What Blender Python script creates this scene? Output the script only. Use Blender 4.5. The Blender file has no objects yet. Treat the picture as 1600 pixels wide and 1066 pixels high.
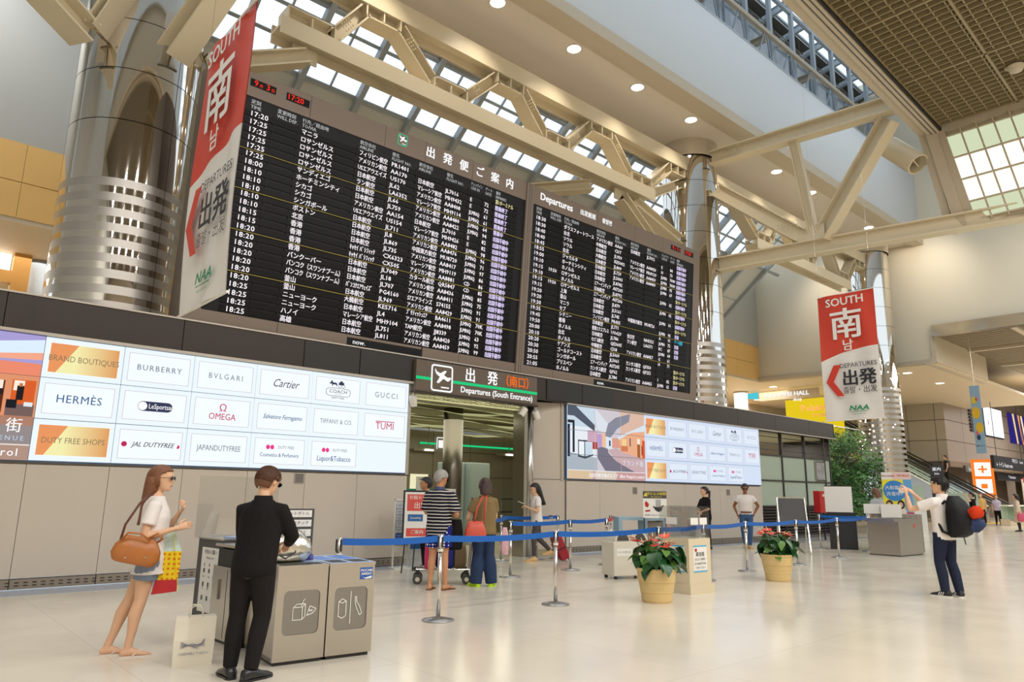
import bpy, bmesh, math, random
from mathutils import Vector, Matrix
random.seed(7)
S = bpy.context.scene
COL = S.collection
PI = math.pi
V3 = Vector

# ---------------------------------------------------------------- camera, sky, lights, exposure
cam_d = bpy.data.cameras.new('camera')
cam = bpy.data.objects.new('camera', cam_d)
COL.objects.link(cam)
F = 1116.0
cam_d.lens = 36.0 * F / 1600.0
cam_d.sensor_width = 36.0
cam_d.clip_end = 600
_Z = V3((80, -5283, F)).normalized()
_X = V3((1270, 255, F)).normalized()
_X = (_X - _X.dot(_Z) * _Z).normalized()
_Y = _Z.cross(_X)
# columns of the camera matrix: right, up, back, in world axes
right = V3((_X[0], _Y[0], _Z[0])); down = V3((_X[1], _Y[1], _Z[1])); fwd = V3((_X[2], _Y[2], _Z[2]))
cam.matrix_world = Matrix(((right.x, -down.x, -fwd.x, 0), (right.y, -down.y, -fwd.y, 0), (right.z, -down.z, -fwd.z, 1.42), (0, 0, 0, 1)))
S.camera = cam

S.view_settings.view_transform = 'Standard'
S.view_settings.look = 'None'
S.view_settings.gamma = 1.0
S.view_settings.use_curve_mapping = False
S.view_settings.exposure = 0.0
S.cycles.use_denoising = True
S.cycles.max_bounces = 7
S.cycles.diffuse_bounces = 3
S.cycles.glossy_bounces = 4
S.cycles.transparent_max_bounces = 12
S.cycles.sample_clamp_indirect = 6.0
S.cycles.caustics_reflective = False
S.cycles.caustics_refractive = False

world = bpy.data.worlds.new('overcast_sky')
S.world = world
world.use_nodes = True
_bg = world.node_tree.nodes['Background']
_bg.inputs[0].default_value = (0.78, 0.89, 1.0, 1)
_bg.inputs[1].default_value = 1.45

def area(name, loc, size, power, color, rot=(0, 0, 0), spread=PI):
    d = bpy.data.lights.new(name, 'AREA')
    d.shape = 'RECTANGLE'; d.size = size[0]; d.size_y = size[1]
    d.energy = power; d.color = color; d.spread = spread
    o = bpy.data.objects.new(name, d); COL.objects.link(o)
    o.location = loc; o.rotation_euler = rot
    return o
def spot(name, loc, power, color, size=1.2, blend=0.8, rot=(0, 0, 0), radius=0.12):
    d = bpy.data.lights.new(name, 'SPOT'); d.energy = power; d.color = color
    d.spot_size = size; d.spot_blend = blend; d.shadow_soft_size = radius
    o = bpy.data.objects.new(name, d); COL.objects.link(o); o.location = loc; o.rotation_euler = rot
    return o
WARM = (1.0, 0.90, 0.76)
SOFT = (1.0, 0.975, 0.945)
# ceiling luminaires of the hall (above and behind the camera, in the coffered ceiling)
for _x in (-6, -1, 4, 9, 14, 19):
    for _y in (-10.5, -6, -1.5): area('hall_ceiling_lamp', (_x, _y, 12.35), (0.55, 0.55), 262, SOFT)
spot('added_wall_wash', (35.4, 11.2, 14.0), 360, WARM, 1.7, 1.0, (0.15, -1.05, 0)); spot('added_wall_wash', (35.5, 16.6, 13.8), 330, WARM, 1.8, 1.0, (-0.15, -1.0, 0)); spot('added_wall_wash', (34, 7, 12.5), 200, WARM, 1.8, 1.0, (0.1, -1.25, 0))  # unseen spots added to brighten the end wall
area('roof_light_strip', (9, 9.2, 19.0), (34, 3.5), 380, (0.78, 0.89, 1.0))
area('roof_light_far', (31, 9, 18.5), (9, 4), 120, (0.8, 0.9, 1.0))
area('added_left_bay_fill', (-1, 18.5, 15.2), (4, 3), 420, (0.95, 0.97, 1.0))  # area light added out of view to lift the left bay's grey wall
area('end_hall_light', (44, 4, 8.8), (8, 9), 1100, WARM)
area('far_hall_light', (62, 8, 8.5), (14, 10), 3200, SOFT)

# ---------------------------------------------------------------- helpers
def M(name, col, rough=0.5, metal=0.0, emit=None, es=0.0, noise=0.0, nscale=8.0, bump=0.0, bscale=60.0, alpha=1.0, spec=0.5, trans=0.0, aniso=None):
    m = bpy.data.materials.new(name); m.use_nodes = True
    nt = m.node_tree; b = nt.nodes['Principled BSDF']
    b.inputs['Base Color'].default_value = (*col, 1)
    b.inputs['Roughness'].default_value = rough
    b.inputs['Metallic'].default_value = metal
    b.inputs['Specular IOR Level'].default_value = spec
    b.inputs['Alpha'].default_value = alpha
    if trans: b.inputs['Transmission Weight'].default_value = trans
    if emit:
        b.inputs['Emission Color'].default_value = (*emit, 1); b.inputs['Emission Strength'].default_value = es
    if noise or bump:
        tc = nt.nodes.new('ShaderNodeTexCoord')
    if noise:
        n = nt.nodes.new('ShaderNodeTexNoise'); n.inputs['Scale'].default_value = nscale; n.inputs['Detail'].default_value = 3
        mp = nt.nodes.new('ShaderNodeMapRange'); mp.inputs[3].default_value = 1 - noise; mp.inputs[4].default_value = 1 + noise
        mx = nt.nodes.new('ShaderNodeMix'); mx.data_type = 'RGBA'; mx.blend_type = 'MULTIPLY'; mx.inputs[0].default_value = 1
        mx.inputs[6].default_value = (*col, 1)
        if aniso:
            mpp = nt.nodes.new('ShaderNodeMapping'); mpp.inputs['Scale'].default_value = aniso
            nt.links.new(tc.outputs['Object'], mpp.inputs[0]); nt.links.new(mpp.outputs[0], n.inputs[0])
        else:
            nt.links.new(tc.outputs['Object'], n.inputs[0])
        nt.links.new(n.outputs[0], mp.inputs[0]); nt.links.new(mp.outputs[0], mx.inputs[7]); nt.links.new(mx.outputs[2], b.inputs['Base Color'])
    if bump:
        n2 = nt.nodes.new('ShaderNodeTexNoise'); n2.inputs['Scale'].default_value = bscale; n2.inputs['Detail'].default_value = 4
        bp = nt.nodes.new('ShaderNodeBump'); bp.inputs['Strength'].default_value = bump; bp.inputs['Distance'].default_value = 0.02
        nt.links.new(tc.outputs['Object'], n2.inputs[0]); nt.links.new(n2.outputs[0], bp.inputs['Height']); nt.links.new(bp.outputs[0], b.inputs['Normal'])
    return m
def srgb(r, g, b):
    f = lambda c: (c / 255 / 12.92) if c / 255 <= 0.04045 else ((c / 255 + 0.055) / 1.055) ** 2.4
    return (f(r), f(g), f(b))
def E(name, col, s):   # a surface that gives off light
    return M(name, (0, 0, 0), 0.6, emit=col, es=s, spec=0.1)

class G:
    """collects geometry, links it as one mesh object"""
    def __init__(s): s.v = []; s.f = []
    def add(s, vs, fs):
        k = len(s.v); s.v += [tuple(p) for p in vs]; s.f += [tuple(i + k for i in f) for f in fs]; return s
    def box(s, x0, x1, y0, y1, z0, z1):
        vs = [(x, y, z) for z in (z0, z1) for y in (y0, y1) for x in (x0, x1)]
        return s.add(vs, [(0, 2, 3, 1), (4, 5, 7, 6), (0, 1, 5, 4), (2, 6, 7, 3), (0, 4, 6, 2), (1, 3, 7, 5)])
    def obox(s, o, a, b, c):   # corner + three edge vectors
        o, a, b, c = map(V3, (o, a, b, c))
        vs = [o, o + a, o + b, o + a + b, o + c, o + a + c, o + b + c, o + a + b + c]
        return s.add(vs, [(0, 2, 3, 1), (4, 5, 7, 6), (0, 1, 5, 4), (2, 6, 7, 3), (0, 4, 6, 2), (1, 3, 7, 5)])
    def bar(s, p, q, w, h, up=(0, 0, 1)):   # rectangular bar p->q, w sideways, h along up
        p, q = V3(p), V3(q); d = (q - p); u = V3(up); r = d.cross(u).normalized(); u = r.cross(d).normalized()
        return s.obox(p - r * w / 2 - u * h / 2, d, r * w, u * h)
    def ibeam(s, p, q, w, h, t=0.04, up=(0, 0, 1)):   # web normal sideways, flanges normal to up
        p, q = V3(p), V3(q); d = (q - p); u = V3(up); r = d.cross(u).normalized(); u = r.cross(d).normalized()
        s.obox(p - r * w / 2 - u * h / 2, d, r * w, u * t)
        s.obox(p - r * w / 2 + u * (h / 2 - t), d, r * w, u * t)
        return s.obox(p - r * t / 2 - u * (h / 2 - t), d, r * t, u * (h - 2 * t))
    def cyl(s, p, q, r0, r1=None, n=16, caps=True):
        r1 = r0 if r1 is None else r1
        p, q = V3(p), V3(q); d = (q - p).normalized()
        a = d.orthogonal().normalized(); b = d.cross(a)
        vs = []
        for c, r in ((p, r0), (q, r1)):
            for i in range(n):
                t = 2 * PI * i / n; vs.append(c + (a * math.cos(t) + b * math.sin(t)) * r)
        fs = [(i, (i + 1) % n, n + (i + 1) % n, n + i) for i in range(n)]
        if caps: fs += [tuple(reversed(range(n))), tuple(range(n, 2 * n))]
        return s.add(vs, fs)
    def lathe(s, prof, c=(0, 0, 0), n=32, a0=0, a1=2 * PI, close=True):
        full = abs(a1 - a0 - 2 * PI) < 1e-6; m = n if full else n + 1
        vs = []
        for r, z in prof:
            for i in range(m):
                t = a0 + (a1 - a0) * i / n; vs.append((c[0] + r * math.cos(t), c[1] + r * math.sin(t), c[2] + z))
        fs = []
        for j in range(len(prof) - 1):
            for i in range(n):
                k = (i + 1) % m if full else i + 1
                fs.append((j * m + i, j * m + k, (j + 1) * m + k, (j + 1) * m + i))
        return s.add(vs, fs)
    def tube(s, pts, r, n=8, caps=True):
        pts = [V3(p) for p in pts]; rs = r if isinstance(r, (list, tuple)) else [r] * len(pts)
        vs = []; fs = []; a = None
        for i, p in enumerate(pts):
            d = (pts[min(i + 1, len(pts) - 1)] - pts[max(i - 1, 0)]).normalized()
            if a is None: a = d.orthogonal().normalized()
            a = (a - d * a.dot(d)).normalized(); b = d.cross(a)
            for k in range(n):
                t = 2 * PI * k / n; vs.append(p + (a * math.cos(t) + b * math.sin(t)) * rs[i])
        for i in range(len(pts) - 1):
            for k in range(n): fs.append((i * n + k, i * n + (k + 1) % n, (i + 1) * n + (k + 1) % n, (i + 1) * n + k))
        if caps: fs += [tuple(reversed(range(n))), tuple(range((len(pts) - 1) * n, len(pts) * n))]
        return s.add(vs, fs)
    def loft(s, rings, caps=True):   # rings: equal-length lists of points
        n = len(rings[0]); vs = [p for r in rings for p in r]
        fs = [(j * n + i, j * n + (i + 1) % n, (j + 1) * n + (i + 1) % n, (j + 1) * n + i) for j in range(len(rings) - 1) for i in range(n)]
        if caps: fs += [tuple(reversed(range(n))), tuple(range((len(rings) - 1) * n, len(rings) * n))]
        return s.add(vs, fs)
    def ell(s, c, r, n=12, m=8, R=None):
        c = V3(c); rings = []
        vs = []; fs = []
        for j in range(1, m):
            ph = PI * j / m
            for i in range(n):
                t = 2 * PI * i / n; p = V3((r[0] * math.sin(ph) * math.cos(t), r[1] * math.sin(ph) * math.sin(t), r[2] * math.cos(ph)))
                vs.append(c + (R @ p if R else p))
        tp = V3((0, 0, r[2])); vs.append(c + (R @ tp if R else tp)); vs.append(c - (R @ tp if R else tp))
        T, B = len(vs) - 2, len(vs) - 1
        for j in range(m - 2):
            for i in range(n): fs.append((j * n + i, (j + 1) * n + i, (j + 1) * n + (i + 1) % n, j * n + (i + 1) % n))
        for i in range(n):
            fs.append((T, i, (i + 1) % n)); fs.append((B, (m - 2) * n + (i + 1) % n, (m - 2) * n + i))
        return s.add(vs, fs)
    def poly(s, pts2, o, ax, ay, th):   # planar polygon in frame (o, ax, ay) with thickness th along ax x ay
        o, ax, ay = V3(o), V3(ax), V3(ay); nz = ax.cross(ay).normalized()
        n = len(pts2); a = [o + ax * x + ay * y for x, y in pts2]; b = [p + nz * th for p in a]
        return s.add(a + b, [tuple(reversed(range(n))), tuple(range(n, 2 * n))] + [(i, (i + 1) % n, n + (i + 1) % n, n + i) for i in range(n)])
    def mesh(s, name, smooth=False):
        me = bpy.data.meshes.new(name); me.from_pydata(s.v, [], s.f); me.validate(); me.update()
        if smooth: me.shade_smooth()
        return me
    def obj(s, name, mat, parent=None, smooth=False, bevel=0, **tg):
        me = s.mesh(name, smooth); me.materials.append(mat)
        o = bpy.data.objects.new(name, me); COL.objects.link(o); o.parent = parent
        if bevel:
            md = o.modifiers.new('bevel', 'BEVEL'); md.width = bevel; md.segments = 2; md.limit_method = 'ANGLE'
        tag(o, **tg); return o
def tag(o, label=None, cat=None, group=None, kind=None):
    if label: o['label'] = label
    if cat: o['category'] = cat
    if group: o['group'] = group
    if kind: o['kind'] = kind
    return o
def T(name, loc, rz=0, label=None, cat=None, group=None, kind=None):
    o = bpy.data.objects.new(name, None); COL.objects.link(o); o.location = loc; o.rotation_euler = (0, 0, rz)
    o.empty_display_size = 0.2
    return tag(o, label, cat, group, kind)
def ST(name, g, mat, parent=None, **k):
    return g.obj(name, mat, parent, kind='structure', **k)
def inst(o, name, parent, loc=None, rot=None, scale=None):
    c = bpy.data.objects.new(name, o.data); COL.objects.link(c); c.parent = parent
    if loc is not None: c.location = loc
    if rot is not None: c.rotation_euler = rot
    if scale is not None: c.scale = scale
    return c
def copy_tree(o, parent=None, **tg):
    c = o.copy(); COL.objects.link(c); c.parent = parent
    for ch in list(o.children): copy_tree(ch, c)
    tag(c, **tg); return c
def box(name, x0, x1, y0, y1, z0, z1, mat, parent=None, bevel=0, **tg):
    return G().box(x0, x1, y0, y1, z0, z1).obj(name, mat, parent, bevel=bevel, **tg)

FR_WALL = (V3((1, 0, 0)), V3((0, 0, 1)))      # readable from -Y
FR_END = (V3((0, -1, 0)), V3((0, 0, 1)))      # readable from -X
def letters(items, name, mat, parent, frame=FR_WALL, off=0.0, res=2, **tg):
    """items: (string, origin, size, align, xscale[, shear]); all joined into one mesh"""
    vs = []; fs = []
    dg = None
    for it in items:
        st, o, size, al, xs = it[:5]
        c = bpy.data.curves.new('lettering', 'FONT'); c.body = st; c.size = size; c.align_x = al; c.align_y = 'CENTER'
        c.resolution_u = res
        if len(it) > 5: c.shear = it[5]
        if len(it) > 6: c.space_character = it[6]
        ob = bpy.data.objects.new('lettering', c)
        me = bpy.data.meshes.new_from_object(ob)
        fr = frame
        o = V3(o); e = off * size; fn = fr[0].cross(fr[1])
        sh = [(0, 0)] if off < .004 else ([(-e * .8, 0), (e * .8, 0)] if off < .018 else [(-e, -e * .5), (e, -e * .5), (-e, e * .5), (e, e * .5)])
        for si, (dx, dy) in enumerate(sh):     # a heavier weight: the glyph set again a hair's breadth aside
            k = len(vs)
            for v in me.vertices: vs.append(tuple(o + fr[0] * (v.co.x * xs + dx) + fr[1] * (v.co.y + dy) + fn * (.0003 * si)))
            for p in me.polygons: fs.append(tuple(i + k for i in p.vertices))
        bpy.data.objects.remove(ob); bpy.data.curves.remove(c); bpy.data.meshes.remove(me)
    me = bpy.data.meshes.new(name); me.from_pydata(vs, [], fs); me.update(); me.materials.append(mat)
    ob = bpy.data.objects.new(name, me); COL.objects.link(ob); ob.parent = parent
    return tag(ob, **tg)

# ---------------------------------------------------------------- materials
m_white = M('white_paint', srgb(226, 222, 212), 0.5)
m_wallpanel = M('greige_wall_panel', srgb(198, 187, 173), 0.42, noise=0.015, nscale=1.5)
m_wallback = M('dark_joint', (0.05, 0.045, 0.04), 0.8)
m_fascia = M('dark_brown_fascia', srgb(46, 35, 27), 0.4, noise=0.03, nscale=3)
m_fasciadk = M('charcoal_fascia', srgb(36, 34, 32), 0.45)
m_beige = M('cream_steel', srgb(222, 208, 178), 0.42, noise=0.02, nscale=2)
m_tan = M('tan_steel', srgb(202, 188, 164), 0.5)
m_soffit = M('soffit_plaster', srgb(228, 216, 200), 0.6, noise=0.01, nscale=0.6)
m_bluewall = M('pale_wall', srgb(214, 217, 218), 0.6)
m_steelgrey = M('blue_grey_steel', srgb(172, 182, 190), 0.45)
m_greypanel = M('grey_roof_panel', srgb(214, 218, 214), 0.5)
m_chrome = M('polished_steel', (0.72, 0.68, 0.62), 0.05, 1.0)
m_frost = M('frosted_steel', (0.52, 0.49, 0.45), 0.38, 0.8)
m_black = M('black_joint', (0.012, 0.012, 0.012), 0.5)
m_seam = M('seam_grey', (0.12, 0.11, 0.10), 0.6)
m_inox = M('brushed_steel', (0.54, 0.515, 0.475), 0.24, 1.0, noise=0.10, nscale=4, aniso=(1, 1, 60))
m_inoxdk = M('satin_steel', (0.45, 0.42, 0.38), 0.25, 1.0)
m_orange = M('orange_panel', srgb(246, 200, 124), 0.45, noise=0.01, nscale=1)
m_brown = M('board_frame', srgb(128, 113, 101), 0.4, noise=0.01, nscale=1)
m_disp = M('board_black', srgb(22, 23, 27), 0.4, spec=0.25)
m_row = M('flap_row', srgb(12, 9, 9), 0.4, spec=0.2)
m_tx = E('white_flap_print', (1, 0.93, 0.97), 1.0)
m_txg = E('grey_print', (0.75, 0.75, 0.75), 0.72)
m_txl = E('lavender_print', (0.80, 0.70, 1.0), 1.0)
m_txy = E('yellow_print', (0.95, 0.85, 0.42), 0.85)
m_txc = E('cyan_print', (0.05, 0.6, 0.85), 0.9)
m_led = E('red_led', (1, 0.03, 0.015), 1.1)
m_ywline = M('yellow_line', srgb(150, 138, 60), 0.5)
m_glow = E('lamp_glow', (1, 0.93, 0.8), 9.0)
m_glow2 = E('lamp_glow_soft', (1, 0.95, 0.86), 2.2)
m_green = E('green_line', (0.02, 0.72, 0.25), 0.85)
m_signw = E('sign_white', (1, 1, 1), 1.0)
m_signo = E('sign_orange', (1, 0.17, 0.01), 0.95)
m_blackp = M('black_plastic', (0.02, 0.02, 0.022), 0.4)
m_dkgrey = M('dark_grey_paint', srgb(70, 70, 70), 0.45)
m_paper = M('white_paper', srgb(232, 230, 224), 0.6)
m_ink = M('black_ink', (0.02, 0.02, 0.025), 0.6)
m_belt = M('blue_belt', srgb(8, 92, 178), 0.5)
m_red = M('red_paint', srgb(180, 24, 20), 0.4)
m_glass = bpy.data.materials.new('clear_glass'); m_glass.use_nodes = True
def _gl(m, tint, gloss=0.08, rough=0.02):
    nt = m.node_tree; nt.nodes.clear()
    o = nt.nodes.new('ShaderNodeOutputMaterial'); mx = nt.nodes.new('ShaderNodeMixShader')
    t = nt.nodes.new('ShaderNodeBsdfTransparent'); g = nt.nodes.new('ShaderNodeBsdfGlossy')
    t.inputs[0].default_value = (*tint, 1); g.inputs['Roughness'].default_value = rough; mx.inputs[0].default_value = gloss
    nt.links.new(t.outputs[0], mx.inputs[1]); nt.links.new(g.outputs[0], mx.inputs[2]); nt.links.new(mx.outputs[0], o.inputs[0])
_gl(m_glass, (0.9, 0.95, 0.93), 0.08)
m_sky = bpy.data.materials.new('skylight_glass'); m_sky.use_nodes = True; _gl(m_sky, (0.97, 0.98, 0.99), 0.04)
m_acryl = bpy.data.materials.new('clear_acrylic'); m_acryl.use_nodes = True; _gl(m_acryl, (0.93, 0.94, 0.94), 0.08)
# ---------------------------------------------------------------- floor
m_floor = bpy.data.materials.new('polished_floor'); m_floor.use_nodes = True
def _floor():
    nt = m_floor.node_tree; b = nt.nodes['Principled BSDF']; tc = nt.nodes.new('ShaderNodeTexCoord')
    mp = nt.nodes.new('ShaderNodeMapping'); nt.links.new(tc.outputs['Object'], mp.inputs[0])
    br = nt.nodes.new('ShaderNodeTexBrick'); br.offset = 0; br.inputs['Scale'].default_value = 1
    br.inputs['Brick Width'].default_value = 1.8; br.inputs['Row Height'].default_value = 1.8; br.inputs['Mortar Size'].default_value = 0.006
    br.inputs['Color1'].default_value = (*srgb(226, 216, 198), 1); br.inputs['Color2'].default_value = (*srgb(224, 213, 194), 1); br.inputs['Mortar'].default_value = (*srgb(214, 202, 182), 1)
    nt.links.new(mp.outputs[0], br.inputs[0])
    n = nt.nodes.new('ShaderNodeTexNoise'); n.inputs['Scale'].default_value = 1.3; n.inputs['Detail'].default_value = 6
    nt.links.new(tc.outputs['Object'], n.inputs[0])
    mr = nt.nodes.new('ShaderNodeMapRange'); mr.inputs[3].default_value = 0.90; mr.inputs[4].default_value = 1.06; nt.links.new(n.outputs[0], mr.inputs[0])
    n3 = nt.nodes.new('ShaderNodeTexNoise'); n3.inputs['Scale'].default_value = 22; n3.inputs['Detail'].default_value = 3
    nt.links.new(tc.outputs['Object'], n3.inputs[0])
    cr = nt.nodes.new('ShaderNodeMapRange'); cr.inputs[1].default_value = 0.70; cr.inputs[2].default_value = 0.78; cr.inputs[3].default_value = 1; cr.inputs[4].default_value = 0.86; nt.links.new(n3.outputs[0], cr.inputs[0])
    ml = nt.nodes.new('ShaderNodeMath'); ml.operation = 'MULTIPLY'; nt.links.new(mr.outputs[0], ml.inputs[0]); nt.links.new(cr.outputs[0], ml.inputs[1])
    mx = nt.nodes.new('ShaderNodeMix'); mx.data_type = 'RGBA'; mx.blend_type = 'MULTIPLY'; mx.inputs[0].default_value = 1
    nt.links.new(br.outputs[0], mx.inputs[6]); nt.links.new(ml.outputs[0], mx.inputs[7]); nt.links.new(mx.outputs[2], b.inputs['Base Color'])
    r = nt.nodes.new('ShaderNodeMapRange'); r.inputs[3].default_value = 0.10; r.inputs[4].default_value = 0.24; nt.links.new(n.outputs[0], r.inputs[0]); nt.links.new(r.outputs[0], b.inputs['Roughness'])
    b.inputs['Specular IOR Level'].default_value = 0.45
    bp = nt.nodes.new('ShaderNodeBump'); bp.inputs['Strength'].default_value = 0.08; bp.inputs['Distance'].default_value = 0.01
    n4 = nt.nodes.new('ShaderNodeTexNoise'); n4.inputs['Scale'].default_value = 2.5; nt.links.new(tc.outputs['Object'], n4.inputs[0])
    nt.links.new(n4.outputs[0], bp.inputs['Height']); nt.links.new(bp.outputs[0], b.inputs['Normal'])
_floor()
ST('floor', G().box(-10, 125, -18, 60, -0.2, 0), m_floor)
ST('trim_1', G().box(-6, 8.1, 11.5, 12.12, 0.0, 0.004), M('grey_floor_strip', srgb(168, 172, 180), 0.3))
ST('trim_2', G().box(12.7, 21.7, 11.6, 12.12, 0.0, 0.004), bpy.data.materials['grey_floor_strip'])

# ---------------------------------------------------------------- front wall with recessed panel joints
def panelled(name, xs, y, z0, z1, depth, mat, zs=None, gap=0.007, part='panel'):
    w = ST(name, G().box(xs[0], xs[-1], y + 0.03, y + depth, z0, z1), m_wallback)
    zs = zs or [z0, z1]
    for i in range(len(xs) - 1):
        for j in range(len(zs) - 1):
            g = G().box(xs[i] + gap / 2, xs[i + 1] - gap / 2, y, y + 0.03, zs[j] + gap / 2, zs[j + 1] - gap / 2)
            g.obj(part, mat, w, bevel=0)
    return w
sc1 = [1.74 + 1.048 * i for i in range(7)]            # screen grid of the left wall
xs1 = [1.74 - 1.048 * 7 + 1.048 * i for i in range(14)]
xs1[-1] = 8.1
wl = panelled('wall_front', xs1, 12.10, 0.16, 1.70, 0.4, m_wallpanel)
ST('wall_front_upper', G().box(-5.6, 8.1, 12.16, 12.5, 1.70, 3.60), m_wallpanel)
sc2 = [12.66 + 1.005 * i for i in range(10)]
wr = panelled('wall_right', [12.66, 13.86, 15.67, 17.5, 19.3, 21.1, 21.75], 12.10, 0.16, 1.70, 0.4, m_wallpanel)
ST('wall_right_upper', G().box(12.55, 21.75, 12.16, 12.5, 1.70, 3.60), m_wallpanel)
# chamfered return between entrance and right screens
rt = ST('wall_return', G().poly([(0, 0), (1.25, 0), (1.25, 3.44), (0, 3.44)], (11.55, 12.62, 0.12), V3((1.0, -0.42, 0)).normalized(), (0, 0, 1), -0.12), m_wallpanel)
for zz, hh in ((1.72, 0.012),):
    G().poly([(0, 0), (1.2, 0), (1.2, hh), (0, hh)], (11.55, 12.617, zz), V3((1.0, -0.42, 0)).normalized(), (0, 0, 1), 0.004).obj('seam', m_seam, rt)
# base boards with ventilation slots
def base(name, x0, x1, xs):
    b = ST(name, G().box(x0, x1, 12.085, 12.2, 0.02, 0.15), M('baseboard_metal', srgb(150, 140, 126), 0.35, 0.4))
    g = G()
    for i in range(len(xs) - 1):
        a, c = xs[i], xs[i + 1]; n = 10
        for k in range(n):
            xx = a + (c - a) * (k + 0.6) / n
            for z in (0.06, 0.10): g.box(xx, xx + 0.05, 12.08, 12.086, z, z + 0.012)
    g.obj('slots', m_black, b, kind='stuff')
    g2 = G()
    for a in xs[1:-1]: g2.box(a - 0.006, a + 0.006, 12.082, 12.087, 0.02, 0.15)
    g2.obj('joints', m_black, b)
base('baseboard_front', xs1[0], 8.1, xs1)
base('baseboard_right', 12.6, 21.75, [12.66, 13.86, 15.67, 17.5, 19.3, 21.1, 21.75])
# little grey grilles on the wall
for i, (x, z) in enumerate(((5.82, 1.60), (15.25, 1.50), (19.75, 1.50))):
    gr = T('wall_grille', (x, 12.1, z), label=('small grey grille below the left screens', 'small grey grille above the hand-sign board', 'small grey grille between the two people at the wall')[i], cat='grille', group='small wall grilles')
    box('frame', -0.09, 0.09, -0.012, 0, -0.09, 0.09, M('grille_grey', srgb(165, 158, 148), 0.5), gr)
    for k in range(6): box('slat', -0.075, 0.075, -0.02, -0.012, -0.07 + k * 0.026, -0.058 + k * 0.026, m_seam, gr)

# ---------------------------------------------------------------- fascia beam over the walls
fs = ST('beam_fascia', G().box(-6, 27.15, 12.10, 14.2, 3.60, 4.06), m_black)
fx = [-6 + 2.4 * i for i in range(14)] + [27.2]
dark = [(5.7, 8.0), (11.9, 14.4)]
for i in range(len(fx) - 1):
    g = G().box(fx[i] + 0.006, fx[i + 1] - 0.006, 12.04, 12.10, 3.56, 4.09); g.obj('panel', m_fascia, fs)
for a, b in dark:
    for k in range(2):
        w = (b - a) / 2
        box('hatch', a + k * w + 0.01, a + (k + 1) * w - 0.01, 12.02, 12.04, 3.585, 4.07, m_fasciadk, fs)
ST('trim_3', G().box(-6, 27.2, 12.02, 14.25, 4.09, 4.115), M('pale_edge', srgb(190, 182, 170), 0.35, 0.3))
ST('trim_4', G().box(-6, 8.12, 12.0, 12.16, 3.535, 3.575), bpy.data.materials['pale_edge'])
ST('trim_5', G().box(12.6, 27.2, 12.0, 12.16, 3.535, 3.565), bpy.data.materials['pale_edge'])
box_end = G().box(27.15, 27.2, 12.04, 14.2, 3.56, 4.09); ST('trim_6', box_end, m_fascia)

# ---------------------------------------------------------------- video walls
def Epos(name, c, s): return E(name, c, s)
m_scr = E('screen_white', (0.86, 0.95, 1.0), 1.0)
m_scr_in = E('screen_bright', (0.93, 0.985, 1.0), 1.0)
m_scrb = E('screen_blue_white', (0.72, 0.82, 1.0), 0.92)
m_scrb_in = E('screen_blue_bright', (0.80, 0.88, 1.0), 0.95)
m_line = E('screen_hairline', (0.62, 0.55, 0.66), 0.8)
m_navy = E('screen_navy', (0.04, 0.05, 0.11), 0.9)
m_gold = E('screen_brown', (0.32, 0.24, 0.13), 0.8)
m_crim = E('screen_crimson', (0.62, 0.02, 0.12), 0.9)
m_greyb = E('screen_grey_blue', (0.20, 0.25, 0.34), 0.9)
m_blues = E('screen_blue', (0.05, 0.14, 0.35), 0.9)
m_pink = E('screen_pink', (0.95, 0.05, 0.3), 0.9)
m_bezel = M('screen_bezel', srgb(70, 90, 120), 0.4)
def grad(name, c0, c1, x0, x1, s=1.0):
    m = bpy.data.materials.new(name); m.use_nodes = True; nt = m.node_tree; b = nt.nodes['Principled BSDF']
    b.inputs['Base Color'].default_value = (0, 0, 0, 1); b.inputs['Specular IOR Level'].default_value = 0.1
    tc = nt.nodes.new('ShaderNodeTexCoord'); sp = nt.nodes.new('ShaderNodeSeparateXYZ'); mr = nt.nodes.new('ShaderNodeMapRange'); mx = nt.nodes.new('ShaderNodeMix'); mx.data_type = 'RGBA'
    nt.links.new(tc.outputs['Generated'], sp.inputs[0]); nt.links.new(sp.outputs[0], mr.inputs[0]); mr.inputs[1].default_value = x0; mr.inputs[2].default_value = x1
    nt.links.new(mr.outputs[0], mx.inputs[0]); mx.inputs[6].default_value = (*c0, 1); mx.inputs[7].default_value = (*c1, 1)
    nt.links.new(mx.outputs[2], b.inputs['Emission Color']); b.inputs['Emission Strength'].default_value = s
    return m
m_card = grad('golden_card', srgb(246, 240, 176), srgb(226, 158, 96), 0.35, 1.0)
m_cardo = E('card_orange', srgb(236, 152, 96), 1.0)

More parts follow.
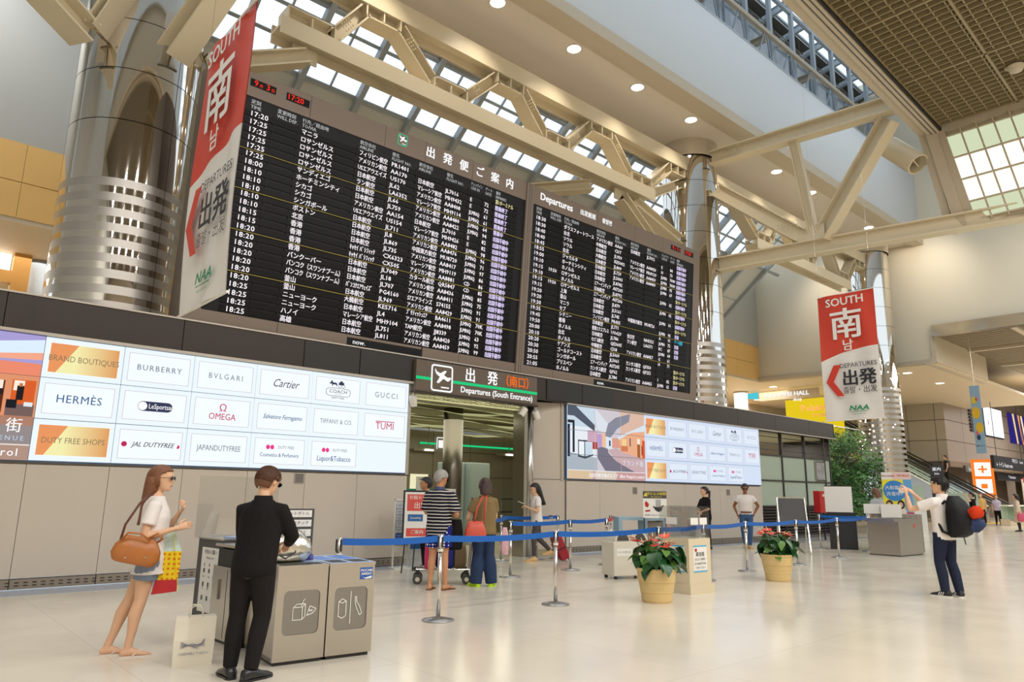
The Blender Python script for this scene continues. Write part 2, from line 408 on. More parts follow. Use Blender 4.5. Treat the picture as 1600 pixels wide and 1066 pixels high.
def card_content(p, kind, cx, cz, w, h, y, sm=False):
    """what one white screen shows; p = its display_panel"""
    L = lambda items, mat, off=0.0: letters(items, 'lettering', mat, p, off=off, res=1 if sm else 2)
    X, Z = cx, cz
    if kind in ('brand', 'duty'):
        iw, ih = w * 0.86, h * 0.72
        G().box(X - iw / 2, X + iw / 2, y - 0.004, y, Z - ih / 2, Z + ih / 2).obj('card', m_card, p)
        G().poly([(-iw / 2, -ih / 2), (-iw / 2 + 0.09 * w, -ih / 2), (-iw / 2 + 0.34 * w, ih / 2), (-iw / 2, ih / 2)], (X, y - 0.0045, Z), (1, 0, 0), (0, 0, 1), 0.002).obj('stripe', m_cardo, p)
        L([('BRAND BOUTIQUES' if kind == 'brand' else 'DUTY FREE SHOPS', (X, y - 0.008, Z - 0.005), 0.125 if kind == 'brand' else 0.12, 'CENTER', 0.82)], m_gold)
        return
    # hairline border
    iw, ih = w * 0.87, h * 0.74; t = 0.006
    g = G()
    g.box(X - iw / 2, X + iw / 2, y - 0.003, y, Z - ih / 2, Z - ih / 2 + t).box(X - iw / 2, X + iw / 2, y - 0.003, y, Z + ih / 2 - t, Z + ih / 2)
    g.box(X - iw / 2, X - iw / 2 + t, y - 0.003, y, Z - ih / 2, Z + ih / 2).box(X + iw / 2 - t, X + iw / 2, y - 0.003, y, Z - ih / 2, Z + ih / 2)
    if kind != 'blank': g.obj('border', m_line, p)
    Y = y - 0.006
    if kind == 'burberry': L([('BURBERRY', (X, Y, Z), 0.125, 'CENTER', 0.95, 0, 1.25)], m_greyb, 0.008)
    if kind == 'bvlgari': L([('BVLGARI', (X, Y, Z), 0.13, 'CENTER', 0.9, 0, 1.35)], m_greyb)
    if kind == 'cartier': L([('Cartier', (X, Y, Z), 0.2, 'CENTER', 0.82, 0.45)], m_navy)
    if kind == 'gucci': L([('GUCCI', (X, Y, Z), 0.15, 'CENTER', 0.95, 0, 1.3)], m_greyb)
    if kind == 'hermes': L([('HERMÈS', (X, Y, Z), 0.165, 'CENTER', 0.95, 0, 1.1)], m_blues, 0.004)
    if kind == 'coach':
        L([('COACH', (X, Y, Z - 0.03), 0.09, 'CENTER', 1.15), ('NEW YORK', (X, Y, Z - 0.15), 0.05, 'CENTER', 1), ('EST. 1941', (X, Y, Z - 0.085), 0.03, 'CENTER', 1)], m_navy)
        pts = []
        for k in range(24):
            a = 2 * PI * k / 24; pts.append(V3((X + math.copysign(abs(math.cos(a)) ** 0.5, math.cos(a)) * 0.25, Y, Z - 0.04 + math.copysign(abs(math.sin(a)) ** 0.5, math.sin(a)) * 0.075)))
        g = G()
        for k in range(24): g.bar(pts[k], pts[(k + 1) % 24], 0.003, 0.007, up=(0.3, 0, 1))
        for wx in (0.02, 0.10):   # carriage wheels
            for k in range(12):
                a, b = 2 * PI * k / 12, 2 * PI * (k + 1) / 12
                g.bar((X + wx + 0.03 * math.cos(a), Y, Z + 0.08 + 0.03 * math.sin(a)), (X + wx + 0.03 * math.cos(b), Y, Z + 0.08 + 0.03 * math.sin(b)), 0.003, 0.006, up=(0.3, 0, 1))
        g.box(X, X + 0.11, Y - 0.001, Y, Z + 0.10, Z + 0.15).box(X + 0.03, X + 0.08, Y - 0.001, Y, Z + 0.15, Z + 0.175)
        g.poly([(-0.20, 0.11), (-0.16, 0.15), (-0.15, 0.175), (-0.13, 0.17), (-0.13, 0.14), (-0.05, 0.135), (-0.03, 0.11), (-0.04, 0.06), (-0.055, 0.10), (-0.12, 0.10), (-0.13, 0.06), (-0.145, 0.11), (-0.17, 0.11)], (X, Y, Z), (1, 0, 0), (0, 0, 1), 0.002)
        g.obj('emblem', m_navy, p)
    if kind == 'lesportsac':
        pts = [(0.16 + 0.075 * math.cos(a), 0.075 * math.sin(a)) for a in [(-PI / 2) + PI * k / 10 for k in range(11)]] + [(-0.2 + 0.075 * math.cos(a), 0.075 * math.sin(a)) for a in [(PI / 2) + PI * k / 10 for k in range(11)]]
        G().poly(pts, (X + 0.02, Y, Z), (1, 0, 0), (0, 0, 1), 0.002).obj('emblem', m_navy, p)
        letters([('LeSportsac', (X - 0.1, Y - 0.004, Z), 0.11, 'LEFT', 0.75)], 'lettering', m_signw, p, off=0.01)
        G().poly([(0.066 * math.cos(2 * PI * k / 20), 0.066 * math.sin(2 * PI * k / 20)) for k in range(20)], (X - 0.185, Y - 0.003, Z), (1, 0, 0), (0, 0, 1), 0.002).obj('disc', m_signw, p)
    if kind == 'omega': L([('Ω', (X, Y, Z + 0.07), 0.17, 'CENTER', 1), ('OMEGA', (X, Y, Z - 0.075), 0.15, 'CENTER', 0.85)], m_crim, 0.004)
    if kind == 'ferragamo': L([('Salvatore Ferragamo', (X, Y, Z), 0.115, 'CENTER', 0.75, 0.45)], m_blues, 0.01)
    if kind == 'tiffany': L([('TIFFANY & CO.', (X, Y, Z), 0.115, 'CENTER', 0.85)], m_greyb)
    if kind == 'tumi':
        L([('TUMI', (X, Y, Z - 0.01), 0.19, 'CENTER', 0.95)], m_crim)
        G().box(X - 0.21, X + 0.21, Y - 0.001, Y, Z + 0.075, Z + 0.09).obj('stroke', m_crim, p)
    if kind == 'jal':
        L([('JAL DUTYFREE', (X + 0.03, Y, Z), 0.105, 'CENTER', 0.9, 0.35)], m_navy, 0.012)
        g = G().poly([(0.04 * math.cos(2 * PI * k / 16), 0.04 * math.sin(2 * PI * k / 16)) for k in range(16)], (X - 0.38, Y, Z), (1, 0, 0), (0, 0, 1), 0.002)
        g.poly([(0.025 * math.cos(2 * PI * k / 16), 0.03 * math.sin(2 * PI * k / 16)) for k in range(-6, 5)], (X + 0.40, Y, Z - 0.01), (1, 0, 0), (0, 0, 1), 0.002)
        g.obj('emblem', m_crim, p)
    if kind == 'japan': L([('JAPANDUTYFREE', (X, Y, Z), 0.13, 'CENTER', 0.72)], m_greyb, 0.004)
    if kind in ('cosme', 'liquor'):
        g = G()
        for k in range(2): g.poly([(0.035 * math.cos(2 * PI * q / 14), 0.04 * math.sin(2 * PI * q / 14)) for q in range(14)], (X - 0.22 + 0.075 * k, Y, Z + 0.07), (1, 0, 0), (0, 0, 1), 0.002)
        g.obj('emblem', m_pink, p)
        L([('DUTY FREE', (X + 0.11, Y, Z + 0.07), 0.075, 'CENTER', 0.8)], m_greyb)
        if kind == 'cosme': L([('Cosmetics & Perfumery', (X, Y, Z - 0.065), 0.092, 'CENTER', 0.8)], m_blues, 0.006)
        else: L([('Liquor&Tobacco', (X, Y, Z - 0.085), 0.135, 'CENTER', 0.75)], m_blues, 0.008)
grid = [['brand', 'burberry', 'bvlgari', 'cartier', 'coach', 'gucci'], ['hermes', 'lesportsac', 'omega', 'ferragamo', 'tiffany', 'tumi'], ['duty', 'jal', 'japan', 'cosme', 'liquor', 'blank']]
def video_wall(name, label, cols, z0, z1, first, mo, mi, photo_cols, y=12.10):
    t = T(name, ((cols[0] + cols[-1]) / 2, y, z0), label=label, cat='video wall')
    bx = cols[0] if not photo_cols else photo_cols[0]
    rel = lambda x: x - t.location.x
    h = (z1 - z0) / 3
    for r in range(3):
        za = z1 - h * (r + 1) - z0
        for c in range(6):
            x0, x1 = rel(cols[c + first]), rel(cols[c + first + 1])
            p = G().box(x0 + 0.005, x1 - 0.005, -0.03, 0.06, za + 0.005, za + h - 0.005).obj('display_panel', mo, t)
            ww = x1 - x0
            if grid[r][c] != 'blank':
                G().box(x0 + ww * 0.06, x1 - ww * 0.06, -0.033, -0.03, za + h * 0.12, za + h * 0.88).obj('card', mi, p)
            card_content(p, grid[r][c], (x0 + x1) / 2, za + h / 2, ww, h, -0.034, sm=(first > 0))
    box('bezel', rel(bx) - 0.02, rel(cols[-1]) + 0.02, -0.012, 0.06, 0.0 - 0.02, z1 - z0 + 0.02, m_bezel, t)
    return t, rel, h
vwL, relL, hL = video_wall('video_wall', 'left wall of white advertising screens beside the entrance, nearest the camera', sc1, 1.75, 3.53, 0, m_scr, m_scr_in, [0.69])
box('casing', relL(8.03), relL(8.1), -0.03, 0.02, -0.03, 1.80, M('silver_frame', (0.6, 0.58, 0.55), 0.3, 0.9), vwL)
vwR, relR, hR = video_wall('video_wall', 'right wall of blue-white advertising screens beyond the entrance', sc2, 1.75, 3.53, 3, m_scrb, m_scrb_in, [12.66])
# photograph area of the left wall (one column of it is in view)
def photo_left():
    x0, x1 = relL(0.692), relL(1.735)
    for r in range(3):
        za = 1.78 - hL * (r + 1)
        p = G().box(x0, x1, -0.03, 0.06, za + 0.005, za + hL - 0.005).obj('display_panel', E('photo_%d' % r, (srgb(170, 160, 215), srgb(226, 150, 110), srgb(150, 140, 140))[r], 1.0), vwL)
        def P(pts, col, k=0, s=1.0):
            G().poly([(x0 + (x1 - x0) * a, za + hL * b) for a, b in pts], (0, -0.031 - 0.001 * k, 0), (1, 0, 0), (0, 0, 1), 0.0008).obj('picture_patch', E('photo_patch', srgb(*col), s), p)
        R_ = lambda a, b, c, d: [(a, c), (b, c), (b, d), (a, d)]
        if r == 0:
            P(R_(0, 1, .0, .30), (238, 140, 110)); P([(0, .36), (1, .58), (1, .9), (0, .62)], (222, 240, 255), 1); P([(0, .30), (1, .40), (1, .58), (0, .36)], (246, 170, 140), 1)
        if r == 1:
            P(R_(0, .55, 0, .95), (240, 160, 120)); P(R_(.46, .62, .08, .84), (96, 44, 20), 1); P(R_(.50, .60, .62, .84), (255, 236, 220), 2); P(R_(.49, .61, .50, .64), (40, 30, 28), 3)
            P(R_(.70, .97, .30, .88), (220, 96, 40), 1); P(R_(.72, .84, .62, .86), (255, 240, 220), 2); P(R_(.76, .84, .40, .74), (30, 26, 30), 3); P(R_(.78, .82, .72, .80), (200, 120, 70), 4)
            P(R_(.66, .98, .02, .30), (120, 96, 92), 1); P(R_(.66, .78, .20, .40), (26, 28, 34), 2); P(R_(.86, .96, .26, .36), (230, 236, 240), 3)
        if r == 2:
            P(R_(0, 1, .8, 1), (176, 130, 110)); P(R_(0, 1, 0, .34), (178, 146, 130), 1); P(R_(0, 1, .34, .37), (235, 225, 215), 2)
            letters([('街', (x0 + (x1 - x0) * .79, -0.036, za + hL * .78), 0.21, 'CENTER', 0.95), ('楽', (x0 + (x1 - x0) * .5, -0.036, za + hL * .78), 0.21, 'CENTER', 0.95), ('ntrol', (x0 + (x1 - x0) * .88, -0.036, za + hL * .17), 0.15, 'RIGHT', 1.0, 0, 1.2)], 'lettering', m_signw, p, off=0.01)
            letters([('ENUE', (x0 + (x1 - x0) * .92, -0.036, za + hL * .5), 0.09, 'RIGHT', 1.0, 0, 1.5)], 'lettering', E('pale_blue_print', (0.5, 0.65, 0.85), 1.0), p, off=0.01)
photo_left()
def photo_right():
    X0, X1 = relR(sc2[0]), relR(sc2[3]); Hh = 1.78
    base_c = (srgb(206, 222, 236), srgb(214, 206, 214), srgb(226, 190, 170))
    for r in range(3):
        for c in range(3):
            a, b = relR(sc2[c]), relR(sc2[c + 1]); za = Hh - hR * (r + 1)
            p = G().box(a + 0.006, b - 0.006, -0.03, 0.06, za + 0.006, za + hR - 0.006).obj('display_panel', E('photo_base', base_c[c], 0.95), vwR)
            for k, (pts, col) in enumerate(PP):
                q = clip(pts, c / 3 + 0.002, (c + 1) / 3 - 0.002, (2 - r) / 3 + 0.003, (3 - r) / 3 - 0.003)
                if len(q) > 2: G().poly([(X0 + (X1 - X0) * u, Hh * v) for u, v in q], (0, -0.0305 - 0.0003 * k, 0), (1, 0, 0), (0, 0, 1), 0.0002).obj('picture_patch', mm(col), p)
    letters([('ブランド街', (X0 + (X1 - X0) * .97, -0.045, Hh * .245), 0.16, 'RIGHT', 1.0, 0, 1.3)], 'lettering', E('print_pale', (0.75, 0.85, 1.0), 1.0), vwR, off=0.0)
    letters([('出国手続き後のエリア  After Passport control', (X0 + (X1 - X0) * .98, -0.045, Hh * .055), 0.115, 'RIGHT', 0.97)], 'lettering', m_signw, vwR, off=0.01)
_mm = {}
def mm(col):
    if col not in _mm: _mm[col] = E('photo_patch', srgb(*col), 0.95)
    return _mm[col]
def clip(pts, x0, x1, y0, y1):
    def cl(ps, ins, inter):
        out = []
        for i in range(len(ps)):
            a, b = ps[i - 1], ps[i]
            if ins(b):
                if not ins(a): out.append(inter(a, b))
                out.append(b)
            elif ins(a): out.append(inter(a, b))
        return out
    def ix(v): return lambda a, b: (v, a[1] + (b[1] - a[1]) * (v - a[0]) / (b[0] - a[0]))
    def iy(v): return lambda a, b: (a[0] + (b[0] - a[0]) * (v - a[1]) / (b[1] - a[1]), v)
    ps = cl(pts, lambda p: p[0] >= x0, ix(x0)); ps = cl(ps, lambda p: p[0] <= x1, ix(x1)) if ps else ps
    ps = cl(ps, lambda p: p[1] >= y0, iy(y0)) if ps else ps; ps = cl(ps, lambda p: p[1] <= y1, iy(y1)) if ps else ps
    return ps
RR = lambda a, b, c, d: [(a, c), (b, c), (b, d), (a, d)]
PP = [
    (RR(0, .35, .25, .72), (236, 242, 248)), ([(0, .36), (.36, .30), (.36, .12), (0, .12)], (176, 186, 196)),
    ([(0, .86), (.08, .86), (.34, .66), (.33, .76), (.1, 1), (0, 1)], (84, 92, 108)), (RR(.0, .03, .3, .74), (30, 40, 60)), (RR(.06, .085, .36, .76), (36, 44, 60)), (RR(.0, .085, .76, .80), (40, 44, 52)),
    (RR(.13, .21, .32, .52), (242, 248, 252)), (RR(.125, .135, .30, .54), (50, 60, 76)), (RR(.20, .21, .30, .54), (50, 60, 76)), (RR(.21, .30, .33, .50), (206, 222, 238)), (RR(.125, .31, .515, .535), (60, 70, 84)), ([(.13, .30), (.21, .28), (.31, .33), (.31, .35), (.21, .31), (.13, .33)], (70, 78, 90)),
    (RR(.24, .36, .52, .68), (210, 170, 190)), (RR(.30, .36, .42, .52), (176, 70, 60)), (RR(.36, .42, .44, .64), (190, 160, 206)), (RR(.42, .47, .46, .66), (244, 196, 160)), (RR(.47, .55, .44, .64), (222, 236, 246)), (RR(.51, .53, .48, .56), (50, 60, 90)),
    (RR(.55, .66, .46, .60), (226, 160, 140)), ([(.46, .62), (.5, .8), (.6, .9), (.8, .98), (.78, .86), (.62, .74), (.53, .60)], (140, 142, 158)), ([(.34, 1), (.5, .8), (.46, .66), (.36, .7), (.34, .8)], (226, 232, 240)),
    ([(.62, .62), (1, .84), (1, .74), (.66, .56)], (222, 234, 244)), ([(.66, .42), (1, .30), (1, .74), (.8, .70), (.64, .58)], (240, 178, 140)), (RR(.68, .74, .44, .60), (250, 214, 150)), (RR(.66, .76, .42, .50), (214, 130, 90)), (RR(.785, .80, .50, .62), (90, 80, 100)), (RR(.89, .93, .34, .54), (170, 100, 50)), (RR(.89, .93, .54, .62), (250, 240, 220)), (RR(.95, .965, .38, .52), (40, 34, 50)), (RR(.96, 1, .34, .6), (220, 90, 50)),
    ([(.36, .44), (.36, .30), (.46, .12), (.86, .12), (.6, .27), (.5, .38), (.49, .44), (.42, .46)], (122, 118, 134)), ([(.49, .42), (.6, .27), (.86, .12), (1, .12), (1, .32), (.7, .40), (.6, .46)], (206, 176, 180)),
    (RR(0, 1, 0, .12), (206, 160, 158)), (RR(0, .3, 0, .12), (224, 196, 160)), (RR(.33, .6, 0, .12), (222, 206, 190)), (RR(0, 1, .115, .125), (240, 240, 240)),
]
photo_right()
# ---------------------------------------------------------------- entrance: sign, interior
def plane_icon(cx, cz, s, y, mats, parent, tilt=-0.5):
    """take-off pictogram: an aircraft climbing over a runway bar"""
    raw = [(-0.50, 0.10), (-0.40, 0.02), (-0.16, 0.06), (-0.02, 0.30), (0.10, 0.36), (0.06, 0.10), (0.30, 0.12), (0.42, 0.22), (0.50, 0.20), (0.46, 0.04), (0.40, -0.04), (0.12, -0.06), (0.0, -0.40), (-0.12, -0.44), (-0.10, -0.10), (-0.34, -0.10), (-0.5, 0.02)]
    c, sn = math.cos(tilt), math.sin(tilt)
    pts = [((x * c - z * sn) * s, (x * sn + z * c) * s) for x, z in raw]
    G().poly(pts, (cx, y, cz + 0.06 * s), (1, 0, 0), (0, 0, 1), 0.004).obj('aircraft_symbol', mats, parent)
    G().box(cx - 0.05 * s, cx + 0.42 * s, y - 0.004, y, cz - 0.50 * s, cz - 0.44 * s).obj('runway_stroke', mats, parent)
def ring_frame(cx, cz, w, h, t, y, mat, parent, name='symbol_frame', r=0.12):
    def rr(w, h, r):
        out = []
        for qx, qz, a0 in ((1, 1, 0), (-1, 1, PI / 2), (-1, -1, PI), (1, -1, 1.5 * PI)):
            for k in range(5):
                a = a0 + k * PI / 8; out.append((cx + qx * (w / 2 - r) + r * math.cos(a), cz + qz * (h / 2 - r) + r * math.sin(a)))
        return out
    o, i = rr(w, h, r * w), rr(w - 2 * t, h - 2 * t, r * w - t * 0.7); n = len(o)
    vs = [(x, y, z) for x, z in o] + [(x, y, z) for x, z in i] + [(x, y - 0.004, z) for x, z in o] + [(x, y - 0.004, z) for x, z in i]
    fs = []
    for k in range(n):
        q = (k + 1) % n
        fs += [(2 * n + k, 2 * n + q, 3 * n + q, 3 * n + k), (k, q, 2 * n + q, 2 * n + k), (n + k, 3 * n + k, 3 * n + q, n + q)]
    return G().add(vs, fs).obj(name, mat, parent)
es = T('entrance_sign', (9.8, 12.0, 3.42), label='wide brown departures sign with green line over the entrance', cat='sign')
box('sign_panel', -1.70, 1.70, -0.06, 0.10, -0.02, 0.62, M('sign_brown', srgb(104, 92, 80), 0.25, noise=0.05), es)
box('lower_strip', -1.72, 1.72, -0.08, 0.10, -0.06, -0.02, m_fascia, es)
ring_frame(-1.05, 0.29, 0.56, 0.56, 0.035, -0.062, m_signw, es)
plane_icon(-1.05, 0.31, 0.44, -0.064, m_signw, es)
G().box(-1.70, -1.33, -0.066, -0.06, 0.22, 0.28).box(-0.77, 1.70, -0.066, -0.06, 0.22, 0.28).obj('green_line', m_green, es)
letters([('出', (-0.30, -0.064, 0.43), 0.32, 'CENTER', 0.95), ('発', (0.33, -0.064, 0.43), 0.32, 'CENTER', 0.95)], 'lettering', m_signw, es, off=0.022)
letters([('（南口）', (1.08, -0.064, 0.43), 0.27, 'CENTER', 0.95)], 'orange_lettering', m_signo, es, off=0.018)
letters([('Departures (South Entrance)', (0.50, -0.064, 0.11), 0.18, 'CENTER', 1.0)], 'lettering', m_signw, es, off=0.022)
for i, (x, y, z) in enumerate(((8.12, 12.04, 3.16), (11.12, 12.0, 3.19), (11.56, 12.04, 3.16))):
    sp = T('spotlight', (x, y, z), rz=(0.9, 2.6, 0.2)[i], label=('white cylinder spotlight at the corner of the left screens', 'white spotlight on the left side of the entrance pilaster', 'white spotlight on the right side of the entrance pilaster')[i], cat='spotlight', group='white cylinder spotlights')
    d = V3((0.5, 0, -0.8)).normalized()
    G().cyl(V3((0, 0, 0.04)) - d * 0.09, V3((0, 0, 0.04)) + d * 0.11, 0.082, 0.082, 20).obj('housing', m_white, sp, smooth=False)
    G().cyl(V3((0, 0, 0.04)) + d * 0.095, V3((0, 0, 0.04)) + d * 0.112, 0.055, 0.055, 20).obj('lens', m_dkgrey, sp)
    G().cyl((0, 0, 0.04), (0, 0, 0.41 if i != 1 else 0.18), 0.012, 0.012, 8).obj('bracket', m_white, sp)
# interior of the passage
m_inwall = M('dark_satin_panel', srgb(128, 120, 104), 0.3, 0.25, noise=0.03, nscale=1)
for nm, xs, y in (('wall_passage_back', [8.0, 9.6, 11.2, 12.8, 14.4, 16.0, 17.6, 19.2, 20.8], 20.0),):
    w = ST(nm, G().box(xs[0], xs[-1], y + 0.03, y + 0.2, 0, 3.4), m_wallback)
    for i in range(len(xs) - 1):
        for za, zb in ((0, 1.9), (1.9, 2.75), (2.75, 3.4)):
            box('panel', xs[i] + .01, xs[i + 1] - .01, y, y + .03, za + .01, zb - .01, m_inwall, w)
ST('wall_passage_left', G().box(7.9, 8.08, 12.5, 20.2, 0, 3.4), m_inwall)
ST('wall_passage_right', G().poly([(0, 0), (9, 0), (9, 3.4), (0, 3.4)], (13.2, 13.2, 0), V3((0.75, 0.66, 0)), (0, 0, 1), 0.1), m_inwall)
# luminous wavy ceiling made of long curved slats
wc = ST('ceiling_passage', G().box(8, 21, 12.6, 20.2, 3.50, 3.56), M('passage_ceiling', srgb(120, 112, 84), 0.6))
m_wave = E('luminous_wave', srgb(206, 206, 150), 0.62)
m_wave2 = M('wave_edge', srgb(120, 112, 80), 0.5)
for j in range(11):
    y = 12.75 + j * 0.68
    vs = []; fs = []
    n = 26
    for i in range(n + 1):
        x = 8.1 + i * 12.6 / n; dz = 0.07 * math.sin(i * 0.5 + j * 0.9) + 0.03 * math.sin(i * 1.1 + j * 1.9); dy = 0.08 * math.sin(i * 0.5 + j)
        vs += [(x, y + dy, 3.36 + dz), (x, y + 0.60 + dy, 3.44 + dz * 0.4)]
    for i in range(n): fs.append((2 * i, 2 * i + 1, 2 * i + 3, 2 * i + 2))
    G().add(vs, fs).obj('slat', m_wave if j % 3 else M('wave_dim', srgb(176, 170, 120), 0.5, emit=srgb(176, 170, 120), es=0.2), wc, smooth=True)
ST('beam_passage', G().box(8.08, 12.3, 12.5, 12.62, 3.28, 3.5), m_inwall)
# thin relief lines of the rippled glass border right behind the sign
rp = ST('trim_7', G().box(8.1, 11.4, 12.3, 12.5, 3.30, 3.40), E('rippled_light', srgb(226, 220, 160), 0.8))
for k in range(10):
    pts = [(8.12 + i * 0.17, 12.28 + 0.01 * math.sin(i), 3.35 + 0.045 * math.sin(i * 0.6 + k * 0.9 + 0.03 * i * k)) for i in range(20)]
    G().tube(pts, 0.004, 4).obj('ripple', m_wave2, rp)
# round polished pillar, pilaster, green line sign, lights
ST('pillar_passage', G().cyl((11.15, 14.65, 0), (11.15, 14.65, 3.5), 0.25, 0.25, 40), M('dark_pillar_steel', (0.24, 0.22, 0.19), 0.3, 0.9), smooth=True)
pil = ST('pillar_entrance', G().box(11.28, 11.52, 12.12, 12.5, 0, 3.5), m_inox)
G().cyl((11.47, 12.14, 0), (11.47, 12.14, 3.5), 0.09, 0.09, 24).obj('round_edge', m_inox, pil, smooth=True)
gs = T('passage_sign', (16.0, 19.95, 2.98), label='small green line sign on the back wall of the passage', cat='sign')
G().box(-2.2, -1.55, -0.03, 0, -0.03, 0.03).box(-1.15, 2.3, -0.03, 0, -0.03, 0.03).obj('green_line', m_green, gs)
ring_frame(-1.35, 0.0, 0.36, 0.46, 0.03, -0.03, m_signw, gs)
letters([('国内', (-0.95, -0.04, 0.10), 0.24, 'LEFT', 1.0), ('Pas', (-0.95, -0.04, -0.14), 0.2, 'LEFT', 1.0)], 'lettering', m_signw, gs, off=0.01)
box('symbol', -1.45, -1.25, -0.035, -0.03, -0.13, 0.13, m_signw, gs)
for i, x in enumerate((14.0, 17.6)):
    l = T('strip_light', (x, 19.7, 2.72), label=('strip lamp left of the round passage pillar', 'strip lamp right of the round passage pillar')[i], cat='lamp', group='passage strip lamps')
    box('tube', -0.16, 0.16, -0.05, 0.0, 0, 0.04, m_glow, l); box('housing', -0.6, 0.6, 0, 0.06, -0.02, 0.07, m_inwall, l); box('hanger', -0.01, 0.01, 0.02, 0.04, 0.07, 0.8, m_inwall, l)
area('passage_light', (13.5, 16, 3.2), (7, 5), 190, (1, 0.95, 0.75))
# luggage screening machine
xr = T('screening_machine', (12.9, 15.7, 0), rz=0.15, label='tall grey blue luggage screening cabinet inside the passage', cat='machine')
m_xr = M('machine_grey', srgb(158, 174, 172), 0.45)
box('cabinet', -0.35, 0.45, 0, 0.9, 0, 2.2, m_xr, xr, bevel=0.02); box('side_unit', -0.75, -0.36, 0.2, 0.9, 0, 2.2, m_xr, xr, bevel=0.02)
box('door', -0.33, 0.43, -0.02, 0, 0.05, 2.12, m_xr, xr); box('handle', -0.3, -0.27, -0.05, -0.02, 1.0, 1.25, m_blackp, xr)
box('cover', -0.3, 0.42, -0.035, -0.02, 0.35, 0.42, m_blackp, xr)
tk = T('counter', (10.1, 15.2, 0), label='teal screened check counter behind the striped shirt man', cat='counter')
box('screen', -0.9, 1.0, 0, 0.05, 1.0, 1.46, M('teal_board', srgb(34, 150, 130), 0.5), tk); box('body', -0.9, 1.0, 0.05, 0.6, 0, 1.0, M('teal_blue', srgb(20, 80, 140), 0.5), tk)
for i, (dx, dz, w, h) in enumerate(((0.35, 1.40, 0.4, 0.36), (0.52, 0.95, 0.3, 0.4), (-0.75, 1.25, 0.2, 0.6))):
    n_ = box('notice', dx, dx + w, -0.012, 0, dz, dz + h, m_paper, tk)
    letters([('手荷物検査', (dx + w / 2, -0.014, dz + h * .8), 0.055, 'CENTER', 1), ('Security', (dx + w / 2, -0.014, dz + h * .55), 0.06, 'CENTER', 1)], 'lettering', M('green_ink', srgb(30, 120, 70), 0.5), n_, res=1)
nt_ = T('pillar_notice', (10.93, 14.40, 1.25), rz=-0.6, label='white notice taped on the round passage pillar', cat='notice')
box('sheet', -0.13, 0.13, -0.012, 0, -0.2, 0.22, m_paper, nt_)
letters([('ご案内', (0, -0.014, 0.14), 0.06, 'CENTER', 1), ('Notice', (0, -0.014, 0.05), 0.05, 'CENTER', 1), ('お知らせ', (0, -0.014, -0.05), 0.045, 'CENTER', 1)], 'lettering', m_ink, nt_, res=1)
gb = T('security_barrier', (13.6, 15.3, 0), label='glass security barrier with dark rails beside the screening cabinet', cat='barrier')
box('pane', -0.2, 1.6, 0, 0.02, 0.1, 1.5, m_glass, gb)
for k in range(3): box('post', -0.2 + k * 0.88, -0.16 + k * 0.88, -0.02, 0.04, 0, 1.25, m_inoxdk, gb)
for k in range(2): box('rail', -0.2, 1.6, -0.03, 0.04, 0.85 + 0.35 * k, 0.89 + 0.35 * k, m_blackp, gb)
box('lit_window', 13.5, 14.2, 19.96, 19.99, 1.25, 1.95, E('lit_room', srgb(250, 244, 200), 0.9), None)
_lw = bpy.data.objects['lit_window']; tag(_lw, label='pale lit window at the back right of the passage', cat='window')

# ---------------------------------------------------------------- departure board
bt = T('departure_board', (0, 12.13, 4.12), label='huge split-flap flight departure board above the entrance', cat='departure board')
bt.rotation_euler = (math.atan2(0.35, 4.61), 0, 0)     # leans towards the hall at its top
# local: x along the wall, z up the board, -y outwards
U0, U1, VT = 3.55, 18.27, 4.63
box('casing', U0, U1, 0.05, 0.7, 0, VT, m_brown, bt)
seams = [U0, 6.32, 7.95, 9.6, 11.06]
g = G()
for a, b in ((U0, 5.35), (5.35, 7.0), (7.0, 8.0), (8.0, 9.3), (9.3, 11.03), (11.13, 13.55), (13.55, 15.1), (15.1, 16.4), (16.4, U1)):
    box('frame_panel', a + 0.004, b - 0.004, 0.0, 0.05, 4.18, VT, m_brown, bt)
for a, b in ((U0, 5.2), (5.2, 6.6), (8.35, 9.3), (9.3, 11.03), (11.13, 12.2), (12.2, 13.7), (15.42, 16.3), (16.3, U1)):
    box('frame_panel', a + 0.004, b - 0.004, 0.0, 0.05, 0.0, 0.22, m_brown, bt)
for a in (6.6, 13.7): box('message_box', a, a + 1.72, 0.0, 0.05, 0.01, 0.17, m_disp, bt); box('frame_panel', a, a + 1.72, 0.0, 0.05, 0.17, 0.22, m_brown, bt)
box('side_frame', U0, 3.85, 0.0, 0.05, 0.22, 4.18, m_brown, bt); box('side_frame', 17.96, U1, 0.0, 0.05, 0.22, 4.18, m_brown, bt)
box('middle_post', 10.96, 11.19, -0.03, 0.05, 0, VT, m_brown, bt); box('post_groove', 11.03, 11.05, -0.034, -0.03, 0, VT, m_seam, bt); box('post_groove', 11.10, 11.115, -0.034, -0.03, 0, VT, m_seam, bt)
PIT = 0.1488
cols0 = [4.24, 4.73, 5.22, 6.45, 7.20, 7.87, 8.60, 9.28, 9.70, 10.02]
